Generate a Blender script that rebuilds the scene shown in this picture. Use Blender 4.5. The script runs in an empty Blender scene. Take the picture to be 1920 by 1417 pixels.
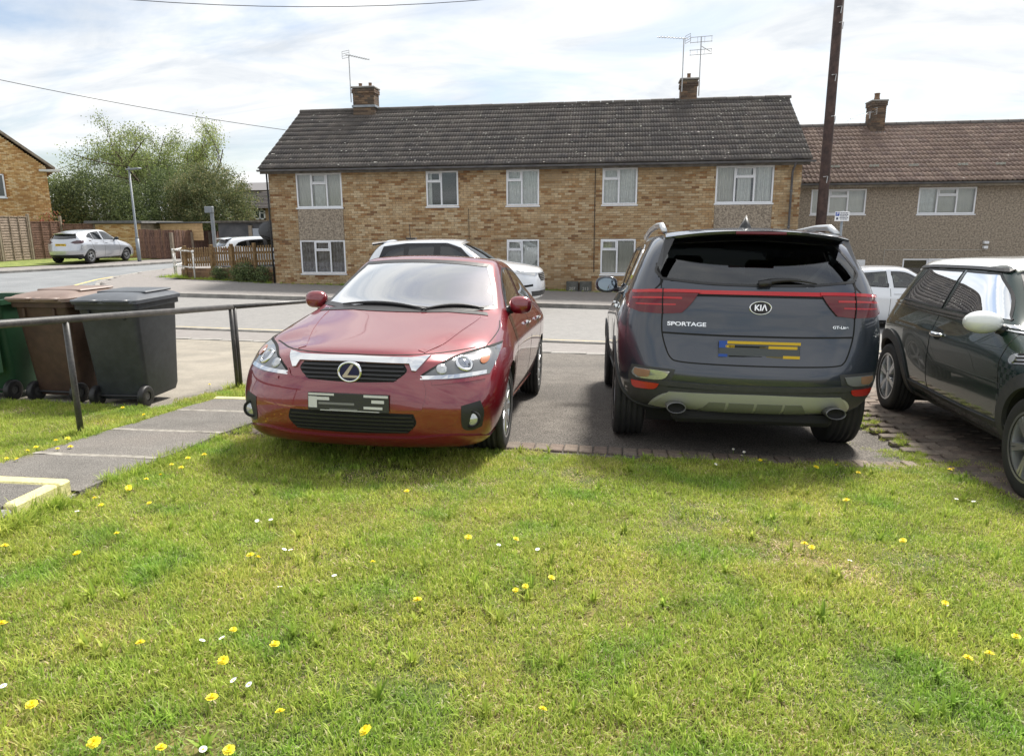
import bpy, bmesh, math, random
from mathutils import Vector, Matrix, Euler, noise
from mathutils.bvhtree import BVHTree
from mathutils.geometry import delaunay_2d_cdt
R = math.radians
PI = math.pi
sc = bpy.context.scene
COL = sc.collection
random.seed(7)

# ------------------------------------------------------------------ camera
PITCH, ROLL, YAW, EYE = math.atan(288 / 1331.0), 0.007, R(8), 1.68
cf = Vector((0, math.cos(PITCH), -math.sin(PITCH)))
cr = Vector((1, 0, 0)); cu = cr.cross(cf)
cr2 = math.cos(ROLL) * cr - math.sin(ROLL) * cu
cu2 = math.sin(ROLL) * cr + math.cos(ROLL) * cu
rz = Matrix.Rotation(YAW, 3, 'Z')
cr2, cu2, cf = rz @ cr2, rz @ cu2, rz @ cf
cam_d = bpy.data.cameras.new('camera'); cam = bpy.data.objects.new('camera', cam_d); COL.objects.link(cam)
cam.matrix_world = Matrix(((cr2.x, cu2.x, -cf.x, 0), (cr2.y, cu2.y, -cf.y, 0), (cr2.z, cu2.z, -cf.z, EYE), (0, 0, 0, 1)))
cam_d.sensor_width = 36; cam_d.lens = 1331.0 / 1920 * 36; cam_d.clip_end = 4000; cam_d.clip_start = 0.05
sc.camera = cam

# ------------------------------------------------------------------ sky, sun, exposure
SUN_AZ, SUN_EL = R(22), R(52)          # azimuth from +Y towards +X
world = bpy.data.worlds.new('World'); sc.world = world; world.use_nodes = True
nt = world.node_tree; nt.nodes.clear()
def N(t, **kw):
    n = nt.nodes.new(t)
    for k, v in kw.items(): setattr(n, k, v)
    return n
out = N('ShaderNodeOutputWorld')
sky = N('ShaderNodeTexSky', sky_type='NISHITA', sun_disc=False, sun_elevation=SUN_EL, sun_rotation=SUN_AZ, air_density=1.0, dust_density=1.5, ozone_density=1.5)
bg1 = N('ShaderNodeBackground'); bg1.inputs[1].default_value = 0.10
nt.links.new(sky.outputs[0], bg1.inputs[0])
tc = N('ShaderNodeTexCoord')
sep = N('ShaderNodeSeparateXYZ'); nt.links.new(tc.outputs['Generated'], sep.inputs[0])
zc = N('ShaderNodeMath', operation='MAXIMUM'); nt.links.new(sep.outputs[2], zc.inputs[0]); zc.inputs[1].default_value = 0.0
za = N('ShaderNodeMath', operation='ADD'); nt.links.new(zc.outputs[0], za.inputs[0]); za.inputs[1].default_value = 0.22
dx = N('ShaderNodeMath', operation='DIVIDE'); nt.links.new(sep.outputs[0], dx.inputs[0]); nt.links.new(za.outputs[0], dx.inputs[1])
dy = N('ShaderNodeMath', operation='DIVIDE'); nt.links.new(sep.outputs[1], dy.inputs[0]); nt.links.new(za.outputs[0], dy.inputs[1])
cmb = N('ShaderNodeCombineXYZ'); nt.links.new(dx.outputs[0], cmb.inputs[0]); nt.links.new(dy.outputs[0], cmb.inputs[1])
mp = N('ShaderNodeMapping'); mp.inputs['Location'].default_value = (5.3, 0.6, 0.0); mp.inputs['Rotation'].default_value = (0, 0, R(-24)); mp.inputs['Scale'].default_value = (0.75, 1.5, 1)
nt.links.new(cmb.outputs[0], mp.inputs[0])
n1 = N('ShaderNodeTexNoise'); n1.inputs['Scale'].default_value = 1.15; n1.inputs['Detail'].default_value = 9; n1.inputs['Roughness'].default_value = 0.56; n1.inputs['Distortion'].default_value = 0.5
nt.links.new(mp.outputs[0], n1.inputs['Vector'])
cov = N('ShaderNodeValToRGB'); cov.color_ramp.elements[0].position = 0.36; cov.color_ramp.elements[1].position = 0.53
cov.color_ramp.elements[0].color = (0.22, 0.22, 0.22, 1); cov.color_ramp.elements[1].color = (1, 1, 1, 1)
nt.links.new(n1.outputs[0], cov.inputs[0])
n2 = N('ShaderNodeTexNoise'); n2.inputs['Scale'].default_value = 2.0; n2.inputs['Detail'].default_value = 8; n2.inputs['Roughness'].default_value = 0.6; n2.inputs['Distortion'].default_value = 0.8
nt.links.new(mp.outputs[0], n2.inputs['Vector'])
shade = N('ShaderNodeValToRGB'); shade.color_ramp.elements[0].position = 0.33; shade.color_ramp.elements[1].position = 0.62
shade.color_ramp.elements[0].color = (0.66, 0.705, 0.76, 1); shade.color_ramp.elements[1].color = (1.0, 1.0, 0.985, 1)
nt.links.new(n2.outputs[0], shade.inputs[0])
bg2 = N('ShaderNodeBackground'); bg2.inputs[1].default_value = 0.79
nt.links.new(shade.outputs[0], bg2.inputs[0])
mixw = N('ShaderNodeMixShader'); nt.links.new(cov.outputs[0], mixw.inputs[0]); nt.links.new(bg1.outputs[0], mixw.inputs[1]); nt.links.new(bg2.outputs[0], mixw.inputs[2])
nt.links.new(mixw.outputs[0], out.inputs[0])

sun_d = bpy.data.lights.new('sun', 'SUN'); sun_d.energy = 4.6; sun_d.angle = R(11); sun_d.color = (1.0, 0.95, 0.87)
sun = bpy.data.objects.new('sun', sun_d); COL.objects.link(sun)
sdir = Vector((math.sin(SUN_AZ) * math.cos(SUN_EL), math.cos(SUN_AZ) * math.cos(SUN_EL), math.sin(SUN_EL)))
sun.rotation_euler = sdir.to_track_quat('Z', 'Y').to_euler(); sun.location = (0, 0, 30)

sc.view_settings.view_transform = 'Standard'; sc.view_settings.look = 'None'
sc.view_settings.exposure = 0.58; sc.view_settings.gamma = 1.0
sc.render.engine = 'CYCLES'
cy = sc.cycles
cy.use_denoising = True; cy.max_bounces = 7; cy.diffuse_bounces = 3; cy.glossy_bounces = 4; cy.transmission_bounces = 4; cy.transparent_max_bounces = 14
cy.caustics_reflective = False; cy.caustics_refractive = False; cy.sample_clamp_indirect = 6

# ------------------------------------------------------------------ helpers
def lin(r, g, b, k=1.0):
    f = lambda c: (c / 255 / 12.92 if c / 255 <= 0.04045 else ((c / 255 + 0.055) / 1.055) ** 2.4) * k
    return (f(r), f(g), f(b), 1)

def tag(o, label=None, cat=None, group=None, kind=None):
    if label: o['label'] = label
    if cat: o['category'] = cat
    if group: o['group'] = group
    if kind: o['kind'] = kind
    return o

def empty(name, loc=(0, 0, 0), rz=0.0):
    o = bpy.data.objects.new(name, None); COL.objects.link(o)
    o.location = loc; o.rotation_euler = (0, 0, rz); o.empty_display_size = 0.1
    return o

def link(name, me, parent=None, mats=None, world=True):
    """world=True: the mesh is in world coordinates; it keeps its place under an unrotated parent."""
    o = bpy.data.objects.new(name, me); COL.objects.link(o)
    if mats is not None:
        for m in (mats if isinstance(mats, (list, tuple)) else [mats]): me.materials.append(m)
    if parent is not None:
        o.parent = parent
        if world: 
            q = parent; off = Vector((0, 0, 0))
            while q is not None: off += q.location; q = q.parent
            o.location = -off
    return o

class MB:
    def __init__(s): s.v = []; s.f = []; s.m = []; s.c = []
    def add(s, vs, fs, mi=0, col=None):
        b = len(s.v); s.v += [tuple(p) for p in vs]
        s.f += [tuple(i + b for i in f) for f in fs]; s.m += [mi] * len(fs)
        s.c += [col or (1, 1, 1, 1)] * len(vs)
    def box(s, x0, x1, y0, y1, z0, z1, mi=0, col=None, mtx=None):
        vs = [Vector(p) for p in ((x0, y0, z0), (x1, y0, z0), (x1, y1, z0), (x0, y1, z0), (x0, y0, z1), (x1, y0, z1), (x1, y1, z1), (x0, y1, z1))]
        if mtx is not None: vs = [mtx @ p for p in vs]
        s.add(vs, [(3, 2, 1, 0), (4, 5, 6, 7), (0, 1, 5, 4), (1, 2, 6, 5), (2, 3, 7, 6), (3, 0, 4, 7)], mi, col)
    def bbox(s, x0, x1, y0, y1, z0, z1, b, mi=0, col=None, mtx=None):
        """box with chamfered edges"""
        vs = []; 
        for sx, X, ix in ((-1, x0, 1), (1, x1, -1)):
            for sy, Y, iy in ((-1, y0, 1), (1, y1, -1)):
                for sz, Z, iz in ((-1, z0, 1), (1, z1, -1)):
                    vs += [Vector((X, Y + iy * b, Z + iz * b)), Vector((X + ix * b, Y, Z + iz * b)), Vector((X + ix * b, Y + iy * b, Z))]
        if mtx is not None: vs = [mtx @ p for p in vs]
        bm = bmesh.new()
        for p in vs: bm.verts.new(p)
        r = bmesh.ops.convex_hull(bm, input=bm.verts[:])
        bm.verts.index_update()
        s.add([v.co.copy() for v in bm.verts], [tuple(v.index for v in f.verts) for f in bm.faces], mi, col)
        bm.free()
    def tube(s, path, r, seg=8, mi=0, col=None, cap=True):
        path = [Vector(p) for p in path]; n = len(path)
        rs = r if isinstance(r, (list, tuple)) else [r] * n
        vs = []; fs = []; ref = None
        for i, p in enumerate(path):
            d = (path[min(i + 1, n - 1)] - path[max(i - 1, 0)])
            d = d.normalized() if d.length > 1e-9 else Vector((0, 0, 1))
            if ref is None: ref = d.orthogonal().normalized()
            a = (ref - d * ref.dot(d)); a = a.normalized() if a.length > 1e-6 else d.orthogonal().normalized()
            ref = a; b = d.cross(a)
            for k in range(seg):
                t = 2 * PI * k / seg
                vs.append(p + (a * math.cos(t) + b * math.sin(t)) * rs[i])
        for i in range(n - 1):
            for k in range(seg):
                k2 = (k + 1) % seg
                fs.append((i * seg + k, i * seg + k2, (i + 1) * seg + k2, (i + 1) * seg + k))
        if cap:
            fs.append(tuple(range(seg))[::-1]); fs.append(tuple((n - 1) * seg + k for k in range(seg)))
        s.add(vs, fs, mi, col)
    def lathe(s, prof, seg=32, mtx=None, mi=0, col=None, a0=0, a1=2 * PI):
        """prof (r, h): axis along local X"""
        full = abs(a1 - a0 - 2 * PI) < 1e-6; n = seg if full else seg + 1
        vs = []; fs = []
        for (r, h) in prof:
            for k in range(n):
                t = a0 + (a1 - a0) * k / seg
                vs.append(Vector((h, r * math.cos(t), r * math.sin(t))))
        if mtx is not None: vs = [mtx @ p for p in vs]
        for i in range(len(prof) - 1):
            for k in range(seg):
                k2 = (k + 1) % n
                fs.append((i * n + k, i * n + k2, (i + 1) * n + k2, (i + 1) * n + k))
        s.add(vs, fs, mi, col)
    def mesh(s, name, smooth=False, attr=False):
        me = bpy.data.meshes.new(name); me.from_pydata(s.v, [], s.f); me.update()
        if any(s.m): me.polygons.foreach_set('material_index', s.m)
        if smooth: me.polygons.foreach_set('use_smooth', [True] * len(me.polygons))
        if attr:
            a = me.color_attributes.new('col', 'FLOAT_COLOR', 'POINT')
            a.data.foreach_set('color', [x for c in s.c for x in c])
        return me
    def build(s, name, mats, parent=None, smooth=False, attr=False, world=True, angle=None):
        me = s.mesh(name, smooth, attr)
        o = link(name, me, parent, mats, world)
        if angle is not None:
            me.polygons.foreach_set('use_smooth', [True] * len(me.polygons))
            bm = bmesh.new(); bm.from_mesh(me)
            for e in bm.edges:
                if len(e.link_faces) == 2 and e.calc_face_angle(0) > R(angle): e.smooth = False
            bm.to_mesh(me); bm.free()
        return o

def copy_tree(o, parent=None):
    c = o.copy(); COL.objects.link(c)
    if parent is not None: c.parent = parent
    for ch in [x for x in o.children]: copy_tree(ch, c)
    return c

# ------------------------------------------------------------------ materials
MATS = {}
def mat(name, c1, c2=None, scale=6.0, rough=0.6, metal=0.0, bump=0.0, bscale=80.0, coat=0.0, spec=0.5, attr=False, detail=6.0, lo=0.35, hi=0.65, c3=None, s3=1.0, trans=0.0, sheen=0.0, fine=None):
    if name in MATS: return MATS[name]
    m = bpy.data.materials.new(name); m.use_nodes = True; t = m.node_tree; n = t.nodes; b = n['Principled BSDF']
    b.inputs['Roughness'].default_value = rough; b.inputs['Metallic'].default_value = metal
    b.inputs['Specular IOR Level'].default_value = spec
    b.inputs['Coat Weight'].default_value = coat; b.inputs['Coat Roughness'].default_value = 0.02
    c1 = tuple(c1)[:3] + (1,)
    tcn = n.new('ShaderNodeTexCoord')
    src = None
    if attr:
        a = n.new('ShaderNodeAttribute'); a.attribute_name = 'col'; src = a.outputs['Color']
    if c2 is not None:
        c2 = tuple(c2)[:3] + (1,)
        nz = n.new('ShaderNodeTexNoise'); nz.inputs['Scale'].default_value = scale; nz.inputs['Detail'].default_value = detail; nz.inputs['Roughness'].default_value = 0.6
        t.links.new(tcn.outputs['Object'], nz.inputs['Vector'])
        rp = n.new('ShaderNodeValToRGB'); rp.color_ramp.elements[0].position = lo; rp.color_ramp.elements[1].position = hi
        rp.color_ramp.elements[0].color = c1; rp.color_ramp.elements[1].color = c2
        t.links.new(nz.outputs[0], rp.inputs[0]); cur = rp.outputs[0]
        if c3 is not None:
            nz3 = n.new('ShaderNodeTexNoise'); nz3.inputs['Scale'].default_value = s3; nz3.inputs['Detail'].default_value = 4
            t.links.new(tcn.outputs['Object'], nz3.inputs['Vector'])
            r3 = n.new('ShaderNodeValToRGB'); r3.color_ramp.elements[0].position = 0.45; r3.color_ramp.elements[1].position = 0.65
            r3.color_ramp.elements[0].color = (0, 0, 0, 1); r3.color_ramp.elements[1].color = (1, 1, 1, 1)
            t.links.new(nz3.outputs[0], r3.inputs[0])
            mx3 = n.new('ShaderNodeMix'); mx3.data_type = 'RGBA'; t.links.new(r3.outputs[0], mx3.inputs[0]); t.links.new(cur, mx3.inputs[6]); mx3.inputs[7].default_value = tuple(c3)[:3] + (1,)
            cur = mx3.outputs[2]
        if fine is not None:   # fine speckle multiplied in: (scale, amount)
            nf = n.new('ShaderNodeTexNoise'); nf.inputs['Scale'].default_value = fine[0]; nf.inputs['Detail'].default_value = 3
            t.links.new(tcn.outputs['Object'], nf.inputs['Vector'])
            rf = n.new('ShaderNodeMapRange'); rf.inputs[1].default_value = 0.35; rf.inputs[2].default_value = 0.65; rf.inputs[3].default_value = 1 - fine[1]; rf.inputs[4].default_value = 1 + fine[1]
            t.links.new(nf.outputs[0], rf.inputs[0])
            mf = n.new('ShaderNodeMix'); mf.data_type = 'RGBA'; mf.blend_type = 'MULTIPLY'; mf.inputs[0].default_value = 1
            t.links.new(cur, mf.inputs[6]); t.links.new(rf.outputs[0], mf.inputs[7]); cur = mf.outputs[2]
        if src is not None:
            mx = n.new('ShaderNodeMix'); mx.data_type = 'RGBA'; mx.blend_type = 'MULTIPLY'; mx.inputs[0].default_value = 1.0
            t.links.new(src, mx.inputs[6]); t.links.new(cur, mx.inputs[7]); cur = mx.outputs[2]
        t.links.new(cur, b.inputs['Base Color'])
    elif src is not None: t.links.new(src, b.inputs['Base Color'])
    else: b.inputs['Base Color'].default_value = c1
    if bump > 0:
        nb = n.new('ShaderNodeTexNoise'); nb.inputs['Scale'].default_value = bscale; nb.inputs['Detail'].default_value = 4
        t.links.new(tcn.outputs['Object'], nb.inputs['Vector'])
        bp = n.new('ShaderNodeBump'); bp.inputs['Strength'].default_value = bump; bp.inputs['Distance'].default_value = 0.01
        t.links.new(nb.outputs[0], bp.inputs['Height']); t.links.new(bp.outputs[0], b.inputs['Normal'])
    MATS[name] = m
    return m

def glass(name, tint=(0.55, 0.6, 0.58), refl=1.0, ior=1.5, dirt=0.0):
    """thin pane: fresnel mirror over a tinted see-through"""
    if name in MATS: return MATS[name]
    m = bpy.data.materials.new(name); m.use_nodes = True; t = m.node_tree; n = t.nodes; n.clear()
    o = n.new('ShaderNodeOutputMaterial'); tr = n.new('ShaderNodeBsdfTransparent'); tr.inputs[0].default_value = tuple(tint) + (1,)
    gl = n.new('ShaderNodeBsdfGlossy'); gl.inputs['Roughness'].default_value = 0.01; gl.inputs[0].default_value = (0.95, 0.97, 1, 1)
    fr = n.new('ShaderNodeFresnel'); fr.inputs[0].default_value = ior
    ma = n.new('ShaderNodeMath'); ma.operation = 'MULTIPLY'; ma.use_clamp = True; ma.inputs[1].default_value = refl
    mx = n.new('ShaderNodeMixShader')
    t.links.new(fr.outputs[0], ma.inputs[0]); t.links.new(ma.outputs[0], mx.inputs[0]); t.links.new(tr.outputs[0], mx.inputs[1]); t.links.new(gl.outputs[0], mx.inputs[2])
    last = mx
    if dirt > 0:
        df = n.new('ShaderNodeBsdfDiffuse'); df.inputs[0].default_value = (0.5, 0.48, 0.44, 1)
        m2 = n.new('ShaderNodeMixShader'); m2.inputs[0].default_value = dirt
        t.links.new(mx.outputs[0], m2.inputs[1]); t.links.new(df.outputs[0], m2.inputs[2]); last = m2
    t.links.new(last.outputs[0], o.inputs[0])
    MATS[name] = m
    return m

# ground heights: the drive falls from the lawn to the street, the street falls to the right
def gz(X, Y):
    Xc = max(-40, min(30, X))
    if Y < 3: return 0.42 - 0.225 - 0.02 * Xc + 0.03 * (3 - max(Y, -6))
    if Y < 14.13:
        z = 0.42 - 0.075 * Y - 0.02 * Xc
        if X > 1.9 and Y > 3.6:      # flatter paved strip on the right of the drive
            t = min(1, (X - 1.9) / .6); t = t * t * (3 - 2 * t)
            z += t * (.04 * (min(Y, 7.5) - 3.6)) * (1 if Y < 7.5 else max(0, 1 - (Y - 7.5) / 4))
        return z
    return -0.64 - 0.02 * Xc
# ------------------------------------------------------------------ ground, street, drive
m_earth = mat('earth_base', lin(92, 84, 66), lin(110, 104, 80), scale=1.2, rough=0.95)
m_asph = mat('asphalt_street', (0.205, 0.20, 0.195), (0.245, 0.238, 0.23), scale=7, rough=0.85, bump=0.5, bscale=160, fine=(260, 0.28))
m_side = mat('asphalt_side_street', (0.17, 0.18, 0.19), (0.22, 0.23, 0.24), scale=0.9, rough=0.85, bump=0.4, bscale=140, fine=(200, 0.22))
m_pave = mat('asphalt_pavement', (0.21, 0.195, 0.185), (0.25, 0.232, 0.222), scale=5, rough=0.9, bump=0.5, bscale=150, fine=(240, 0.25))
m_drive = mat('asphalt_drive', (0.115, 0.103, 0.090), (0.16, 0.144, 0.126), scale=5, rough=0.9, bump=0.9, bscale=110, fine=(95, 0.75), c3=(0.10, 0.09, 0.08), s3=0.9)
m_conc = mat('concrete_apron', (0.25, 0.225, 0.185), (0.31, 0.28, 0.232), scale=3, rough=0.9, bump=0.5, bscale=130, fine=(170, 0.35), c3=(0.225, 0.205, 0.172), s3=1.6)
m_kerb = mat('kerb_concrete', (0.20, 0.19, 0.18), (0.34, 0.325, 0.30), scale=3, rough=0.9, bump=0.3, bscale=60, fine=(120, 0.2))
m_path = mat('path_asphalt', (0.14, 0.131, 0.12), (0.185, 0.174, 0.16), scale=3.2, rough=0.92, bump=0.8, bscale=170, fine=(180, 0.6), c3=(0.19, 0.172, 0.155), s3=1.1)
m_yel = mat('worn_yellow_paint', lin(206, 190, 140), lin(225, 196, 92), scale=5, rough=0.8, fine=(90, 0.25))
m_yel2 = mat('pale_yellow_paint', lin(222, 216, 158), lin(204, 196, 140), scale=9, rough=0.75, bump=0.3, bscale=70, fine=(80, 0.15))
m_white_p = mat('worn_white_paint', lin(205, 203, 196), lin(165, 162, 155), scale=6, rough=0.8)
m_cem = mat('cement_joint', lin(160, 156, 147), lin(126, 121, 113), scale=20, rough=0.9)
m_soil = mat('lawn_soil', lin(88, 84, 42), lin(120, 110, 62), scale=5, rough=0.95, c3=lin(70, 84, 32), s3=1.5, fine=(60, 0.4))

def sheet(name, x0, x1, y0, y1, dz, m, step=0.5, inside=None, zf=None):
    """a sheet that follows the ground height; inside(x, y) may cut cells away"""
    nx = max(1, round((x1 - x0) / step)); ny = max(1, round((y1 - y0) / step)); mb = MB(); idx = {}
    zf = zf or gz
    def V(i, j):
        if (i, j) not in idx:
            x = x0 + (x1 - x0) * i / nx; y = y0 + (y1 - y0) * j / ny
            idx[(i, j)] = len(mb.v); mb.v.append((x, y, zf(x, y) + dz)); mb.c.append((1, 1, 1, 1))
        return idx[(i, j)]
    for i in range(nx):
        for j in range(ny):
            xm = x0 + (x1 - x0) * (i + .5) / nx; ym = y0 + (y1 - y0) * (j + .5) / ny
            if inside is None or inside(xm, ym):
                mb.f.append((V(i, j), V(i + 1, j), V(i + 1, j + 1), V(i, j + 1))); mb.m.append(0)
    return tag(mb.build(name, m, smooth=True), kind='structure')

# base ground to the horizon
mb = MB(); ys = [-60, -20, -6, 0, 3, 14.13, 40, 80, 200, 900]; xs = [-900, -200, -80, -40, -20, 0, 20, 30, 80, 200, 900]
for j in range(len(ys)):
    for i in range(len(xs)): mb.v.append((xs[i], ys[j], gz(xs[i], ys[j]) - 0.035)); mb.c.append((1, 1, 1, 1))
for j in range(len(ys) - 1):
    for i in range(len(xs) - 1):
        a = j * len(xs) + i; mb.f.append((a, a + 1, a + 1 + len(xs), a + len(xs))); mb.m.append(0)
tag(mb.build('ground', m_earth), kind='structure')

def lawn_z(x, y):
    return gz(x, y) + 0.010 * noise.noise((x * 1.3, y * 1.3, 0)) + 0.006 * noise.noise((x * 4, y * 4, 3))
# edge of the right-hand lawn against the drive
def lawn_top(x):
    w = 0.05 * noise.noise((x * 2.1, 5.2, 0)) + 0.025 * noise.noise((x * 7, 1.2, 0))
    if x < .30: return 4.915 + w * .6
    if x < 1.75: return 5.06 + w
    if x < 2.25: return 5.06 + (x - 1.75) * 0.2 + w
    return 5.15 - (x - 2.25) * 5.2 + w
def in_lawn(x, y):
    if y < -1.5: return False
    if x > -2.88 + 0.03 * noise.noise((y * 3, 0, 7)): 
        return y < lawn_top(x) and not (x < -2.86 and y > 3.0 and False)
    if x < -3.80 + 0.03 * noise.noise((y * 3, 2, 7)):
        if y < 5.72: return True
        return x > -4.05 and y < 6.95
    return y > 6.42 and y < 6.95 and x < -3.3
sheet('lawn', -7.5, 3.4, -1.5, 7.0, 0.0, m_soil, 0.06, in_lawn, lawn_z)

sheet('drive', -2.86, 4.6, 4.4, 11.85, -0.012, m_drive, 0.6)
sheet('concrete_apron', -12.0, -2.86, 5.6, 11.85, -0.014, m_conc, 0.6)
ed = MB()   # pale edging between drive and pavement
for i in range(34):
    x = -13 + i * 0.6
    ed.bbox(x + .004, x + .596, 11.85, 11.97, gz(x, 11.9) - .1, gz(x + .3, 11.9) + .004, 0.006)
tag(ed.build('drive_edging', m_kerb), kind='structure')
sheet('near_pavement', -26, 26, 11.97, 13.75, -0.010, m_pave, 1.0)
sheet('road', -60, 60, 14.0, 19.9, -0.012, m_asph, 1.2)
def kerb_line(name, pts, h, w=0.125, m=None, lower=0.25):
    root = None
    k = 0
    for (a, b) in zip(pts[:-1], pts[1:]):
        a = Vector(a); b = Vector(b); L = (b - a).length; n = max(1, round(L / 0.915))
        for i in range(n):
            p = a.lerp(b, i / n); q = a.lerp(b, (i + 1) / n); d = (q - p).normalized(); nn = Vector((-d.y, d.x))
            c = MB()
            z0, z1 = gz(p.x, p.y), gz(q.x, q.y); g = d * 0.004
            vs = []
            for (pt, z) in ((p + g, z0), (q - g, z1)):
                for (o, hh) in ((-w / 2, -lower), (-w / 2, h - .02), (-w / 2 + .02, h), (w / 2, h), (w / 2, -lower)):
                    vs.append((pt.x + nn.x * o, pt.y + nn.y * o, z + hh))
            c.add(vs, [(0, 1, 6, 5), (1, 2, 7, 6), (2, 3, 8, 7), (3, 4, 9, 8), (0, 4, 3, 2, 1), (5, 6, 7, 8, 9)])
            if root is None:
                root = empty(name, (p.x, p.y, z0)); tag(root, kind='structure')
            c.build('kerb_stone', m or m_kerb, root); k += 1
    return root
kerb_line('near_kerb', [(-20, 13.87), (20, 13.87)], 0.03)
# far pavement with the rounded junction corner
FAR_Y = 19.95
corner = [(-12.6, FAR_Y), (-14.2, 20.05), (-15.4, 20.35), (-16.6, 21.2), (-17.8, 22.9), (-18.8, 25.2), (-19.4, 27.8), (-19.8, 32), (-20.2, 44)]
def on_pave(x, y):
    if y < FAR_Y: return False
    if x > -12.6: return y < 24.4
    for (a, b) in zip(corner[:-1], corner[1:]):
        if a[1] <= y <= b[1]:
            xe = a[0] + (b[0] - a[0]) * (y - a[1]) / max(1e-6, b[1] - a[1]); return x > xe and (y < 24.6 or x < -16.3)
    return False
sheet('far_pavement', -20.4, 24, FAR_Y, 44, 0.095, m_pave, 0.35, on_pave)
kerb_line('far_kerb', [(24, FAR_Y - .03)] + [(-12.6, FAR_Y - .03)] + [(x - .05, y - .03) for x, y in corner[1:]], 0.105)
sheet('side_street', -60, -12, 19.9, 46, -0.008, m_side, 1.5)
# yellow lines
def ribbon(name, pts, w, m, dz=-0.004):
    mb = MB(); P = [Vector(p) for p in pts]
    Q = []
    for a, b in zip(P[:-1], P[1:]):
        n = max(1, int((b - a).length / 0.4)); Q += [a.lerp(b, i / n) for i in range(n)]
    Q.append(P[-1])
    for i, p in enumerate(Q):
        d = (Q[min(i + 1, len(Q) - 1)] - Q[max(0, i - 1)]).normalized(); nn = Vector((-d.y, d.x))
        for s in (-.5, .5):
            q = p + nn * s * w; mb.v.append((q.x, q.y, gz(q.x, q.y) + dz)); mb.c.append((1, 1, 1, 1))
    for i in range(len(Q) - 1): mb.f.append((2 * i, 2 * i + 2, 2 * i + 3, 2 * i + 1)); mb.m.append(0)
    return tag(mb.build(name, m), kind='structure')
ribbon('yellow_line_marking', [(-20, 14.25), (20, 14.25)], 0.08, m_yel)
ribbon('yellow_line_marking', [(-15.0, 19.55), (-16.2, 20.0), (-17.3, 20.8), (-18.4, 22.4), (-19.3, 24.6), (-19.9, 27)], 0.11, m_yel)
# far side of the side street: kerb, strip of pavement, grass verge at the fences
m_verge = mat('verge_grass', lin(96, 112, 48), lin(132, 140, 72), scale=3, rough=0.95, bump=1.0, bscale=40, fine=(25, 0.4))
vp = [(-27.5, 14.2), (-25.6, 22.0), (-24.85, 26.0), (-23.95, 29.0), (-23.2, 32.0), (-22.7, 35.0), (-22.0, 40.0), (-21.4, 48.0)]
def strip(name, pts, w0, w1, dz, m):
    mb = MB()
    for i, p in enumerate(pts):
        a, b = Vector(pts[max(0, i - 1)]), Vector(pts[min(len(pts) - 1, i + 1)]); d = (b - a).normalized(); nn = Vector((-d.y, d.x))
        for w in (w0, w1):
            q = Vector(p) + nn * w; mb.v.append((q.x, q.y, gz(q.x, q.y) + dz)); mb.c.append((1, 1, 1, 1))
    for i in range(len(pts) - 1): mb.f.append((2 * i, 2 * i + 2, 2 * i + 3, 2 * i + 1)); mb.m.append(0)
    return tag(mb.build(name, m), kind='structure')
strip('side_pavement', vp, .06, 1.9, .095, m_pave)
strip('grass_verge', vp, 1.9, 8.0, .125, m_verge)
kerb_line('verge_kerb', vp, 0.105)

# ---- path of asphalt bays with cement joints, step and yellow nosing
PX0, PX1 = -3.80, -2.88
ybays = [3.30, 4.03, 4.80, 5.62, 6.24]
path = empty('path', (-3.3, 5, gz(-3.3, 5))); tag(path, kind='structure')
for a, b in zip(ybays[:-1], ybays[1:]):
    mb = MB(); n = 6
    jx = lambda y: (PX0 + 0.02 * noise.noise((y * 2, 1, 1)), PX1 + 0.02 * noise.noise((y * 2, 4, 1)))
    for k in range(n + 1):
        y = a + .018 + (b - a - .036) * k / n; l, r_ = jx(y)
        z = gz(-3.3, y) + .028
        for (x, zz) in ((l, z - .12), (l, z), (l + .3 * (r_ - l), z + .004), (l + .7 * (r_ - l), z + .004), (r_, z), (r_, z - .12)): mb.v.append((x, y, zz)); mb.c.append((1, 1, 1, 1))
    for k in range(n):
        for q in range(5): mb.f.append((k * 6 + q, k * 6 + q + 1, (k + 1) * 6 + q + 1, (k + 1) * 6 + q)); mb.m.append(0)
    mb.build('path_bay', m_path, path)
mb = MB(); mb.add([(PX0 + .01, 3.2, gz(-3.3, 3.2) + .012), (PX1 - .004, 3.2, gz(-3.3, 3.2) + .012), (PX1 - .004, 6.24, gz(-3.3, 6.24) + .012), (PX0 + .01, 6.24, gz(-3.3, 6.24) + .012), (PX0 + .01, 3.2, -.2), (PX1 - .01, 3.2, -.2), (PX1 - .01, 6.24, -.2), (PX0 + .01, 6.24, -.2)], [(0, 1, 2, 3), (1, 5, 6, 2), (3, 7, 4, 0)]); mb.build('path_bed', m_cem, path)
for y in ybays[1:-1]:
    mb = MB()
    for k in range(13):
        x = PX0 + .01 + (PX1 - PX0 - .02) * k / 12; w = .022 + .016 * noise.noise((x * 9, y, 0)); yy = y + .012 * noise.noise((x * 5, y, 4))
        for s in (-1, 1): mb.v.append((x, yy + s * w, gz(-3.3, y) + .0335)); mb.c.append((1, 1, 1, 1))
    for k in range(12): mb.f.append((2 * k, 2 * k + 2, 2 * k + 3, 2 * k + 1)); mb.m.append(0)
    mb.build('joint', m_cem, path)
mb = MB(); mb.bbox(PX0 - .02, -2.6, 6.24, 6.32, gz(-3.3, 6.3) - .2, gz(-3.3, 6.3) + .036, .008); mb.build('nosing', m_yel2, path)
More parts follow.
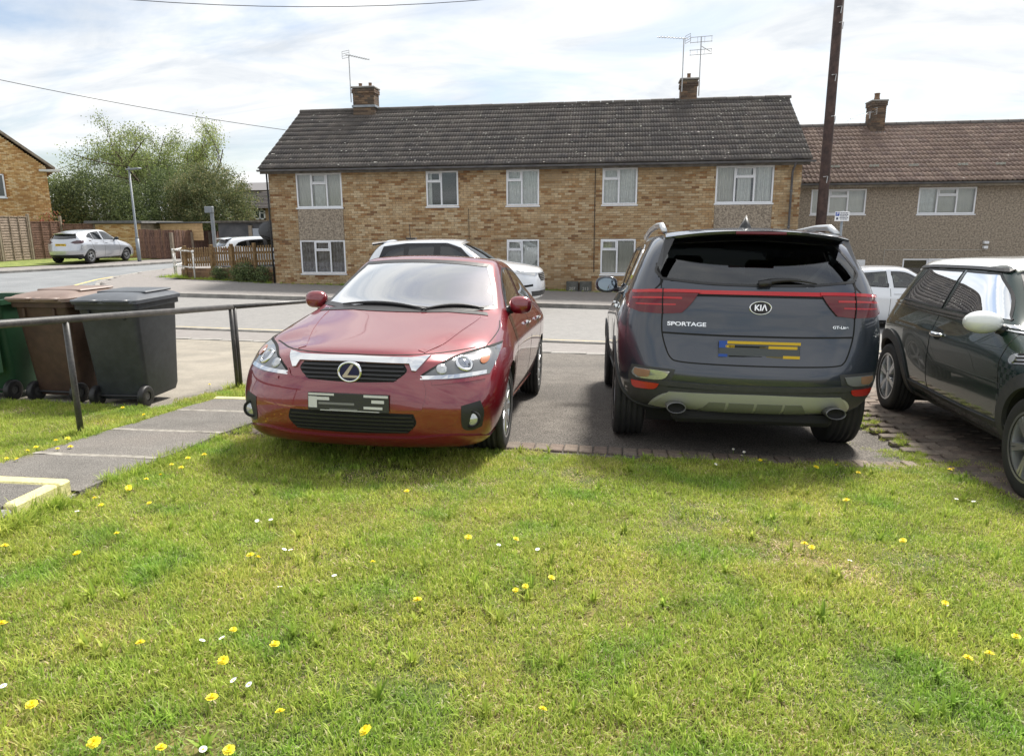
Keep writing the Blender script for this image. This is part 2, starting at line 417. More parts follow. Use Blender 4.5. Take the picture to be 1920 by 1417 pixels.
# raised step nearer the camera
st = empty('step', (-3.6, 3, gz(-3.5, 3))); tag(st, kind='structure')
zt = gz(-3.3, 3.3) + 0.10
mb = MB(); mb.bbox(-6.0, -2.98, 0.2, 3.22, zt - .45, zt - .004, .01); mb.build('tread', m_path, st)
mb = MB(); mb.bbox(-6.0, -2.905, 3.22, 3.31, zt - .4, zt, .012); mb.build('nosing', m_yel2, st)
mb = MB(); mb.bbox(-2.98, -2.905, 2.93, 3.219, zt - .11, zt + .001, .012); mb.build('nosing', m_yel2, st)
mb = MB(); mb.bbox(-2.978, -2.912, 0.3, 2.929, zt - .4, zt - .02, .012); mb.build('riser', m_kerb, st)

# ---- brick edging at the top of the drive and block paving under the small green car
pal_pav = [lin(116, 106, 96), lin(126, 113, 101), lin(106, 95, 86), lin(116, 102, 92), lin(134, 122, 110)]
m_paver = mat('paver_brick', (0.75, 0.75, 0.75), (1.2, 1.2, 1.2), scale=14, rough=0.9, bump=0.5, bscale=60, attr=True, fine=(120, 0.25))
pav_me = []
for c in pal_pav:
    b = MB(); b.bbox(-.05, .05, -.1, .1, -.06, 0, .006, col=c); me = b.mesh('paver', attr=True); me.materials.append(m_paver); pav_me.append(me)
edge = empty('brick_edging', (0, 5.05, gz(0, 5.05))); tag(edge, kind='structure')
for i in range(46):
    x = -2.78 + i * 0.109
    o = link('brick', random.choice(pav_me), edge, world=False)
    o.location = (x - 0, 5.08 + random.uniform(-.006, .006) - 5.05, gz(x, 5.08) - gz(0, 5.05) + 0.004 + random.uniform(-.003, .003)); o.rotation_euler = (math.atan(-.075), 0.02, random.uniform(-.03, .03))
blk = empty('block_paving', (3, 5, gz(3, 5))); tag(blk, kind='structure')
row = 0; y = 3.75; cnt = 0
while y < 8.2:
    x = 2.28 + (0.1 if row % 2 else 0)
    while x < 3.55:
        o = link('paver', random.choice(pav_me), blk, world=False); cnt += 1
        o.location = (x - 3, y - 5, gz(x, y) - gz(3, 5) + random.uniform(-.003, .002)); o.rotation_euler = (math.atan(-.037), 0.02, PI / 2 + random.uniform(-.012, .012))
        x += 0.206
    y += 0.106; row += 1
# ------------------------------------------------------------------ houses
m_mortar = mat('mortar', lin(150, 138, 118), lin(120, 108, 90), scale=4, rough=0.95)
m_brick = mat('buff_brick', (0.78, 0.78, 0.78), (1.15, 1.12, 1.08), scale=9, rough=0.9, bump=0.4, bscale=70, attr=True, c3=(0.72, 0.70, 0.68), s3=0.55)
m_upvc = mat('white_upvc', (0.78, 0.80, 0.84), rough=0.35)
m_pane = glass('window_glass', (0.94, 0.96, 0.96), 1.3, 1.5)
m_net = mat('net_curtain', (0.74, 0.73, 0.70), (0.88, 0.87, 0.84), scale=12, rough=0.9)
m_blind = mat('cream_blind', (0.62, 0.59, 0.52), (0.68, 0.65, 0.58), scale=2, rough=0.9)
m_curt = mat('grey_purple_curtain', (0.14, 0.13, 0.17), (0.34, 0.33, 0.38), scale=7, rough=0.9)
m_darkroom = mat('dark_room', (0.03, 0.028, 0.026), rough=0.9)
m_gut = mat('grey_gutter', lin(84, 84, 88), lin(110, 110, 112), scale=3, rough=0.6)
m_fascia = mat('weathered_fascia', lin(70, 66, 60), lin(104, 98, 90), scale=5, rough=0.8)
m_pebble = mat('pebbledash', lin(118, 108, 97), lin(172, 160, 144), scale=17, rough=0.95, bump=1.0, bscale=45, detail=3, fine=(60, .25))
m_tile_d = mat('dark_concrete_tile', (0.8, 0.8, 0.8), (1.2, 1.18, 1.16), scale=2.2, rough=0.85, bump=0.5, bscale=60, attr=True, fine=(35, 0.3))
m_tile_b = mat('brown_concrete_tile', (0.82, 0.82, 0.82), (1.18, 1.16, 1.14), scale=5, rough=0.8, bump=0.3, bscale=60, attr=True, fine=(35, 0.2))
m_lead = mat('lead_flashing', lin(132, 140, 150), lin(160, 166, 172), scale=6, rough=0.5)
m_lichen = mat('lichen', lin(150, 150, 142), lin(186, 186, 178), scale=30, rough=0.95)
m_black = mat('black_plastic', (0.018, 0.018, 0.02), rough=0.5)
m_metal = mat('galvanised_metal', (0.40, 0.41, 0.42), (0.5, 0.5, 0.5), scale=8, rough=0.45, metal=0.7)

PAL_BUFF = [lin(*c, 0.86) for c in ((196, 170, 134), (188, 162, 126), (204, 182, 148), (180, 150, 112), (172, 140, 102), (164, 126, 88), (152, 114, 80), (192, 168, 134), (138, 106, 78), (208, 188, 156))]
PAL_WT = [7, 8, 6, 7, 5, 3, 2, 7, 1, 4]
PAL_CHIM = [lin(*c) for c in ((104, 92, 82), (120, 104, 90), (92, 80, 72), (134, 112, 92), (110, 90, 76))]

def brick_face(parent, O, u, n, W, H, openings, pal, wts, n_ind=300, key=None, name='brick', material=None, L=0.225, Hc=0.075, depth=0.05, bot=None):
    """bricks laid on a plane: origin O, along u, up z, outward n. Full bricks that show largest are objects, the others one part."""
    O = Vector(O); u = Vector(u).normalized(); n = Vector(n).normalized(); up = Vector((0, 0, 1)); j = 0.010
    material = material or m_brick
    rot = Matrix((u, n * -1, up)).transposed()
    rows = int(H / Hc + 1e-6); full = []; part = MB()
    for r in range(rows):
        z0 = r * Hc; off = 0 if r % 2 else -L / 2; x = off
        while x < W:
            a, b = max(x, 0), min(x + L, W); x += L
            zb = bot(a) if bot else 0
            if z0 + Hc < zb or b - a < .03: continue
            segs = [(a, b)]
            for (ox0, ox1, oz0, oz1) in openings:
                if z0 + Hc - .02 > oz0 and z0 + .02 < oz1:
                    ns = []
                    for (p, q) in segs:
                        if q <= ox0 or p >= ox1: ns.append((p, q)); continue
                        if p < ox0: ns.append((p, ox0))
                        if q > ox1: ns.append((ox1, q))
                    segs = ns
            for (p, q) in segs:
                if q - p < .03: continue
                ci = random.choices(range(len(pal)), wts)[0]; pr = random.uniform(-.002, .003)
                ctr = O + u * ((p + q) / 2) + up * (z0 + Hc / 2)
                if abs(q - p - L) < 1e-4: full.append((ctr, ci, pr, q - p))
                else: full.append((ctr, ci, pr, q - p))
    key = key or (lambda c: (c - Vector((0, 0, EYE))).length)
    cand = sorted([f for f in full if abs(f[3] - L) < 1e-4], key=lambda f: key(f[0]))[:n_ind]
    cset = set(id(f) for f in cand); mes = {}
    for f in cand:
        if f[1] not in mes:
            b = MB(); b.bbox(-L / 2 + j / 2, L / 2 - j / 2, 0, depth, -Hc / 2 + j / 2, Hc / 2 - j / 2, .003, col=pal[f[1]]); me = b.mesh(name, attr=True); me.materials.append(material); mes[f[1]] = me
        o = link(name, mes[f[1]], parent, world=False)
        o.location = f[0] + n * f[2] - parent.location; o.rotation_euler = rot.to_euler()
    rest = [f for f in full if id(f) not in cset]
    if rest:
        m4 = rot.to_4x4()
        for f in rest:
            part.box(-f[3] / 2 + j / 2, f[3] / 2 - j / 2, 0, depth, -Hc / 2 + j / 2, Hc / 2 - j / 2, col=pal[f[1]], mtx=Matrix.Translation(f[0] + n * f[2]) @ m4)
        o = part.build('brickwork', material, parent, attr=True); o['kind'] = 'stuff'

def wall_core(parent, name, x0, x1, z0, z1, y0, y1, openings, m):
    xs = sorted(set([x0, x1] + [v for o in openings for v in o[:2]])); zs = sorted(set([z0, z1] + [v for o in openings for v in o[2:]]))
    mb = MB()
    for a, b in zip(xs[:-1], xs[1:]):
        run = None
        for c, d in zip(zs[:-1], zs[1:]):
            xm, zm = (a + b) / 2, (c + d) / 2
            if not any(o[0] < xm < o[1] and o[2] < zm < o[3] for o in openings): mb.box(a, b, y0, y1, c, d)
    return mb.build(name, m, parent)

def window(parent, x0, x1, z0, z1, y, style, curtain, mtx=None, open_left=False):
    """white framed casement in a wall facing -y, its outer face at y. style: list of lights (fraction, has_top_vent)"""
    fr = MB(); t = 0.055; d0, d1 = y - .012, y + .05
    fr.bbox(x0, x1, d0, d1, z0, z0 + t, .006); fr.bbox(x0, x1, d0, d1, z1 - t, z1, .006)
    fr.bbox(x0, x0 + t, d0, d1, z0 + t, z1 - t, .006); fr.bbox(x1 - t, x1, d0, d1, z0 + t, z1 - t, .006)
    panes = []; x = x0 + t; W = x1 - x0 - 2 * t
    for i, (fw, vent) in enumerate(style):
        a, b = x, x + W * fw; x = b
        if i > 0: fr.bbox(a - t / 2, a + t / 2, d0 + .001, d1, z0 + t, z1 - t, .006)
        a2 = a + (t / 2 if i > 0 else 0); b2 = b - (t / 2 if i < len(style) - 1 else 0)
        if vent:
            zm = z0 + (z1 - z0) * 0.70; fr.bbox(a2, b2, d0 + .002, d1, zm - t / 2, zm + t / 2, .006)
            for (c, e) in ((zm + t / 2, z1 - t), ):
                s = .032  # opening vent sash, proud of the frame
                fr.bbox(a2, b2, d0 - .016, d0 + .004, c, c + s, .004); fr.bbox(a2, b2, d0 - .016, d0 + .004, e - s, e, .004)
                fr.bbox(a2, a2 + s, d0 - .016, d0 + .004, c + s, e - s, .004); fr.bbox(b2 - s, b2, d0 - .016, d0 + .004, c + s, e - s, .004)
            panes += [(a2, b2, z0 + t, zm - t / 2), (a2, b2, zm + t / 2, z1 - t)]
        else: panes.append((a2, b2, z0 + t, z1 - t))
    w = fr.build('window', m_upvc, parent)
    for (a, b, c, e) in panes:
        mb = MB(); mb.box(a + .002, b - .002, y + .014, y + .020, c + .002, e - .002); mb.build('pane', m_pane, w)
    mb = MB(); mb.bbox(x0 - .03, x1 + .03, y - .05, y + .04, z0 - .045, z0 - .001, .006); mb.build('sill', m_upvc, w)
    for (a, b, mm, pl) in curtain:      # fractions of the opening
        mb = MB(); n = max(10, int((b - a) * (x1 - x0) / .02)); xa, xb = x0 + (x1 - x0) * a, x0 + (x1 - x0) * b
        for k in range(n + 1):
            xx = xa + (xb - xa) * k / n; yy = y + .11 + pl * math.sin(k * 1.1 + 3 * noise.noise((k * .2, a * 9, x0))) 
            mb.v += [(xx, yy, z0 - .02), (xx, yy - pl * .3, z1 + .02)]; mb.c += [(1, 1, 1, 1)] * 2
        for k in range(n): mb.f.append((2 * k, 2 * k + 2, 2 * k + 3, 2 * k + 1)); mb.m.append(0)
        mb.build('curtain', mm, w, smooth=True)
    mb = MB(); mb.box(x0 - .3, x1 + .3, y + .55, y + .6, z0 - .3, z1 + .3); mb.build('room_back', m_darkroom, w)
    return w

def tile_mesh(name, tw, tl, rolls, amp, col, m, thick=.022):
    mb = MB(); ns = rolls * 6
    prof = []
    for k in range(ns + 1):
        t = k / ns * rolls; f = t - int(t)
        h = amp * max(0, math.sin(2 * PI * f)) if f < .5 else -amp * .12 * math.sin(2 * PI * (f - .5))
        prof.append((-tw / 2 + tw * k / ns, h))
    for (yy, dz) in ((0, 0), (tl, 0)):
        for (x, h) in prof: mb.v.append((x, yy, h + dz))
    for (x, h) in prof: mb.v.append((x, 0, h - thick))
    n = ns + 1
    for k in range(ns):
        mb.f.append((k, k + 1, n + k + 1, n + k)); mb.f.append((2 * n + k, 2 * n + k + 1, k + 1, k))
    mb.m = [0] * len(mb.f); mb.c = [col] * len(mb.v)
    me = mb.mesh(name, smooth=False, attr=True)
    me.polygons.foreach_set('use_smooth', [i % 2 == 0 for i in range(len(me.polygons))])
    me.materials.append(m); return me, mb

def tiled_slope(parent, x0, x1, ye, ze, yr, zr, rows, tw, rolls, amp, pal, m, n_ind=300, skip=None):
    """front slope of a roof: eaves at (ye, ze), ridge at (yr, zr)"""
    sl = Vector((0, yr - ye, zr - ze)); Ls = sl.length; g = Ls / rows; ang = math.atan2(zr - ze, yr - ye)
    n = round((x1 - x0) / tw); tw = (x1 - x0) / n
    bank = [tile_mesh('roof_tile', tw, g + .07, rolls, amp, c, m) for c in pal]
    items = []
    for r in range(rows):
        for c in range(n):
            p = Vector((x0 + (c + .5) * tw, ye, ze)) + sl * (r / rows)
            if skip and skip(p): continue
            items.append((r, p, random.randrange(len(pal))))
    tilt = math.atan(.024 / (g + .05))
    rot = Matrix.Rotation(ang - tilt, 4, 'X'); items.sort(key=lambda t: (t[1] - Vector((0, 0, EYE))).length)
    nrm = Vector((0, -math.sin(ang), math.cos(ang)))
    rest = MB()
    for i, (r, p, ci) in enumerate(items):
        q = p + nrm * (.030 + random.uniform(-.003, .004))
        jit = Matrix.Rotation(random.uniform(-.006, .006), 4, 'Y')
        if i < n_ind:
            o = link('roof_tile', bank[ci][0], parent, world=False); o.location = q - parent.location; o.rotation_euler = (rot @ jit).to_euler()
        else:
            mt = Matrix.Translation(q) @ rot @ jit
            rest.add([mt @ Vector(v) for v in bank[ci][1].v], bank[ci][1].f, 0, pal[ci])
    if rest.v:
        me = rest.mesh('roof_tiling', attr=True); me.polygons.foreach_set('use_smooth', [k % 2 == 0 for k in range(len(me.polygons))])
        o = link('roof_tiling', me, parent, m); o['kind'] = 'stuff'
    return sl, Ls, nrm

def aerial(name, base, h, kind, label, rz=0.0, arm=None):
    root = empty(name, base); tag(root, label, 'aerial', 'television aerials on the chimneys')
    b = Vector(base)
    mb = MB(); mb.tube([b, b + Vector((0, 0, h))], .02, 6); mb.build('mast', m_metal, root)
    c, s = math.cos(rz), math.sin(rz); d = Vector((c, s, 0)); e = Vector((-s, c, 0)); t = b + Vector((0, 0, h))
    mb = MB()
    if kind == 'grid':
        for zz in (0, -.17, -.42, -.58): mb.tube([t + e * -.38 + Vector((0, 0, zz)), t + e * .38 + Vector((0, 0, zz))], .012, 4)
        for xx in (-.36, -.12, .12, .36):
            mb.tube([t + e * xx, t + e * xx + Vector((0, 0, -.2))], .008, 4); mb.tube([t + e * xx + Vector((0, 0, -.4)), t + e * xx + Vector((0, 0, -.6))], .008, 4)
        mb.tube([t + Vector((0, 0, -.3)), t + d * .5 + e * -.3 + Vector((0, 0, -.4))], .012, 4)
    else:
        mb.tube([t - d * .15, t + d * 1.0 + Vector((0, 0, kind == 'drop' and -.35 or .0))], .012, 5)
        for k in range(9):
            p = t + d * (k * .11) + Vector((0, 0, (-.35 if kind == 'drop' else 0) * k * .11)); mb.tube([p - e * .13, p + e * .13], .007, 4)
        for zz in (-.12, -.04, .04, .12): mb.tube([t - d * .15 + e * -.2 + Vector((0, 0, zz)), t - d * .15 + e * .2 + Vector((0, 0, zz))], .009, 4)
        for xx in (-.2, .2): mb.tube([t - d * .15 + e * xx + Vector((0, 0, -.12)), t - d * .15 + e * xx + Vector((0, 0, .12))], .009, 4)
    mb.build('antenna', m_metal, root)
    return root

def chimney(parent_root, x0, x1, y0, y1, z0, z1, pots, flash=None):
    """a chimney stack: a part of its house; bricks are its sub-parts"""
    core = MB(); core.box(x0 + .02, x1 - .02, y0 + .02, y1 - .02, z0 - .8, z1 - .02); ch = core.build('chimney', m_mortar, parent_root)
    j = .011; L = .225; Hc = .075; rows = int((z1 - z0) / Hc); me_bank = {}
    for r in range(-8, rows):
        z = z0 + r * Hc; grow = .03 if r >= rows - 2 else 0
        for (axis, a0, a1, fixed, sgn) in (('x', x0 - grow, x1 + grow, y0 - grow, -1), ('y', y0 - grow, y1 + grow, x1 + grow, 1), ('y', y0 - grow, y1 + grow, x0 - grow, -1)):
            p = a0 + (0 if r % 2 else -L / 2)
            while p < a1 - .01:
                a, b = max(p, a0), min(p + L, a1); p += L
                if b - a < .03: continue
                c = random.choice(PAL_CHIM); mb = MB()
                key = (axis, sgn, round(b - a, 3), PAL_CHIM.index(c))
                if key not in me_bank:
                    h = (b - a) / 2 - j / 2
                    if axis == 'x': mb.box(-h, h, 0, .06, j / 2, Hc - j / 2, col=c)
                    else: mb.box(-.06 if sgn > 0 else 0, 0 if sgn > 0 else .06, -h, h, j / 2, Hc - j / 2, col=c)
                    me = mb.mesh('brick', attr=True); me.materials.append(m_brick); me_bank[key] = me
                o = link('brick', me_bank[key], ch, world=False)
                loc = Vector(((a + b) / 2, fixed + random.uniform(-.003, .002), z)) if axis == 'x' else Vector((fixed + random.uniform(-.002, .003), (a + b) / 2, z))
                o.location = loc - parent_root.location - ch.location
    mb = MB(); mb.bbox(x0 - .05, x1 + .05, y0 - .05, y1 + .05, z1 - .01, z1 + .06, .02); mb.build('cap', m_kerb, ch)
    for (px, py, hh, rr) in pots:
        mb = MB(); mb.lathe([(rr * .8, 0), (rr, .02), (rr, hh * .3), (rr * .86, hh * .4), (rr * .82, hh * .86), (rr * .95, hh * .88), (rr * .95, hh), (rr * .7, hh), (rr * .65, hh * .6)], 14, Matrix.Translation((px, py, z1 + .05)) @ Matrix.Rotation(-PI / 2, 4, 'Y'))
        mb.build('chimney_pot', mat('terracotta_pot', lin(112, 92, 78), lin(140, 112, 90), scale=8, rough=0.85), ch, smooth=True)
    if flash:
        mb = MB(); mb.bbox(x0 - .04, x1 + .04, y0 - .035, y1 + .035, flash[0], flash[1], .004); mb.build('flashing', m_lead, ch)
    return ch

# ---- brick house opposite
HX0, HX1, HY, HZ0, HZ1 = -11.82, 5.80, 24.0, -0.85, 3.50
house = empty('brick_house', (-3, HY, -0.6)); tag(house, 'long two storey buff brick house with dark grey tiled roof and white windows', 'house')
wins_up = [(-10.83, -9.19), (-6.24, -5.14), (-3.52, -2.43), (-0.37, 0.75), (3.20, 4.97)]
UZ0, UZ1, DZ0, DZ1 = 2.28, 3.43, 0.03, 1.18
lower = [(-10.83, -9.19), (-3.52, -2.43), (-0.39, 0.75), (3.20, 4.97)]
door_rng = (-6.35, -4.9, -0.62, 1.18)
ops_w = [(a, b, UZ0, UZ1) for a, b in wins_up] + [(a, b, DZ0, DZ1) for a, b in lower]
dash = [(-10.83, -9.19, DZ1, UZ0), (3.20, 4.97, DZ1, UZ0)]
wall_core(house, 'wall', HX0 + .02, HX1 - .02, HZ0, HZ1, HY + .012, HY + .25, ops_w + [door_rng], m_mortar)
rel = lambda o: (o[0] - HX0, o[1] - HX0, o[2] - HZ0, o[3] - HZ0)
brick_face(house, (HX0, HY, HZ0), (1, 0, 0), (0, -1, 0), HX1 - HX0, HZ1 - HZ0, [rel(o) for o in ops_w + dash + [door_rng]], PAL_BUFF, PAL_WT)
for (a, b, c, d) in dash:
    mb = MB(); mb.box(a + .004, b - .004, HY - .012, HY + .011, c + .004, d - .05); mb.build('pebbledash_panel', m_pebble, house)
mb = MB()  # side and back walls
mb.box(HX0, HX0 + .018, HY + .001, 30.9, HZ0, HZ1); mb.box(HX1 - .018, HX1, HY + .001, 30.9, HZ0, HZ1); mb.box(HX0, HX1, 30.9, 31.0, HZ0, HZ1); mb.build('side_wall', m_mortar, house)
RY, RZ = 27.4, 5.93; EYV, EZ = 23.62, 3.56
for gx in (HX0 + .005, HX1 - .02):
    mb = MB(); mb.add([(gx, HY, HZ1), (gx, 31, HZ1), (gx, RY, RZ - .12), (gx + .015, HY, HZ1), (gx + .015, 31, HZ1), (gx + .015, RY, RZ - .12)], [(0, 2, 1), (3, 4, 5), (0, 1, 4, 3), (1, 2, 5, 4), (2, 0, 3, 5)]); mb.build('gable', m_mortar, house)
# windows
T3 = [(0.32, False), (0.36, True), (0.32, False)]; T2 = [(0.47, True), (0.53, False)]
cur = {0: [(0, .36, m_blind, .006), (.37, .60, m_net, .004), (.60, 1, m_blind, .012)], 1: [(0.05, 0.16, m_net, .02)], 2: [(0, 1, m_net, .028)], 3: [(0, 1, m_net, .024)], 4: [(0, .34, m_blind, .035), (.38, .62, m_net, .03), (.70, 1, m_net, .04)]}
for i, (a, b) in enumerate(wins_up): window(house, a, b, UZ0, UZ1, HY + .015, T3 if b - a > 1.4 else T2, cur[i])
curd = [[(0, .30, m_curt, .05), (.36, .62, m_curt, .03), (.69, 1, m_curt, .05)], [(0, 1, m_net, .006)], [(0, 1, m_blind, .006)], [(0, 1, m_net, .01)]]
for i, (a, b) in enumerate(lower): window(house, a, b, DZ0, DZ1, HY + .015, T3 if b - a > 1.4 else T2, curd[i])
# entrance behind the white car
mb = MB(); a, b, c, d = door_rng
mb.bbox(a, b, HY - .01, HY + .05, d - .07, d, .006); mb.bbox(a, a + .07, HY - .01, HY + .05, c, d - .07, .006); mb.bbox(b - .07, b, HY - .01, HY + .05, c, d - .07, .006); mb.bbox(a + .9, a + .96, HY - .009, HY + .05, c, d - .07, .006)
dr = mb.build('door', m_upvc, house)
mb = MB(); mb.bbox(a + .07, a + .9, HY + .01, HY + .045, c, d - .07, .004); mb.build('door_leaf', m_upvc, dr)
mb = MB(); mb.box(a + .96, b - .07, HY + .02, HY + .03, c, d - .07); mb.build('pane', m_pane, dr)
mb = MB(); mb.tube([(a + .8, HY - .03, .3), (a + .8, HY - .03, .5)], .012, 6); mb.build('handle', m_metal, dr)
# roof
PAL_TD = [lin(*c) for c in ((82, 78, 76), (88, 83, 80), (77, 73, 72), (92, 87, 83), (84, 79, 76))]
roof = empty('roof')
core = MB(); core.add([(HX0 - .12, EYV, EZ), (HX1 + .16, EYV, EZ), (HX1 + .16, RY, RZ), (HX0 - .12, RY, RZ), (HX0 - .12, 31.3, EZ), (HX1 + .16, 31.3, EZ), (HX0 - .12, EYV, EZ - .06), (HX1 + .16, EYV, EZ - .06), (HX1 + .16, 31.3, EZ - .06), (HX0 - .12, 31.3, EZ - .06)],
    [(0, 1, 2, 3), (3, 2, 5, 4), (6, 7, 1, 0), (4, 5, 8, 9), (9, 8, 7, 6), (0, 3, 4, 9, 6), (1, 7, 8, 5, 2)])
core.build('roof_deck', m_fascia, roof, world=False)
_sl, _ls, _nr = tiled_slope(roof, HX0 - .15, HX1 + .19, EYV - .05, EZ, RY, RZ, 13, .30, 3, .020, PAL_TD, m_tile_d)
def roofpt(x, t, off=0.0): return Vector((x, EYV - .05 + (RY - EYV + .05) * t, EZ + (RZ - EZ) * t)) + _nr * off
mb = MB(); x = HX0 - .15
while x < HX1 + .15:
    L = .44
    mb.lathe([(.125, 0), (.125, L - .02), (.118, L - .015)], 10, Matrix.Translation((x, RY, RZ - .03 + random.uniform(-.006, .006))), a0=0, a1=PI); x += L
o = mb.build('ridge_tiles', m_tile_d, roof, attr=False, world=False); o['kind'] = 'stuff'
a_ = o.data.color_attributes.new('col', 'FLOAT_COLOR', 'POINT'); a_.data.foreach_set('color', list(lin(84, 80, 77)) * len(o.data.vertices))
mb = MB()  # lichen and bird marks on the tiles
for k in range(260):
    x = random.uniform(HX0, HX1); t = random.random() ** 0.9; p = roofpt(x, t, .062); s = random.uniform(.010, .026) * (1.5 if random.random() < .12 else 1)
    vs = []
    for q in range(6):
        an = q * PI / 3 + random.uniform(-.3, .3); rr = s * random.uniform(.5, 1.2); vs.append(p + Vector((math.cos(an) * rr * 1.4, 0, 0)) + Vector((0, RY - EYV, RZ - EZ)).normalized() * math.sin(an) * rr)
    mb.add(vs, [tuple(range(6))])
o = mb.build('lichen', m_lichen, roof, world=False); o['kind'] = 'stuff'
roof.parent = house; roof.location = -house.location
# gutter, fascia, downpipe, cable
mb = MB(); mb.box(HX0 - .12, HX1 + .14, 23.66, 23.68, EZ - .16, EZ - .065); mb.box(HX0 - .12, HX1 + .14, 23.68, 24.0, EZ - .09, EZ - .07); mb.build('fascia', m_fascia, house)
mb = MB()
for k in range(2): 
    prof = [(.058, 0), (.058, HX1 - HX0 + .46), (.050, HX1 - HX0 + .46), (.050, 0)]
mb.lathe(prof, 10, Matrix.Translation((HX0 - .18, 23.585, EZ - .03)), a0=PI, a1=2 * PI); 
mb.lathe([(.0, 0), (.055, 0)], 10, Matrix.Translation((HX1 + .275, 23.585, EZ - .03)), a0=PI, a1=2 * PI)
mb.build('gutter', m_gut, house, smooth=True)
mb = MB(); mb.tube([(5.50, 23.6, EZ - .08), (5.50, 23.72, EZ - .2), (5.50, 23.93, EZ - .34), (5.50, 23.93, -.7)], .034, 8)
for zz in (2.6, 1.5, .4): mb.tube([(5.50, 23.93, zz), (5.50, 23.93, zz + .06)], .045, 8)
mb.build('downpipe', m_gut, house, smooth=True)
mb = MB(); mb.tube([(HX0 - .04, 23.97, EZ - .1), (HX0 - .04, 23.97, -.5)], .03, 8); mb.build('downpipe', m_black, house, smooth=True)
mb = MB(); mb.tube([(-.60, 23.985, 3.45), (-.605, 23.985, 2.0), (-.60, 23.985, .1)], .011, 6); mb.build('cable', m_black, house)
mb = MB(); mb.box(HX0, HX1, HY - .006, HY - .0045, 1.195, 1.203); mb.tube([(-4.80, 23.987, 2.2), (-4.80, 23.987, 1.2)], .008, 5); mb.build('joint_line', m_black, house)
chimney(house, -9.72, -8.90, 27.0, 27.6, 5.95, 6.66, [(-9.5, 27.3, .16, .075), (-9.12, 27.3, .17, .07)], (5.98, 6.06))
chimney(house, 2.28, 2.84, 27.3, 28.0, 5.80, 6.62, [(2.56, 27.6, .2, .075)])
aerial('television_aerial', (-9.86, 27.2, 6.2), 1.65, 'grid_s', 'thin aerial mast beside the left chimney of the brick house', rz=R(60))
aerial('television_aerial', (2.30, 27.2, 6.2), 1.75, 'yagi', 'short spiky aerial on a mast at the middle chimney', rz=R(200))
aerial('television_aerial', (2.92, 27.5, 6.1), 1.95, 'grid', 'double grid aerial on a mast at the middle chimney', rz=R(80))
# electric meter cupboards with painted numbers at the wall foot
def text_mesh(name, s, size, mtx, m, parent, world=True, ext=0.001, bold=0.0, shear=0.0, space=1.0):
    cu = bpy.data.curves.new(name, 'FONT'); cu.body = s; cu.size = size; cu.align_x = 'CENTER'; cu.align_y = 'CENTER'; cu.extrude = ext; cu.offset = bold; cu.shear = shear; cu.space_character = space
    t = bpy.data.objects.new(name, cu); COL.objects.link(t)
    dg = bpy.context.evaluated_depsgraph_get(); dg.update()
    me = bpy.data.meshes.new_from_object(t.evaluated_get(dg)); bpy.data.objects.remove(t); bpy.data.curves.remove(cu)
    me.transform(mtx); return link(name, me, parent, m, world)
m_box = mat('grey_meter_box', lin(98, 98, 94), lin(78, 78, 74), scale=5, rough=0.8, fine=(40, .2))
for (x, num) in ((-1.30, '207'), (-0.86, '213')):
    b = empty('meter_box', (x, 23.95, -.62)); tag(b, ('left' if num == '207' else 'right') + ' grey meter cupboard marked %s at the foot of the brick wall' % num, 'meter box', 'meter cupboards at the wall foot')
    mb = MB(); mb.bbox(x - .2, x + .2, 23.84, 23.998, -.68, -.20, .012); mb.build('cabinet', m_box, b)
    mb = MB(); mb.bbox(x - .17, x + .17, 23.828, 23.841, -.65, -.23, .006); mb.build('door', m_box, b)
    text_mesh('number', num, .14, Matrix.Translation((x, 23.826, -.44)) @ Matrix.Rotation(PI / 2, 4, 'X'), m_white_p, b)

# ---- pebbledashed house with brown roof on the right
RX0, RX1, RHY, RHZ0, RHZ1 = 6.0, 19.0, 27.0, -1.6, 2.92
rh = empty('pebbledash_house', (12, RHY, -1.2)); tag(rh, 'grey pebbledash house with brown pantile roof to the right of the brick house', 'house')
k27 = 27 / 24.0
rw = [(6.90, 8.74, 1.94, 2.80), (10.44, 12.30, 1.92, 2.82), (13.9, 15.7, 1.92, 2.82)]
rd = [(10.15, 12.85, -1.4, .40), (13.6, 15.6, -1.4, .36), (7.6, 8.9, -1.4, .36)]
wall_core(rh, 'wall', RX0, RX1, RHZ0, RHZ1, RHY, RHY + .25, rw + rd, m_pebble)
mb = MB(); mb.box(RX0, RX0 + .1, RHY + .25, 34, RHZ0, RHZ1); mb.box(RX1 - .1, RX1, RHY + .25, 34, RHZ0, RHZ1); mb.build('side_wall', m_pebble, rh)
window(rh, *rw[0], RHY + .02, T3, [(0, .3, m_blind, .01), (.3, 1, m_blind, .004)])
window(rh, *rw[1], RHY + .02, T3, [(0, .3, m_net, .012), (.3, 1, m_blind, .004)])
window(rh, *rw[2], RHY + .02, T3, [(0, 1, m_net, .012)])
window(rh, 10.15, 11.0, -.6, .40, RHY + .02, [(1, False)], [])
mb = MB(); mb.bbox(11.0, 12.85, RHY - .01, RHY + .06, .32, .40, .006)
for x in (11.0, 11.86, 12.76): mb.bbox(x, x + .09, RHY - .009, RHY + .06, -1.4, .32, .006)
dr = mb.build('door', m_upvc, rh)
mb = MB(); mb.bbox(11.09, 11.86, RHY + .01, RHY + .05, -1.4, .32, .004); mb.build('door_leaf', m_upvc, dr)
for x in (11.2, 11.55): 
    mb = MB(); mb.bbox(x, x + .2, RHY - .002, RHY + .012, -.3, .12, .003); mb.build('pane', mat('dark_obscure_glass', (0.06, 0.05, 0.045), rough=0.15), dr)
text_mesh('number', '215', .08, Matrix.Translation((11.47, RHY + .006, .22)) @ Matrix.Rotation(PI / 2, 4, 'X'), m_black, dr)
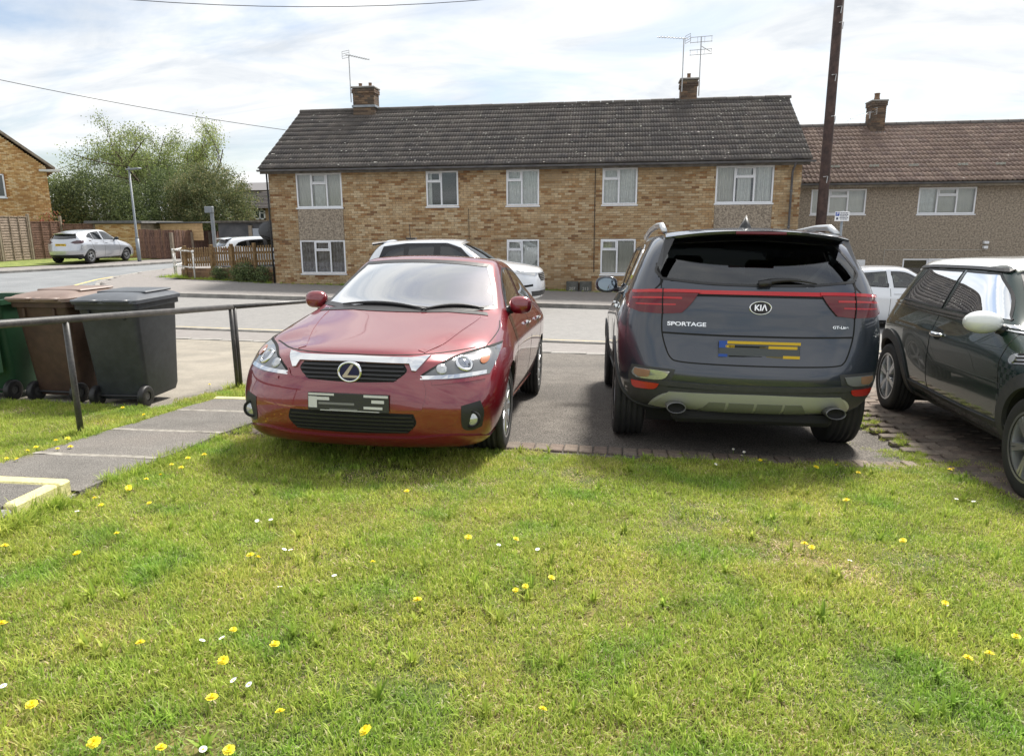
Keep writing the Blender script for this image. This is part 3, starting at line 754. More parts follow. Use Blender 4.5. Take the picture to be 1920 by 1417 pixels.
mb = MB(); mb.bbox(11.95, 12.76, RHY + .01, RHY + .05, -1.4, .32, .004); mb.build('door_leaf', m_upvc, dr)
mb = MB(); mb.bbox(12.1, 12.62, RHY - .002, RHY + .012, -.5, .16, .003); mb.build('pane', mat('dark_obscure_glass', (0.06, 0.05, 0.045), rough=0.15), dr)
mb = MB(); mb.bbox(7.6, 8.9, RHY - .01, RHY + .05, -1.4, .36, .006); mb.build('door', m_upvc, rh)
mb = MB(); mb.bbox(13.6, 15.6, RHY - .01, RHY + .05, -1.4, .36, .006); mb.build('door', m_upvc, rh)
brick_face(rh, (12.86, RHY - .02, .20), (1, 0, 0), (0, -1, 0), .74, .22, [], PAL_BUFF, PAL_WT)
RRY, RRZ = 30.6, 5.32; REY, REZ = 26.62, 3.0
core = MB(); core.add([(RX0 - .1, REY, REZ), (RX1, REY, REZ), (RX1, RRY, RRZ), (RX0 - .1, RRY, RRZ), (RX0 - .1, 34.4, REZ), (RX1, 34.4, REZ), (RX0 - .1, REY, REZ - .05), (RX1, REY, REZ - .05)], [(0, 1, 2, 3), (3, 2, 5, 4), (6, 7, 1, 0), (0, 3, 4), (1, 5, 2)])
PAL_TB = [lin(*c) for c in ((128, 110, 100), (121, 103, 93), (135, 117, 106), (115, 98, 90), (124, 106, 95))]
roof2 = empty('roof'); core.build('roof_deck', m_fascia, roof2, world=False)
s2, l2, nr2 = tiled_slope(roof2, RX0 - .12, RX1 + .1, REY - .05, REZ, RRY, RRZ, 14, .31, 2, .030, PAL_TB, m_tile_b)
mb = MB(); x = RX0 - .12
while x < RX1: mb.lathe([(.125, 0), (.125, .42), (.117, .425)], 10, Matrix.Translation((x, RRY, RRZ - .02)), a0=0, a1=PI); x += .44
o = mb.build('ridge_tiles', mat('dark_ridge', lin(88, 84, 82), lin(110, 104, 100), scale=4, rough=.85), roof2, world=False); o['kind'] = 'stuff'
mb = MB()
for x in (7.7, 9.0, 10.3, 11.9, 13.1, 14.1):    # vent tiles with pale marks
    mb = MB()
    t = .235; p = Vector((x, REY - .05 + (RRY - REY + .05) * t, REZ + (RRZ - REZ) * t)) + nr2 * .07
    for dxx in (-.1, .02, .12): mb.box(p.x + dxx, p.x + dxx + .07, p.y - .06, p.y + .05, p.z - .04, p.z + .035)
    mb.build('vent_tile', m_lichen, roof2, world=False)
roof2.parent = rh; roof2.location = -rh.location
mb = MB(); mb.lathe([(.058, 0), (.058, RX1 - RX0 + .3)], 10, Matrix.Translation((RX0 - .1, 26.56, REZ - .03)), a0=PI, a1=2 * PI); mb.build('gutter', m_gut, rh, smooth=True)
mb = MB(); mb.box(RX0 - .1, RX1, 26.64, 26.66, REZ - .16, REZ - .06); mb.box(RX0 - .1, RX1, 26.66, 27.0, REZ - .09, REZ - .07); mb.build('fascia', mat('pale_soffit', lin(150, 142, 128), lin(110, 102, 92), scale=4, rough=.8), rh)
chimney(rh, 9.62, 10.14, 30.05, 30.7, 4.98, 6.12, [(9.86, 30.35, .28, .11)], (4.70, 5.02))
aerial('television_aerial', (9.55, 30.0, 5.5), .25, 'drop', 'low aerial pointing left from the chimney of the pebbledash house', rz=R(190))
mb = MB(); mb.tube([(14.7, 26.98, 2.7), (14.62, 26.98, 1.6), (14.55, 26.98, .3)], .012, 5); mb.build('cable', m_black, rh)
mb = MB(); mb.box(9.5, 12.85, 26.985, 26.996, .70, .712); mb.box(9.5, 9.51, 26.985, 26.996, .2, .70); mb.build('cable', m_white_p, rh)
sl = empty('security_light', (12.75, 26.95, .85)); tag(sl, 'small white security light on the pebbledash wall', 'light')
mb = MB(); mb.bbox(12.68, 12.82, 26.86, 26.998, .74, .84, .012); mb.build('sensor', m_upvc, sl)
mb = MB(); mb.bbox(12.67, 12.83, 26.84, 26.998, .90, 1.0, .02); mb.build('lamp', m_upvc, sl)

# ---- brick gable house at the far left, turned towards the junction
PAL_ORG = [lin(*c, .95) for c in ((216, 180, 128), (208, 170, 116), (222, 192, 146), (196, 154, 102), (184, 142, 94), (226, 202, 160))]
gh = empty('gable_house', (-32.5, 36.2, -.1)); tag(gh, 'orange brick gable end house behind fence panels at the far left', 'house')
GA = R(44); GU = Vector((math.cos(GA), math.sin(GA), 0)); GN = Vector((math.sin(GA), -math.cos(GA), 0))
gO = Vector((-30.55, 36.2, 0)) - GU * 8.2        # left bottom of the gable wall, right corner at -30.55
gw = MB(); W8 = 8.2; EV = 4.85; AP = 8.2
def gp(u_, z, dpt=0.0): q = gO + GU * u_ - GN * dpt; return (q.x, q.y, z)
wu0, wu1, wz0, wz1 = 5.1, 6.25, 3.25, 4.45
poly = [gp(0, -.3), gp(W8, -.3), gp(W8, EV), gp(W8 / 2, AP), gp(0, EV)]
gw.add(poly + [gp(0, -.3, 7), gp(W8, -.3, 7), gp(W8, EV, 7), gp(W8 / 2, AP, 7), gp(0, EV, 7)], [(0, 1, 2, 3, 4), (1, 6, 7, 2), (0, 4, 9, 5), (9, 8, 7, 6, 5), (2, 7, 8, 3), (3, 8, 9, 4)])
gw.build('wall', mat('orange_brick_wall', lin(176, 128, 74), lin(150, 108, 64), scale=3, rough=.95), gh)
bw = MB(); rot8 = Matrix((GU, -GN, Vector((0, 0, 1)))).transposed().to_4x4()
r = 0
while r * .075 < AP + .3:
    z = -.3 + r * .075; 
    lim = 0 if z < EV else (z - EV) / (AP - EV) * W8 / 2
    x = (0 if r % 2 else -.1125)
    while x < W8:
        a, b = max(x, lim), min(x + .225, W8 - lim); x += .225
        if b - a < .04 or a < 2.5: continue
        if z + .06 > wz0 and z + .015 < wz1 and b > wu0 and a < wu1: continue
        c = random.choice(PAL_ORG); q = gO + GU * ((a + b) / 2) + GN * (.012 + random.uniform(-.002, .003))
        bw.box(-(b - a) / 2 + .006, (b - a) / 2 - .006, 0, .02, .005, .07, col=c, mtx=Matrix.Translation((q.x, q.y, z)) @ rot8)
    r += 1
o = bw.build('brickwork', m_brick, gh, attr=True); o['kind'] = 'stuff'
gm = Matrix.Translation(gO + GN * .03) @ rot8
def gbox(u0, u1, d0, d1, z0, z1, name, m, par): mb = MB(); mb.bbox(u0, u1, d0, d1, z0, z1, .008, mtx=gm); return mb.build(name, m, par)
wmb = MB()
for (a, b, c, d) in ((wu0, wu1, wz0, wz0 + .07), (wu0, wu1, wz1 - .07, wz1), (wu0, wu0 + .07, wz0, wz1), (wu1 - .07, wu1, wz0, wz1), ((wu0 + wu1) / 2 - .04, (wu0 + wu1) / 2 + .04, wz0, wz1)): wmb.bbox(a, b, -.02, .04, c, d, .006, mtx=gm)
w_ = wmb.build('window', m_upvc, gh)
gbox(wu0 + .02, wu1 - .02, .008, .012, wz0 + .02, wz1 - .02, 'pane', glass('window_glass_far', (.5, .52, .5), 2.0), w_)
gbox(wu0 + .02, wu1 - .02, .020, .026, wz0 + .02, wz1 - .02, 'curtain', m_net, w_)
gbox(wu0 - .04, wu1 + .04, -.05, .02, wz0 - .06, wz0, 'sill', m_upvc, w_)
mb = MB()   # verge boards and roof
ap = Vector(gp(W8 / 2, AP + .16)); er = Vector(gp(W8 + .42, EV - .14)); el = Vector(gp(-.42, EV - .14))
for (p, q) in ((er, ap), (ap, el)):
    d = (q - p); 
    vs = [p + GN * .16, q + GN * .16, q - GN * 7.2, p - GN * 7.2]; vs += [v + Vector((0, 0, .16)) for v in vs]
    mb.add(vs, [(3, 2, 1, 0), (4, 5, 6, 7), (0, 1, 5, 4), (1, 2, 6, 5), (2, 3, 7, 6), (3, 0, 4, 7)])
mb.build('roof', mat('brown_roof_edge', lin(158, 146, 132), lin(128, 114, 102), scale=5, rough=.85), gh)
mb = MB(); mb.bbox(W8 - .35, W8 + .62, -.20, .35, EV - .22, EV - .10, .01, mtx=gm); mb.build('eaves_box', mat('pale_eaves', (.62, .62, .6), rough=.6), gh)

# ---- far houses glimpsed between trees and the brick house
fh = empty('distant_house', (-24, 52, 0)); tag(fh, 'distant brick house with dark tiled roof seen past the round bush', 'house')
mb = MB(); mb.box(-27.9, -19, 52, 58, -.4, 3.0); mb.build('wall', mat('distant_brick', lin(170, 146, 116), lin(150, 124, 96), scale=2, rough=.9), fh)
mb = MB()
for i in range(12):
    t0, t1 = i / 12, (i + 1) / 12
    y0, y1 = 51.6 + 3.4 * t0, 51.6 + 3.4 * t1; z0, z1 = 2.98 + 1.35 * t0, 2.98 + 1.35 * t1
    mb.add([(-28.2 + 0.5 * t0, y0, z0 + .05), (-18.8, y0, z0 + .05), (-18.8, y1 + .1, z1), (-28.2 + .5 * t1, y1 + .1, z1), (-28.2 + .5 * t0, y0, z0 - .02), (-18.8, y0, z0 - .02)], [(0, 1, 2, 3), (4, 5, 1, 0)])
mb.build('roof', mat('distant_roof', lin(92, 86, 84), lin(76, 72, 70), scale=3, rough=.85), fh)
mb = MB(); x0, x1, z0, z1 = -26.95, -26.05, 2.15, 2.90
for (a, b, c, d) in ((x0, x1, z0, z0 + .1), (x0, x1, z1 - .1, z1), (x0, x0 + .1, z0, z1), (x1 - .1, x1, z0, z1), (x0 + .42, x0 + .52, z0, z1)): mb.box(a, b, 51.93, 51.99, c, d)
mb.box(x0 + .52, x1, 51.93, 51.99, 2.60, 2.67); w_ = mb.build('window', m_upvc, fh)
mb = MB(); mb.box(x0 + .05, x1 - .05, 51.97, 51.98, z0 + .05, z1 - .05); mb.build('pane', mat('dark_window', (.04, .05, .06), rough=.08), w_)
fg = empty('grey_rendered_house', (-33, 66, 0)); tag(fg, 'grey gabled house top above the distant roof beside the bush', 'house')
mb = MB(); mb.box(-36.6, -30, 66, 72, -.4, 5.0); mb.build('wall', mat('grey_render', lin(128, 126, 126), rough=.9), fg)
mb = MB(); mb.add([(-37, 65.6, 5.0), (-29.6, 65.6, 5.0), (-30.6, 69, 5.9), (-36, 69, 5.9), (-37, 72.4, 5.0), (-29.6, 72.4, 5.0)], [(0, 1, 2, 3), (3, 2, 5, 4), (0, 3, 4), (1, 5, 2)]); mb.build('roof', mat('grey_slate', lin(110, 108, 110), rough=.8), fg)
# ------------------------------------------------------------------ fences, walls, street furniture
m_wood_b = mat('brown_fence_wood', lin(128, 98, 82), lin(102, 76, 63), scale=5, rough=.85, bump=.4, bscale=30, fine=(14, .25))
m_wood_g = mat('weathered_fence_wood', lin(158, 141, 126), lin(130, 114, 101), scale=5, rough=.85, bump=.4, bscale=30, fine=(14, .2))
m_wood_d = mat('dark_brown_fence', lin(116, 90, 78), lin(88, 66, 58), scale=6, rough=.85, bump=.4, bscale=24, fine=(10, .3))
m_wood_p = mat('picket_wood', lin(142, 116, 78), lin(104, 82, 56), scale=6, rough=.85, bump=.4, bscale=30, fine=(16, .3))
m_post = mat('concrete_post', lin(150, 138, 122), lin(126, 114, 100), scale=6, rough=.9)
m_grey_pole = mat('grey_painted_steel', lin(118, 126, 134), lin(136, 142, 148), scale=4, rough=.5)
m_flake = mat('flaking_white_paint', (.72, .73, .72), (.80, .80, .78), scale=12, rough=.6, c3=(.33, .28, .22), s3=9)
m_creo = mat('creosoted_pole', lin(74, 56, 50), lin(56, 42, 40), scale=3, rough=.75, bump=.5, bscale=20, fine=(9, .3))

def lap_panel(p, q, z0, z1, m, label):
    """overlapped horizontal boards with three upright battens"""
    p, q = Vector(p), Vector(q); d = (q - p).normalized(); L = (q - p).length; nrm = Vector((d.y, -d.x))
    root = empty('lap_fence', (p.x, p.y, z0)); tag(root, label, 'fence', 'lap fence panels beside the silver car')
    ang = math.atan2(d.y, d.x); mt = Matrix.Translation((p.x, p.y, 0)) @ Matrix.Rotation(ang, 4, 'Z')
    n = round((z1 - z0 - .05) / .125); me = None
    for i in range(n):
        mb = MB(); a = z0 + (z1 - z0 - .04) * i / n; b = a + (z1 - z0) / n + .025
        w = [random.uniform(-.012, .012) for _ in range(6)]
        vs = []
        for k in range(6):
            x = .03 + (L - .06) * k / 5
            vs += [(x, -.048, a + w[k] * .8), (x, -.014, b + w[k] * .8), (x, 0.0, b + w[k] * .8), (x, -.030, a + w[k] * .8)]
        fs = []
        for k in range(5):
            o = k * 4; fs += [(o, o + 4, o + 5, o + 1), (o + 1, o + 5, o + 6, o + 2), (o + 3, o + 7, o + 4, o), (o + 2, o + 6, o + 7, o + 3)]
        mb.add([mt @ Vector(v) for v in vs], fs); mb.build('slat', m, root)
    for x in (.05, L * .36, L * .66, L - .08):
        mb = MB(); mb.bbox(x - .02, x + .02, -.080, -.050, z0 - .03, z1 + .01, .005, mtx=mt); mb.build('batten', m, root)
    mb = MB(); mb.bbox(.01, L - .01, -.06, .02, z1 - .03, z1 + .015, .006, mtx=mt); mb.build('top_rail', m, root)
    mb = MB(); mb.bbox(.01, L - .01, -.02, .03, z0 - .28, z0 - .02, .006, mtx=mt); mb.build('gravel_board', m_post, root)
    return root
def post(name, x, y, z1, w, m, label, cat, group=None):
    mb = MB(); mb.bbox(x - w / 2, x + w / 2, y - w / 2, y + w / 2, gz(x, y) - .3, z1, .012); o = mb.build(name, m)
    return tag(o, label, cat, group)
F0 = [(-29.35, 29.2), (-29.35, 31.15), (-29.42, 33.1), (-29.2, 35.0), (-28.3, 36.35)]
lap_panel(F0[0], F0[1], .12, 2.12, m_wood_g, 'weathered grey lap fence panel at the left edge, nearest of the three')
lap_panel((F0[1][0], F0[1][1] + .1), F0[2], .12, 2.22, m_wood_g, 'weathered grey lap fence panel next to the tall concrete post')
lap_panel((F0[2][0], F0[2][1] + .1), F0[3], .10, 1.98, m_wood_b, 'brown lap fence panel directly behind the silver car')
lap_panel((F0[3][0] + .06, F0[3][1] + .08), F0[4], .10, 1.84, m_wood_b, 'short brown lap fence panel beside the brick garage')
for i, (x, y) in enumerate(F0[1:]):
    post('fence_post', x + .02, y + .05, (2.3, 2.36, 2.26, 2.0)[i], .12, m_post, ('concrete fence post at the left edge of the view', 'concrete fence post between grey and brown panels', 'concrete fence post between the two brown panels', 'concrete fence post against the brick garage')[i], 'fence post', 'fence posts by the silver car')

# brick garage
gar = empty('brick_garage', (-27, 36.4, -.1)); tag(gar, 'low buff brick garage with flat felt roof behind the silver car', 'garage')
gu = (Vector((-25.75, 36.75, 0)) - Vector((-28.25, 36.4, 0))); gl = gu.length; gu.normalize(); gn = Vector((gu.y, -gu.x, 0)); ga = math.atan2(gu.y, gu.x)
gmt = Matrix.Translation((-28.25, 36.4, 0)) @ Matrix.Rotation(ga, 4, 'Z')
mb = MB(); mb.box(0, gl, .012, 4.8, -.4, 1.86, mtx=gmt); mb.build('wall', m_mortar, gar)
brick_face(gar, (-28.25, 36.4, -.34), gu, gn, gl, 2.18, [], PAL_ORG, [3, 3, 3, 2, 2, 3])
mb = MB(); mb.bbox(-.5, gl + .15, -.15, 4.95, 1.865, 1.99, .01, mtx=gmt); mb.build('roof', mat('felt_roof', lin(104, 104, 106), lin(128, 126, 124), scale=3, rough=.9), gar)
mb = MB(); mb.bbox(-.45, gl + .12, -.19, -.151, 1.88, 2.01, .008, mtx=gmt); mb.build('fascia', m_gut, gar)
# timber shed end with horizontal boards beyond the garage
sh = empty('timber_shed', (-24.6, 38.5, 0)); tag(sh, 'pale timber boarded shed top right of the garage', 'shed')
for i in range(6):
    mb = MB(); z = .9 + i * .16; mb.bbox(-25.7, -23.1, 38.40 - .01 * (i % 2), 38.45, z, z + .155, .008); mb.build('board', mat('pale_shed_board', lin(206, 176, 132), lin(184, 152, 110), scale=5, rough=.8), sh)
mb = MB(); mb.bbox(-25.8, -23.0, 38.25, 41, 1.87, 1.93, .01); mb.build('roof', m_gut, sh)

# dark close-boarded fence
cbf = empty('close_boarded_fence', (-24, 37, -.1)); tag(cbf, 'dark brown close boarded fence along the side street', 'fence')
pts = [(-25.1, 35.6), (-23.9, 36.9), (-23.45, 41.0), (-22.9, 45.5)]
bd = None
for (a, b) in zip(pts[:-1], pts[1:]):
    a, b = Vector(a), Vector(b); L = (b - a).length; n = round(L / .125); ang = math.atan2((b - a).y, (b - a).x)
    for i in range(n):
        p = a.lerp(b, (i + .5) / n)
        if bd is None:
            bank = []
            for q in range(4):
                mbq = MB(); mbq.bbox(-.066, .066, -.012, .012, 0, 1.62 + .015 * q, .004); me = mbq.mesh('board'); me.materials.append(m_wood_d if q % 2 else m_wood_b); bank.append(me)
            bd = True
        o = link('board', random.choice(bank), cbf, world=False); 
        t = ((p - Vector(pts[0])).length) / 11.0
        o.location = Vector((p.x, p.y, -.10 - .28 * t)) - cbf.location; o.rotation_euler = (random.uniform(-.01, .01), random.uniform(-.012, .012), ang + .12)
for (x, y) in ((-24.0, 36.72), (-23.8, 38.3), (-23.62, 39.8), (-23.45, 41.2)):
    mb = MB(); mb.bbox(x - .05, x + .11, y - .08, y + .08, -.5, 1.36, .01); mb.build('post', m_post, cbf)

# street lamp
lp = empty('street_lamp', (-24.1, 34.0, -.1)); tag(lp, 'slim grey street lamp with flat head standing by the garage', 'street lamp')
bx, by, bz = -24.1, 34.0, gz(-24.1, 34)
mb = MB(); mb.tube([(bx, by, bz), (bx, by, bz + 1.25)], .095, 12); mb.tube([(bx, by, bz + 1.25), (bx, by, bz + 1.32), (bx, by, 4.5)], [.09, .062, .045], 12); mb.build('pole', m_grey_pole, lp, smooth=True)
mb = MB(); mb.bbox(bx - .12, bx + .62, by - .13, by + .13, 4.46, 4.53, .025, mtx=Matrix.Translation((bx, by, 4.5)) @ Matrix.Rotation(R(-4), 4, 'Y') @ Matrix.Translation((-bx, -by, -4.5))); mb.build('lamp_head', m_grey_pole, lp)
mb = MB(); mb.tube([(bx, by, 4.5), (bx, by, 4.62)], .04, 8); mb.build('photocell', m_grey_pole, lp)

# low wall with picket fence and guard rail at the corner
WA, WB = Vector((-16.35, 25.45)), Vector((-11.95, 24.1))
wd = (WB - WA).normalized(); wl = (WB - WA).length; wn = Vector((wd.y, -wd.x, 0)); wang = math.atan2(wd.y, wd.x)
lw = empty('low_brick_wall', (WA.x, WA.y, -.4)); tag(lw, 'low brown brick wall under the picket fence beside the house', 'wall')
PAL_LOW = [lin(*c) for c in ((132, 104, 80), (118, 92, 70), (146, 118, 92), (108, 84, 66), (140, 108, 78))]
wmt = Matrix.Translation((WA.x, WA.y, 0)) @ Matrix.Rotation(wang, 4, 'Z')
zl = lambda t: .12 + .16 * t
mb = MB(); mb.add([wmt @ Vector(v) for v in ((0, .012, -.6), (wl, .012, -.6), (wl, .012, zl(1) - .02), (0, .012, zl(0) - .02), (0, .22, -.6), (wl, .22, -.6), (wl, .22, zl(1) - .02), (0, .22, zl(0) - .02))], [(0, 1, 2, 3), (7, 6, 5, 4), (3, 2, 6, 7), (0, 3, 7, 4), (1, 5, 6, 2)]); mb.build('wall_core', m_mortar, lw)
for r in range(12):
    z = -.62 + r * .075
    segs = [t for t in [0] ]
    x0 = 0
    if z + .075 > zl(0): x0 = max(0, (z + .075 - zl(0)) / .16 * wl)
    if x0 < wl - .2: brick_face(lw, Vector((WA.x, WA.y, z)) + Vector((wd.x, wd.y, 0)) * x0, (wd.x, wd.y, 0), wn, wl - x0, .0751, [], PAL_LOW, [1] * 5, 60)
pf = empty('picket_fence', (WA.x, WA.y, -.1)); tag(pf, 'brown wooden picket fence on top of the low brick wall', 'fence')
picket = MB(); picket.add([Vector(v) for v in ((-.036, -.01, 0), (.036, -.01, 0), (.036, -.01, .86), (0, -.01, .91), (-.036, -.01, .86), (-.036, .01, 0), (.036, .01, 0), (.036, .01, .86), (0, .01, .91), (-.036, .01, .86))], [(0, 1, 2, 3, 4), (9, 8, 7, 6, 5), (0, 4, 9, 5), (4, 3, 8, 9), (3, 2, 7, 8), (2, 1, 6, 7), (1, 0, 5, 6)])
pme = picket.mesh('picket'); pme.materials.append(m_wood_p)
n = 38
for i in range(n):
    t = (i + .5) / n; p = WA.lerp(WB, t) 
    o = link('picket', pme, pf, world=False); o.location = Vector((p.x, p.y, zl(t) + .05)) + Vector((-wd.y, wd.x, 0)) * .06 - pf.location; o.rotation_euler = (0, random.uniform(-.02, .02), wang); o.scale = (1, 1, .78 + random.uniform(-.01, .01))
for zz in (.16, .50):
    mb = MB(); mb.add([wmt @ Vector(v) for v in ((0, .075, zl(0) + zz), (wl, .075, zl(1) + zz * .9), (wl, .075, zl(1) + zz * .9 + .08), (0, .075, zl(0) + zz + .08), (0, .12, zl(0) + zz), (wl, .12, zl(1) + zz * .9), (wl, .12, zl(1) + zz * .9 + .08), (0, .12, zl(0) + zz + .08))], [(0, 1, 2, 3), (7, 6, 5, 4), (3, 2, 6, 7), (0, 4, 5, 1), (0, 3, 7, 4), (1, 5, 6, 2)]); mb.build('rail', m_wood_p, pf)
for t in (.06, .36, .58, .82):
    p = WA.lerp(WB, t); mb = MB(); mb.bbox(-.055, .055, -.04, .07, zl(t) - .25, zl(t) + .84, .012, mtx=Matrix.Translation((p.x, p.y, 0)) @ Matrix.Rotation(wang, 4, 'Z')); mb.build('post', m_wood_p, pf)
def tube_frame(name, a, b, label):
    a, b = Vector(a), Vector(b); r = .028
    root = empty(name, (a.x, a.y, gz(a.x, a.y))); tag(root, label, 'guard rail', 'white tubular guard rails at the corner')
    za, zb = gz(a.x, a.y) + .05, gz(b.x, b.y) + .05; H = 1.05
    mb = MB(); mb.tube([(a.x, a.y, za), (a.x, a.y, za + H)], r, 10); mb.build('post', m_flake, root, smooth=True)
    mb = MB(); mb.tube([(b.x, b.y, zb), (b.x, b.y, zb + H)], r, 10); mb.build('post', m_flake, root, smooth=True)
    for h in (.45, H):
        mb = MB(); mb.tube([(a.x, a.y, za + h), (b.x, b.y, zb + h)], r * .95, 10); mb.build('rail', m_flake, root, smooth=True)
    for (p, z) in ((a, za), (b, zb)):
        for h in (.45, H):
            mb = MB(); mb.tube([(p.x, p.y, z + h - .06), (p.x, p.y, z + h + .045)], r * 1.45, 10); mb.build('clamp', m_flake, root, smooth=True)
    return root
tube_frame('guard_rail', (-16.75, 25.75), (-15.5, 24.95), 'white tubular guard rail facing the road in front of the picket fence')
tube_frame('guard_rail', (-16.95, 25.95), (-17.4, 27.2), 'white tubular guard rail running back along the side street')
sp = empty('sign_post', (-15.2, 26.0, -.3)); tag(sp, 'grey square post with small box on top behind the picket fence', 'post')
mb = MB(); mb.bbox(-15.25, -15.14, 25.95, 26.06, -.4, 2.38, .01); mb.build('post', m_grey_pole, sp)
mb = MB(); mb.bbox(-15.44, -15.12, 25.90, 26.06, 2.18, 2.42, .02); mb.build('box', m_grey_pole, sp)

# utility pole, parking sign
up_ = empty('utility_pole', (6.05, 22.4, -.75)); tag(up_, 'tall dark brown wooden utility pole behind the grey car', 'utility pole')
mb = MB(); mb.tube([(6.05, 22.4, -.9), (6.05, 22.4, 3), (6.05, 22.4, 9.6)], [.155, .142, .12], 20); mb.build('pole', m_creo, up_, smooth=True)
for i, z in enumerate((2.95, 4.6, 5.7, 7.05, 7.45, 8.2)):
    mb = MB(); s = .05 if i % 2 else -.03
    mb.tube([(6.05 + s - .05, 22.4 - .15, z), (6.05 + s + .07, 22.4 - .155, z + .015), (6.05 + s + .05, 22.4 - .16, z - .17)], .013, 5); mb.build('step_bolt', m_metal, up_)
ps = empty('parking_sign', (6.32, 21.3, -.75)); tag(ps, 'small white parking sign with blue P on a grey post', 'sign')
mb = MB(); mb.tube([(6.32, 21.35, -.8), (6.32, 21.35, 1.98)], .035, 8); mb.build('post', m_grey_pole, ps, smooth=True)
mb = MB(); mb.bbox(6.11, 6.49, 21.300, 21.312, 1.70, 1.96, .004); mb.build('plate', mat('white_sign', (.82, .83, .85), rough=.4), ps)
mb = MB(); mb.box(6.125, 6.225, 21.2955, 21.2995, 1.84, 1.945); mb.build('blue_panel', mat('sign_blue', lin(30, 70, 160), rough=.4), ps)
text_mesh('letter', 'P', .11, Matrix.Translation((6.175, 21.294, 1.893)) @ Matrix.Rotation(PI / 2, 4, 'X'), mat('white_sign', (.82, .83, .85), rough=.4), ps)
mb = MB()
for k, (a, b) in enumerate(((6.25, 6.46), (6.24, 6.47), (6.25, 6.45), (6.24, 6.47), (6.26, 6.44))):
    z = 1.92 - k * .042; x = a
    while x < b: L = random.uniform(.02, .05); mb.box(x, min(b, x + L), 21.2965, 21.2995, z - .012, z + .010); x += L + .012
mb.box(6.15, 6.2, 21.2965, 21.2995, 1.74, 1.80)
o = mb.build('small_print', mat('sign_ink', lin(40, 50, 80), rough=.5), ps); o['kind'] = 'stuff'

# overhead wires
def wire(name, a, b, sag, r, label):
    a, b = Vector(a), Vector(b); pts = [a.lerp(b, t / 24) - Vector((0, 0, sag * 4 * (t / 24) * (1 - t / 24))) for t in range(25)]
    mb = MB(); mb.tube(pts, r, 5); return tag(mb.build(name, m_black), label, 'wire', 'overhead wires')
wire('overhead_wire', (-11.93, 25.9, 5.10), (-24.0, 17.6, 7.35), .25, .010, 'overhead wire running from the house roof to the left')
wire('overhead_wire', (-15.1, 13.85, 6.84), (6.05, 22.4, 9.4), 1.25, .008, 'overhead wire sagging across the top of the view')
wire('overhead_wire', (6.05, 22.4, 9.45), (16.0, 17.0, 7.6), .2, .008, 'overhead wire leaving the utility pole to the right')

# satellite dish on the side of the brick house, grey garage behind
dh = empty('satellite_dish', (-12.1, 24.7, 1.5)); tag(dh, 'dark grey satellite dish on the end wall of the brick house', 'satellite dish')
mb = MB(); mt = Matrix.Translation((-12.35, 24.75, 1.5)) @ Matrix.Rotation(R(20), 4, 'Z') @ Matrix.Rotation(PI / 2, 4, 'Z').inverted()
mb.lathe([(.0, .09), (.12, .08), (.24, .045), (.33, 0), (.335, .005), (.24, .055), (0, .10)], 20, mt); mb.build('dish', mat('dark_grey_dish', lin(78, 80, 84), rough=.6), dh, smooth=True)
mb = MB(); mb.tube([(-12.3, 24.75, 1.5), (-12.0, 24.8, 1.35), (-11.85, 24.8, 1.3)], .02, 6); mb.tube([(-12.3, 24.75, 1.25), (-12.4, 24.3, 1.35)], .014, 6); mb.build('arm', m_black, dh)
gg = empty('grey_lock_up', (-19.4, 38.6, -.3)); tag(gg, 'pale grey garage door with dark wall behind the white estate', 'garage')
mb = MB(); mb.box(-22.3, -17.6, 38.7, 43, -.4, 1.85); mb.build('wall', mat('dark_render', lin(78, 80, 84), lin(98, 98, 100), scale=2, rough=.9), gg)
mb = MB(); mb.bbox(-20.2, -18.0, 38.6, 38.695, -.3, 1.55, .01); mb.build('door', mat('pale_grey_door', lin(150, 156, 166), lin(164, 170, 178), scale=2, rough=.5), gg)
mb = MB(); mb.bbox(-20.42, -20.21, 38.55, 38.699, -.35, 1.72, .01); mb.build('pier', m_post, gg)
mb = MB(); mb.bbox(-22.5, -17.4, 38.45, 43.1, 1.86, 1.98, .01); mb.build('roof', m_fascia, gg)

# ------------------------------------------------------------------ handrail and bins by the path
m_rail = mat('dark_painted_rail', lin(52, 52, 52), lin(78, 76, 74), scale=10, rough=.42, fine=(60, .2))
m_railtop = m_rail
hx = -3.94
rl = empty('handrail', (hx, 4.65, gz(hx, 4.65))); tag(rl, 'dark steel handrail on posts running beside the path to the bins', 'handrail')
tp = lambda y: gz(hx, y) + .875
mb = MB(); mb.tube([(hx, 2.0, tp(2.0)), (hx, 3.0, tp(3.0)), (hx, 4.6, tp(4.6)), (hx, 6.95, tp(6.95))], .028, 14); mb.build('rail', m_rail, rl, smooth=True)
for y in (2.2, 4.65, 6.93):
    mb = MB(); mb.tube([(hx, y, gz(hx, y) - .1), (hx, y, tp(y) - .01)], .022, 12); mb.build('post', m_rail, rl, smooth=True)
rl2 = empty('handrail', (hx, 7.0, gz(hx, 7))); tag(rl2, 'dark steel handrail further down, ending behind the red car', 'handrail')
mb = MB(); mb.tube([(hx, 6.98, tp(6.98)), (hx, 9.2, tp(9.2)), (hx, 11.3, tp(11.3))], .024, 14); mb.build('rail', m_rail, rl2, smooth=True)
for y in (7.0, 9.2, 11.2):
    mb = MB(); mb.tube([(hx, y, gz(hx, y) - .1), (hx, y, tp(y) - .01)], .022, 12); mb.build('post', m_rail, rl2, smooth=True)

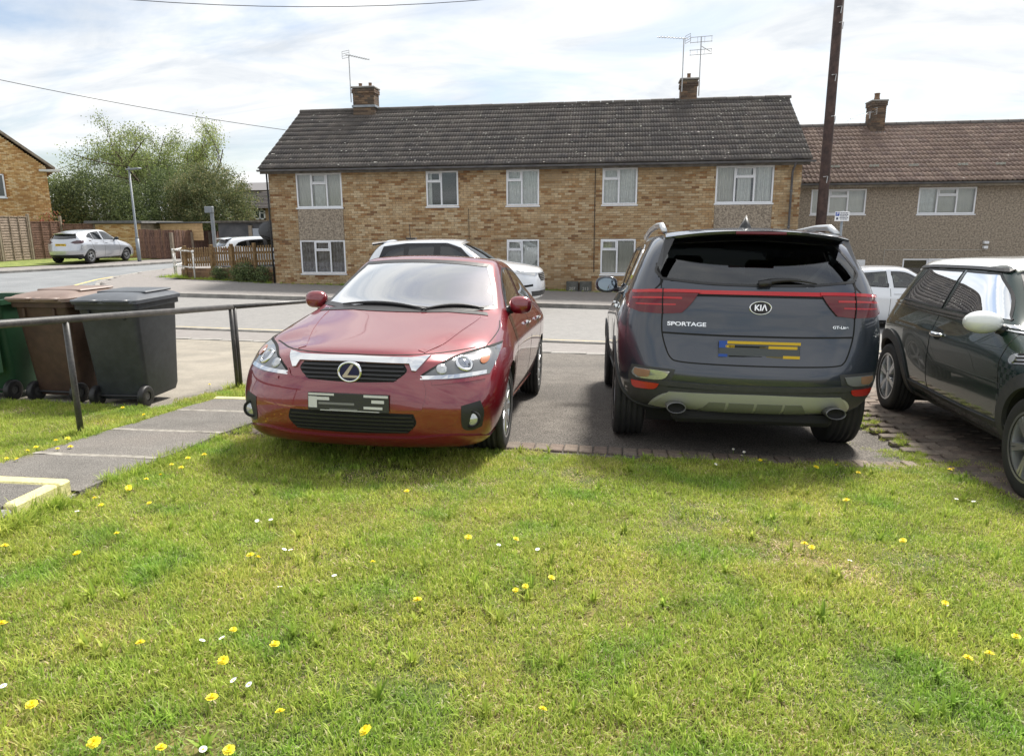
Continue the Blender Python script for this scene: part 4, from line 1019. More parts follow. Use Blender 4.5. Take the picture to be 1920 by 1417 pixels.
def wheelie_bin(x, y, rzv, m, m_lid, label, lid_open=False):
    """back with the two wheels faces -y"""
    root = empty('wheelie_bin', (x, y, gz(x, y)), rzv); root.scale = (1, 1, .97); tag(root, label, 'wheelie bin', 'wheelie bins beside the path')
    def ring(z, w, d, yo, b=.05):
        pts = []
        for (cx, cy_, a0) in ((w / 2 - b, d / 2 - b, 0), (-w / 2 + b, d / 2 - b, 90), (-w / 2 + b, -d / 2 + b, 180), (w / 2 - b, -d / 2 + b, 270)):
            for k in range(4): a = R(a0 + 30 * k); pts.append((cx + b * math.cos(a), cy_ + yo + b * math.sin(a), z))
        return pts
    lev = [ring(.06, .46, .52, .02), ring(.12, .485, .56, .02), ring(.55, .52, .625, .01), ring(.93, .555, .68, 0), ring(.935, .60, .73, 0), ring(.985, .60, .73, 0), ring(.985, .54, .67, 0), ring(.80, .50, .62, 0)]
    mb = MB(); 
    for l in lev: mb.v += l; mb.c += [(1, 1, 1, 1)] * 16
    for i in range(len(lev) - 1):
        for k in range(16): k2 = (k + 1) % 16; mb.f.append((i * 16 + k, i * 16 + k2, (i + 1) * 16 + k2, (i + 1) * 16 + k)); mb.m.append(0)
    mb.f.append(tuple(range(16))[::-1]); mb.m.append(0)
    mb.build('body', m, root, world=False, angle=32)
    mb = MB()
    for k in (-1, 1): mb.bbox(k * .16 - .012, k * .16 + .012, -.36, -.31, .84, .93, .006)
    mb.build('ribs', m, root, world=False)
    if not lid_open:
        mb = MB(); L = [ring(.988, .63, .78, .0, .06), ring(1.02, .63, .78, .0, .06), ring(1.045, .56, .68, .01, .06), ring(1.068, .40, .50, .02, .08), ring(1.075, .15, .2, .02, .05)]
        for l in L: mb.v += l; mb.c += [(1, 1, 1, 1)] * 16
        for i in range(len(L) - 1):
            for k in range(16): k2 = (k + 1) % 16; mb.f.append((i * 16 + k, i * 16 + k2, (i + 1) * 16 + k2, (i + 1) * 16 + k)); mb.m.append(0)
        mb.f.append(tuple(64 + k for k in range(16))); mb.m.append(0); mb.f.append(tuple(range(16))[::-1]); mb.m.append(0)
        ld = mb.build('lid', m_lid, root, world=False, angle=30)
        mb = MB()
        for k in (-1, 1):
            cx = k * .15; 
            mb.tube([(cx - .10, -.33, 1.015), (cx - .10, -.43, 1.02), (cx - .06, -.455, 1.02), (cx + .06, -.455, 1.02), (cx + .10, -.43, 1.02), (cx + .10, -.33, 1.015)], .016, 8)
        mb.build('handle', m_lid, ld, world=False, smooth=True)
        mb = MB(); mb.tube([(-.28, -.375, 1.0), (.28, -.375, 1.0)], .018, 8); mb.build('hinge', m_lid, ld, world=False, smooth=True)
        mb = MB(); mb.bbox(-.24, .24, -.10, .34, 1.06, 1.082, .01); mb.build('embossed_panel', m_lid, ld, world=False)
    else:
        mb = MB(); mb.bbox(-.31, .31, -.46, -.40, .28, 1.0, .03); ld = mb.build('lid', m_lid, root, world=False)
        mb = MB(); mb.bbox(-.26, .26, -.475, -.459, .33, .92, .008); mb.build('embossed_panel', m_lid, ld, world=False)
        mb = MB(); mb.tube([(-.28, -.39, .985), (.28, -.39, .985)], .02, 8); mb.build('hinge', m_lid, ld, world=False, smooth=True)
    for k in (-1, 1):
        mt = Matrix.Translation((k * .235, -.27, .10))
        mb = MB(); mb.lathe([(.045, -.025), (.085, -.028), (.10, -.02), (.10, .02), (.085, .028), (.045, .025)], 20, mt); w = mb.build('wheel', m_black, root, world=False, smooth=True)
        mb = MB(); mb.lathe([(.0, .018), (.035, .02), (.06, .012), (.06, -.012), (.035, -.02), (0, -.018)], 14, mt)
        for q in range(6):
            a = q * PI / 3; mb.box(-.012, .012, -.008, .008, .02, .085, mtx=mt @ Matrix.Rotation(a, 4, 'X'))
        mb.build('hub', mat('grey_hub', (.06, .06, .06), rough=.6), w, world=False)
    mb = MB(); mb.tube([(-.23, -.27, .10), (.23, -.27, .10)], .011, 8); mb.build('axle', m_black, root, world=False)
    return root
m_binK = mat('black_bin_plastic', lin(44, 48, 52), lin(58, 62, 66), scale=3, rough=.5, fine=(20, .12))
m_binB = mat('brown_bin_plastic', lin(80, 60, 50), lin(66, 50, 43), scale=3, rough=.55, fine=(15, .15))
m_binBl = mat('faded_brown_lid', lin(132, 114, 104), lin(112, 94, 86), scale=4, rough=.5)
m_binG = mat('green_bin_plastic', lin(44, 84, 58), lin(36, 72, 50), scale=3, rough=.5)
m_binKl = mat('black_bin_lid', lin(66, 70, 76), lin(84, 88, 94), scale=5, rough=.38)
wheelie_bin(-4.50, 6.12, R(3), m_binK, m_binKl, 'black wheelie bin with black lid, nearest to the path')
wheelie_bin(-5.17, 6.17, R(-3), m_binB, m_binBl, 'brown wheelie bin with faded pinkish lid between black and green bins')
wheelie_bin(-5.86, 6.12, R(2), m_binG, m_binG, 'green wheelie bin at the left edge with its lid hanging open', True)
# ------------------------------------------------------------------ trees and shrubs
m_bark = mat('bark', lin(96, 84, 70), lin(70, 62, 52), scale=8, rough=.95, bump=.5, bscale=20)
m_twig = mat('bare_twigs', lin(128, 112, 98), lin(100, 88, 78), scale=6, rough=.95)
def leaf_mat(name, a, b, trans=.35):
    if name in MATS: return MATS[name]
    m = mat(name, (.9, .9, .9), (1.12, 1.12, 1.0), scale=1.2, rough=.6, attr=True)
    t = m.node_tree; b_ = t.nodes['Principled BSDF']; out_ = t.nodes['Material Output']
    tl = t.nodes.new('ShaderNodeBsdfTranslucent'); mx = t.nodes.new('ShaderNodeMixShader'); mx.inputs[0].default_value = trans
    src = b_.inputs['Base Color'].links[0].from_socket
    t.links.new(src, tl.inputs[0]); t.links.new(b_.outputs[0], mx.inputs[1]); t.links.new(tl.outputs[0], mx.inputs[2]); t.links.new(mx.outputs[0], out_.inputs[0])
    return m
m_leaf = leaf_mat('leaf', 0, 0)
def branch_tree(base, h, spread, rng, levels=4, r0=.16, up=.55, first=.25):
    """recursive limbs; returns the tube builder and the tips"""
    mb = MB(); tips = []
    def grow(p, d, L, r, lv):
        n = 4; pts = [p]; q = p.copy(); dd = d.copy()
        for i in range(n):
            dd = (dd + Vector((rng.uniform(-.18, .18), rng.uniform(-.18, .18), rng.uniform(-.05, .12)))).normalized(); q = q + dd * (L / n); pts.append(q.copy())
        mb.tube(pts, [r * (1 - .45 * i / n) for i in range(n + 1)], 6 if lv > 1 else 4, cap=False)
        if lv <= 1: tips.extend(pts[1:])
        if lv == 0: return
        k = rng.randint(3, 5)
        for i in range(k):
            t = rng.uniform(first if lv == levels else .3, 1); b = pts[min(n, int(t * n))]
            a = rng.uniform(0, 2 * PI); o = dd.orthogonal(); o.rotate(Matrix.Rotation(a, 3, dd))
            nd = (dd * rng.uniform(.3, .8) + o * spread + Vector((0, 0, up * rng.uniform(0, .5)))).normalized()
            grow(b, nd, L * rng.uniform(.52, .72), r * .5, lv - 1)
    grow(Vector(base), Vector((0, 0, 1)), h * .5, r0, levels)
    return mb, tips
def leaves(name, pts, n, jit, size, cols, parent, rng, m=m_leaf, wts=None):
    mb = MB()
    for i in range(n):
        p = rng.choice(pts); q = Vector(p) + Vector((rng.gauss(0, jit), rng.gauss(0, jit), rng.gauss(0, jit * .8)))
        s = size * rng.uniform(.6, 1.3); e = Euler((rng.uniform(0, 6.28), rng.uniform(0, 6.28), rng.uniform(0, 6.28))).to_matrix()
        c = rng.choices(cols, wts)[0]
        vs = [q + e @ Vector(v) for v in ((-s * .5, 0, 0), (0, -s * .32, s * .1), (s * .5, 0, 0), (0, s * .32, s * .1))]
        mb.add(vs, [(0, 1, 2, 3)], 0, c)
    return mb.build(name, m, parent, attr=True)
def tree(name, x, y, h, spread, label, cols, n, size, jit, seed, levels=4, r0=.16, up=.55, grp=None, cat='tree', bare=False, first=.25):
    rng = random.Random(seed); z = gz(x, y)
    root = empty(name, (x, y, z)); tag(root, label, cat, grp)
    mb, tips = branch_tree((x, y, z - .1), h, spread, rng, levels, r0, up, first); mb.build('trunk', m_twig if bare else m_bark, root, smooth=True)
    if n: leaves('crown', tips, n, jit, size, cols, root, rng)
    return root
def dome(name, x, y, z, rx, ry, rz_, n, size, cols, label, seed, cat='bush', grp=None, core=True, shell=.55):
    """dense rounded shrub: leaf clumps spread through the volume around an inner branching"""
    rng = random.Random(seed); root = empty(name, (x, y, z)); tag(root, label, cat, grp)
    mb, tips = branch_tree((x, y, z - .1), rz_ * 1.7, .9, rng, 3, .12 * rz_ / 2.5, .3); mb.build('trunk', m_bark, root, smooth=True)
    pts = []
    while len(pts) < max(60, n // 75):
        u = Vector((rng.gauss(0, 1), rng.gauss(0, 1), rng.gauss(0, 1))).normalized(); rr = rng.uniform(shell, 1.0)
        b = 1 + .22 * noise.noise(u * 1.7 + Vector((seed, 0, 0))) + .12 * noise.noise(u * 4 + Vector((seed, 2, 0)))
        p = Vector((x + u.x * rx * rr * b, y + u.y * ry * rr * b, z + rz_ + u.z * rz_ * rr * b))
        if p.z > z + .05: pts.append(p)
    leaves('crown', pts, n, .16 * rx / 2.5 + .05, size, cols, root, rng)
    return root
G_MID = [lin(*c) for c in ((128, 142, 90), (110, 126, 78), (146, 158, 102), (96, 112, 70), (160, 168, 112))]
G_DARK = [lin(*c) for c in ((92, 108, 72), (80, 96, 64), (106, 120, 80), (70, 84, 58), (118, 130, 86))]
G_PALE = [lin(*c) for c in ((158, 172, 104), (140, 158, 92), (176, 184, 122), (122, 140, 80))]
G_OLIVE = [lin(*c) for c in ((120, 126, 84), (106, 114, 76), (136, 138, 94), (92, 102, 70), (146, 140, 102))]
tree('broadleaf_tree', -31.9, 47.6, 12.6, .80, 'tall loose tree with open new leaves behind the garage', G_MID + G_PALE[:2], 26000, .115, .32, 3, 4, .20, .5, 'trees behind the fences', first=.2)
tree('broadleaf_tree', -36.6, 48.5, 8.4, .9, 'lower spreading tree between the gable house and the tall loose tree', G_MID, 16000, .115, .40, 11, 4, .16, .4, 'trees behind the fences', first=.15)
tree('broadleaf_tree', -31.6, 54.0, 11.6, .42, 'slender pale green tree right of the tall loose tree', G_PALE, 8000, .12, .26, 21, 4, .13, 1.0, 'trees behind the fences')
tree('broadleaf_tree', -33.9, 54.0, 10.4, .42, 'slender pale tree between the tall loose tree and its slender neighbour', G_PALE, 6000, .12, .26, 33, 4, .12, 1.0, 'trees behind the fences')
dome('round_bush', -26.35, 44.9, .1, 2.85, 2.5, 2.75, 46000, .11, G_OLIVE + G_DARK[:2], 'large rounded dark olive bush left of the brick house', 5, grp='bushes behind the fences')
dome('hedge_bush', -33.6, 43.5, .0, 4.4, 1.8, 2.5, 34000, .12, G_DARK + G_MID[:1], 'dark ivy covered bush above the garage roof', 6, grp='bushes behind the fences')
dome('hedge_bush', -29.8, 46.6, .0, 3.2, 2.0, 2.9, 28000, .12, G_DARK + G_MID[:2], 'mid green bush between the dark hedge and the round bush', 8, grp='bushes behind the fences')
dome('hedge_bush', -37.5, 44.5, .0, 2.6, 1.8, 2.7, 20000, .12, G_MID, 'green bush beside the corner of the gable house', 9, grp='bushes behind the fences')
dome('hedge_bush', -23.2, 46.8, .0, 1.0, 1.0, 1.0, 2600, .14, G_OLIVE + G_PALE[:1], 'low olive bush between the round bush and the grey garage', 10, grp='bushes behind the fences')
for i, (x, y, h, s, lb) in enumerate(((-54, 70, 12.0, 41, 'bare twiggy tree far off nearest to the gable house'), (-49.5, 72, 12.6, 42, 'bare twiggy tree far off left of the tall loose tree'), (-45, 74, 11.0, 43, 'bare twiggy tree far off behind the tall loose tree'))):
    tree('bare_tree', x, y, h, .7, lb, G_OLIVE, 700, .16, .3, s, 5, .18, .6, 'bare trees in the distance', bare=True, first=.2)
tree('bare_tree', -16.6, 63, 12.9, .7, 'bare tree top showing above the roof of the brick house', G_OLIVE, 200, .12, .3, 51, 5, .16, .6, 'bare trees in the distance', bare=True)
tree('bare_tree', -22.5, 75, 9.0, .7, 'small bare tree far off beside the left corner of the brick house', G_PALE, 900, .2, .3, 52, 5, .14, .6, 'bare trees in the distance', bare=True)
# ivy on the low wall
dome('ivy_bush', -14.35, 24.70, -.30, .34, .18, .26, 900, .06, G_DARK + G_MID[:1], 'small ivy clump hanging on the low brick wall', 61, cat='ivy', grp='ivy on the low wall')
dome('ivy_bush', -13.15, 24.30, -.42, .62, .24, .40, 2600, .06, G_DARK + G_MID[:2], 'large ivy mound spilling over the low brick wall', 62, cat='ivy', grp='ivy on the low wall')
dome('ivy_bush', -12.35, 24.06, -.30, .30, .18, .30, 900, .06, G_DARK + G_MID[:1], 'ivy tuft on the low wall next to the house corner', 63, cat='ivy', grp='ivy on the low wall')
tree('climbing_shrub', -30.0, 35.7, 3.6, .7, 'sparse reddish climber against the gable house wall', [lin(150, 110, 80), lin(130, 140, 80), lin(160, 90, 70)], 900, .12, .2, 71, 3, .05, .4, cat='shrub')
# ------------------------------------------------------------------ cars
m_tyre = mat('tyre_rubber', (.018, .018, .019), (.03, .03, .03), scale=6, rough=.75)
m_alloy = mat('silver_alloy', (.55, .56, .57), rough=.28, metal=.85)
m_alloy_d = mat('dark_alloy', (.22, .22, .23), rough=.35, metal=.7)
m_disc = mat('brake_disc', (.10, .10, .10), rough=.4, metal=.8)
m_trim = mat('car_black_trim', (.022, .022, .024), rough=.42)
m_clad = mat('grey_black_cladding', (.045, .046, .048), (.055, .056, .058), scale=20, rough=.6)
m_gap = mat('panel_gap_black', (.004, .004, .004), rough=.8)
m_chrome = mat('chrome', (.78, .79, .80), rough=.08, metal=1.0)
m_satin = mat('satin_silver', (.62, .63, .64), rough=.3, metal=.8)
m_under = mat('underbody', (.012, .012, .012), rough=.9)
m_cabin = mat('cabin_dark', (.028, .028, .03), rough=.8)
m_cglass = glass('car_glass', (.50, .56, .54), 2.2, 1.5)
m_pglass = glass('privacy_glass', (.10, .11, .12), 2.0, 1.5)
m_wglass = glass('windscreen_glass', (.40, .46, .44), 5.0, 1.5, .05)
m_red = mat('red_lamp', (.12, .003, .006), rough=.15, coat=.25)
m_redb = mat('bright_red_lamp', (.48, .012, .016), rough=.10, coat=.3)
m_refl = mat('red_reflector', (.50, .03, .02), rough=.2, coat=.6)
m_lens = mat('clear_lamp', (.50, .51, .52), rough=.10, metal=.6, coat=1.0)
m_lensd = mat('smoked_lamp', (.16, .165, .17), rough=.12, metal=.5, coat=1.0)
m_amber = mat('amber_lamp', (.36, .10, .012), rough=.2, coat=1.0)
m_bulb = mat('projector_glass', (.30, .32, .36), rough=.04, metal=.9, coat=1.0)
m_plate_w = mat('white_plate', (.62, .62, .62), rough=.3)
m_plate_y = mat('yellow_plate', lin(214, 176, 40), rough=.3)
m_plate_b = mat('plate_blue', lin(40, 80, 170), rough=.3)
def paint(name, col, metal=.35, rough=.32, coat=1.0, flake=0.0, ior=1.75):
    if name in MATS: return MATS[name]
    m = mat(name, col, rough=rough, metal=metal, coat=coat); m.node_tree.nodes['Principled BSDF'].inputs['Coat IOR'].default_value = ior
    if flake > 0:
        t = m.node_tree; b = t.nodes['Principled BSDF']; tcn = t.nodes.new('ShaderNodeTexCoord'); nz = t.nodes.new('ShaderNodeTexNoise'); nz.inputs['Scale'].default_value = 900
        bp = t.nodes.new('ShaderNodeBump'); bp.inputs['Strength'].default_value = flake; bp.inputs['Distance'].default_value = .0005
        t.links.new(tcn.outputs['Object'], nz.inputs['Vector']); t.links.new(nz.outputs[0], bp.inputs['Height']); t.links.new(bp.outputs[0], b.inputs['Normal'])
    return m

def smooth_poly(pts, closed=True, n=6):
    """Catmull-Rom through pts; points given with a third value 1 stay sharp"""
    P = [Vector(p[:2]) for p in pts]; S = [len(p) > 2 and p[2] for p in pts]; m = len(P); out = []
    rng = range(m if closed else m - 1)
    for i in rng:
        p1, p2 = P[i], P[(i + 1) % m]
        p0 = P[(i - 1) % m] if (closed or i > 0) else p1; p3 = P[(i + 2) % m] if (closed or i + 2 < m) else p2
        if S[i]: p0 = p1 + (p1 - p2) * .01
        if S[(i + 1) % m]: p3 = p2 + (p2 - p1) * .01
        for k in range(n):
            t = k / n; t2 = t * t; t3 = t2 * t
            m1 = (p2 - p0) * .5; m2 = (p3 - p1) * .5
            if S[i]: m1 = p2 - p1
            if S[(i + 1) % m]: m2 = p2 - p1
            out.append((2 * t3 - 3 * t2 + 1) * p1 + (t3 - 2 * t2 + t) * m1 + (-2 * t3 + 3 * t2) * p2 + (t3 - t2) * m2)
    if not closed: out.append(P[-1])
    return out
def inside(p, poly):
    c = False; j = len(poly) - 1; x, y = p[0], p[1]
    for i in range(len(poly)):
        a, b = poly[i], poly[j]
        if (a[1] > y) != (b[1] > y) and x < (b[0] - a[0]) * (y - a[1]) / (b[1] - a[1]) + a[0]: c = not c
        j = i
    return c
def area2(p): return sum(p[i][0] * p[(i + 1) % len(p)][1] - p[(i + 1) % len(p)][0] * p[i][1] for i in range(len(p)))
def inset(poly, d):
    s = 1 if area2(poly) > 0 else -1; n = len(poly); out = []
    for i in range(n):
        a, b, c = poly[i - 1], poly[i], poly[(i + 1) % n]
        t = (c - a); t = t.normalized() if t.length > 1e-9 else Vector((1, 0))
        out.append(b + Vector((-t.y, t.x)) * s * d)
    return out

class Car:
    """body shell from a box-topology cage, smoothed; details are projected onto the shell.
    local axes: x lateral, y from front bumper backwards, z up"""
    def __init__(s, name, st, front, rear, paint_m, crown=.02, level=3, fr=(1, .68, .34, 0), cf_={4: .55, 2: .35}, cr_={4: .3, 2: .45, 3: .3}, cs_={3: .45}):
        s.root = empty(name); s.paint = paint_m
        NS = len(st) + 2; NK = 7; cols = list(fr) + [-f for f in fr[-2::-1]]; NC = len(cols)
        vid = {}; V = []; F = []
        def vtx(key, p):
            if key not in vid: vid[key] = len(V); V.append(p)
            return vid[key]
        def pos(i, k, side):
            if i == 0: w, z, yc, ye = front[k]; return (side * w, ye, z)
            if i == NS - 1: w, z, yc, ye = rear[k]; return (side * w, ye, z)
            q = st[i - 1]; w, z = q[1][k][:2]; dy = q[1][k][2] if len(q[1][k]) > 2 else 0
            return (side * w, q[0] + dy, z)
        def side_v(i, k, sd): return vtx((i, k, sd), pos(i, k, sd))
        def top_v(i, c, k):      # k = 6 top or 0 bottom
            f = cols[c]
            if abs(abs(f) - 1) < 1e-6: return side_v(i, k, 1 if f > 0 else -1)
            if i in (0, NS - 1): return cap_v(i, k, c)
            q = st[i - 1]; w, z = q[1][k][:2]; cr = q[2] if k == 6 else 0; sw = q[3] if (k == 6 and len(q) > 3) else 0
            return vtx((i, k, 'c', c), (f * w, q[0] + sw * (1 - f * f), z + cr * (1 - f * f)))
        def cap_v(i, k, c):
            f = cols[c]
            if abs(abs(f) - 1) < 1e-6: return side_v(i, k, 1 if f > 0 else -1)
            w, z, yc, ye = (front if i == 0 else rear)[k]
            return vtx((i, k, 'c', c), (f * w, yc + (ye - yc) * abs(f) ** 3.2, z))
        for i in range(NS - 1):
            for sd in (1, -1):
                for k in range(NK - 1):
                    q = (side_v(i, k, sd), side_v(i + 1, k, sd), side_v(i + 1, k + 1, sd), side_v(i, k + 1, sd)); F.append(q if sd > 0 else q[::-1])
            for c in range(NC - 1):
                F.append((top_v(i, c, 6), top_v(i + 1, c, 6), top_v(i + 1, c + 1, 6), top_v(i, c + 1, 6)))
                F.append((top_v(i, c, 0), top_v(i, c + 1, 0), top_v(i + 1, c + 1, 0), top_v(i + 1, c, 0)))
        for i in (0, NS - 1):
            for k in range(NK - 1):
                for c in range(NC - 1):
                    q = (cap_v(i, k, c), cap_v(i, k + 1, c), cap_v(i, k + 1, c + 1), cap_v(i, k, c + 1)); F.append(q if i == 0 else q[::-1])
        me = bpy.data.meshes.new('cage'); me.from_pydata(V, [], F); me.update()
        # crisper bodywork: creased shoulder, bonnet edge and bumper edges
        inv = {v: k for k, v in vid.items()}; at = me.attributes.new('crease_edge', 'FLOAT', 'EDGE'); vals = []
        for e in me.edges:
            ka, kb = inv[e.vertices[0]], inv[e.vertices[1]]; val = 0.0
            if ka[1] == kb[1]:
                k = ka[1]
                if ka[0] == kb[0] == 0: val = cf_.get(k, 0)
                elif ka[0] == kb[0] == NS - 1: val = cr_.get(k, 0)
                elif ka[0] != kb[0] and len(ka) == 3 and len(kb) == 3: val = cs_.get(k, 0) if 0 < min(ka[0], kb[0]) else (cf_.get(k, 0) * .6 if k != 3 else cs_.get(3, 0) * .5)
            vals.append(val)
        at.data.foreach_set('value', vals)
        o = bpy.data.objects.new('cage', me); COL.objects.link(o)
        md = o.modifiers.new('s', 'SUBSURF'); md.levels = level; md.render_levels = level
        dg = bpy.context.evaluated_depsgraph_get(); dg.update()
        ev = o.evaluated_get(dg); s.me = bpy.data.meshes.new_from_object(ev); bpy.data.objects.remove(o)
        bm = bmesh.new(); bm.from_mesh(s.me); bmesh.ops.recalc_face_normals(bm, faces=bm.faces); bm.to_mesh(s.me); bm.free()
        s.bvh = BVHTree.FromPolygons([v.co for v in s.me.vertices], [tuple(p.vertices) for p in s.me.polygons])
        s.cuts = []; s.arches = []; s.L = max(v.co.y for v in s.me.vertices)
    # -- projection of 2D points onto the shell
    def hit(s, ax, p):
        if ax == 'front': o, d = Vector((p[0], -2, p[1])), Vector((0, 1, 0))
        elif ax == 'rear': o, d = Vector((p[0], s.L + 2, p[1])), Vector((0, -1, 0))
        elif ax == 'R': o, d = Vector((3, p[0], p[1])), Vector((-1, 0, 0))
        elif ax == 'L': o, d = Vector((-3, p[0], p[1])), Vector((1, 0, 0))
        else: o, d = Vector((p[0], p[1], 4)), Vector((0, 0, -1))
        h = s.bvh.ray_cast(o, d)
        if h[0] is None:
            mid = o + d * 3; h = s.bvh.find_nearest(mid)
            return h[0].copy(), h[1].copy()
        nrm = h[1].copy()
        if nrm.dot(d) > 0: nrm = -nrm
        return h[0].copy(), nrm
    def patch(s, name, ax, poly, off, m, parent=None, thick=.012, res=.03, flat=None, smooth_n=0):
        """closed raised piece following the shell inside the outline"""
        poly = [Vector(p[:2]) for p in poly]; dense = []
        for i, a in enumerate(poly):
            b = poly[(i + 1) % len(poly)]; n = max(1, int((b - a).length / res)); dense += [a.lerp(b, k / n) for k in range(n)]
        if area2(dense) < 0: dense.reverse()
        nb = len(dense); xs = [p.x for p in dense]; ys = [p.y for p in dense]; pts = list(dense)
        x = min(xs) + res / 2
        ins = inset(dense, res * .45)
        while x < max(xs):
            y = min(ys) + res / 2
            while y < max(ys):
                if inside((x, y), ins): pts.append(Vector((x, y)))
                y += res
            x += res
        vo, eo, fo, *_ = delaunay_2d_cdt(pts, [], [list(range(nb))], 1, 1e-7)
        flip = ax in ('R', 'front', 'top')   # winding so that normals face outwards
        V = []; F = []
        H = [s.hit(ax, p) for p in vo]
        dirv = {'front': Vector((0, -1, 0)), 'rear': Vector((0, 1, 0)), 'R': Vector((1, 0, 0)), 'L': Vector((-1, 0, 0)), 'top': Vector((0, 0, 1))}[ax]
        if flat is not None:   # pull towards one plane for stiff pieces
            mean = sum(((h[0]).dot(dirv) for h in H)) / len(H); H = [(h[0] + dirv * (mean - h[0].dot(dirv)) * flat, h[1]) for h in H]
        for (h, nn) in H:
            dd = (nn * .6 + dirv * .4).normalized(); V.append(h + dd * off)
        n = len(V)
        for (h, nn) in H: V.append(h - dirv * thick)
        edge = {}
        for f in fo:
            f = tuple(f)
            a, b, c = (V[f[0]], V[f[1]], V[f[2]])
            if (b - a).cross(c - a).dot(dirv) < 0: f = f[::-1]
            F.append(f)
            for i in range(len(f)):
                e = (f[i], f[(i + 1) % len(f)]); edge[e] = edge.get(e, 0) + 1
        nf = len(F)
        for (a, b) in list(edge):
            if (b, a) not in edge: F.append((b, a, a + n, b + n))
        me = bpy.data.meshes.new(name); me.from_pydata(V, [], F); me.update()
        me.polygons.foreach_set('use_smooth', [i < nf for i in range(len(me.polygons))])
        bm = bmesh.new(); bm.from_mesh(me)
        for e in bm.edges:
            if len(e.link_faces) == 2 and e.calc_face_angle(0) > R(40): e.smooth = False
        bm.to_mesh(me); bm.free()
        return link(name, me, parent or s.root, m, world=False)
    def window(s, name, ax, poly, m, border=.022, bm_=None, off=.002, parent=None, cut=True):
        poly = [Vector(p[:2]) for p in poly]
        if area2(poly) < 0: poly.reverse()
        inn = inset(poly, border)
        g = s.patch(name, ax, inset(poly, border * .7), off, m, parent, thick=.001)
        # seal ring
        V = []; F = []; n = len(poly)
        for lst, o in ((poly, .001), (poly, off + .002), (inn, off + .002), (inn, .0)):
            for p in lst:
                h, nn = s.hit(ax, p); V.append(h + nn * o)
        for r in range(3):
            for i in range(n): j = (i + 1) % n; F.append((r * n + i, r * n + j, (r + 1) * n + j, (r + 1) * n + i))
        me = bpy.data.meshes.new('window_seal'); me.from_pydata(V, [], F); me.update()
        bmm = bmesh.new(); bmm.from_mesh(me); bmesh.ops.recalc_face_normals(bmm, faces=bmm.faces); bmm.to_mesh(me); bmm.free()
        link('window_seal', me, g, bm_ or m_trim, world=False)
        if cut: s.cuts.append((ax, inset(poly, border * .5)))
        return g
    def strip(s, name, ax, pts, w, off, m, parent=None, closed=False, n=6, thick=.004, taper=False):
        """ribbon with real thickness along a 2D polyline"""
        P = smooth_poly(pts, closed, n); V = []; F = []; k = len(P)
        for i, p in enumerate(P):
            a = P[i - 1] if (i > 0 or closed) else p; b = P[(i + 1) % k] if (i < k - 1 or closed) else p
            t = (b - a).normalized(); nn2 = Vector((-t.y, t.x)); ww = w * (1 if not taper else (.25 + .75 * math.sin(PI * i / (k - 1))))
            for sgn in (-.5, .5):
                h, nr = s.hit(ax, p + nn2 * sgn * ww); V += [h + nr * off, h - nr * thick]
        for i in range(k if closed else k - 1):
            a = i * 4; b = ((i + 1) % k) * 4
            F += [(a, b, b + 2, a + 2), (a + 1, b + 1, b, a), (a + 2, b + 2, b + 3, a + 3)]
        if not closed: F += [(0, 2, 3, 1), ((k - 1) * 4 + 2, (k - 1) * 4, (k - 1) * 4 + 1, (k - 1) * 4 + 3)]
        me = bpy.data.meshes.new(name); me.from_pydata(V, [], F); me.update()
        bmm = bmesh.new(); bmm.from_mesh(me); bmesh.ops.recalc_face_normals(bmm, faces=bmm.faces); bmm.to_mesh(me); bmm.free()
        return link(name, me, parent or s.root, m, world=False)
    def arch(s, y, z, r, lip=0.0, m=None, wid=.05):
        s.arches.append((y, z, r))
        for sd in (1, -1):
            ax = 'R' if sd > 0 else 'L'
            # liner
            V = []; F = []; n = 20
            a0, a1 = R(-25), R(205)
            for i in range(n + 1):
                a = a0 + (a1 - a0) * i / n; h, nn = s.hit(ax, (y + (r - .001) * math.cos(a), z + (r - .001) * math.sin(a)))
                if abs(h.x) < .5: h.x = sd * .7
                V += [(h.x - sd * .002, y + r * math.cos(a), z + r * math.sin(a)), (sd * .45, y + r * math.cos(a), z + r * math.sin(a)), (sd * .45, y, z)]
            for i in range(n): F += [(3 * i, 3 * i + 3, 3 * i + 4, 3 * i + 1), (3 * i + 1, 3 * i + 4, 3 * i + 2)]
            me = bpy.data.meshes.new('arch_liner'); me.from_pydata(V, [], F); me.update(); link('arch_liner', me, s.root, m_under, world=False)
            if m is not None:
                pts = [(y + (r + wid / 2 - .004) * math.cos(R(a)), z + (r + wid / 2 - .004) * math.sin(R(a))) for a in range(-22, 203, 8)]
                s.strip('arch_cladding', ax, pts, wid, lip, m, n=2, thick=.01)
    def finish(s, body_name='body'):
        me = s.me; bm = bmesh.new(); bm.from_mesh(me)
        for (y, z, r) in s.arches:
            for v in bm.verts:
                if abs(v.co.x) < .48: continue
                d = math.hypot(v.co.y - y, v.co.z - z)
                if abs(d - r) < .024 and d > 1e-6:
                    k = r / d; p = (y + (v.co.y - y) * k, z + (v.co.z - z) * k)
                    if v.co.z > z - .12:
                        h, nn = s.hit('R' if v.co.x > 0 else 'L', p)
                        if abs(h.x) > .5: v.co = h
        kill = set()
        for (y, z, r) in s.arches:
            for f in bm.faces:
                c = f.calc_center_median()
                if abs(c.x) > .48 and math.hypot(c.y - y, c.z - z) < r - .002: kill.add(f)
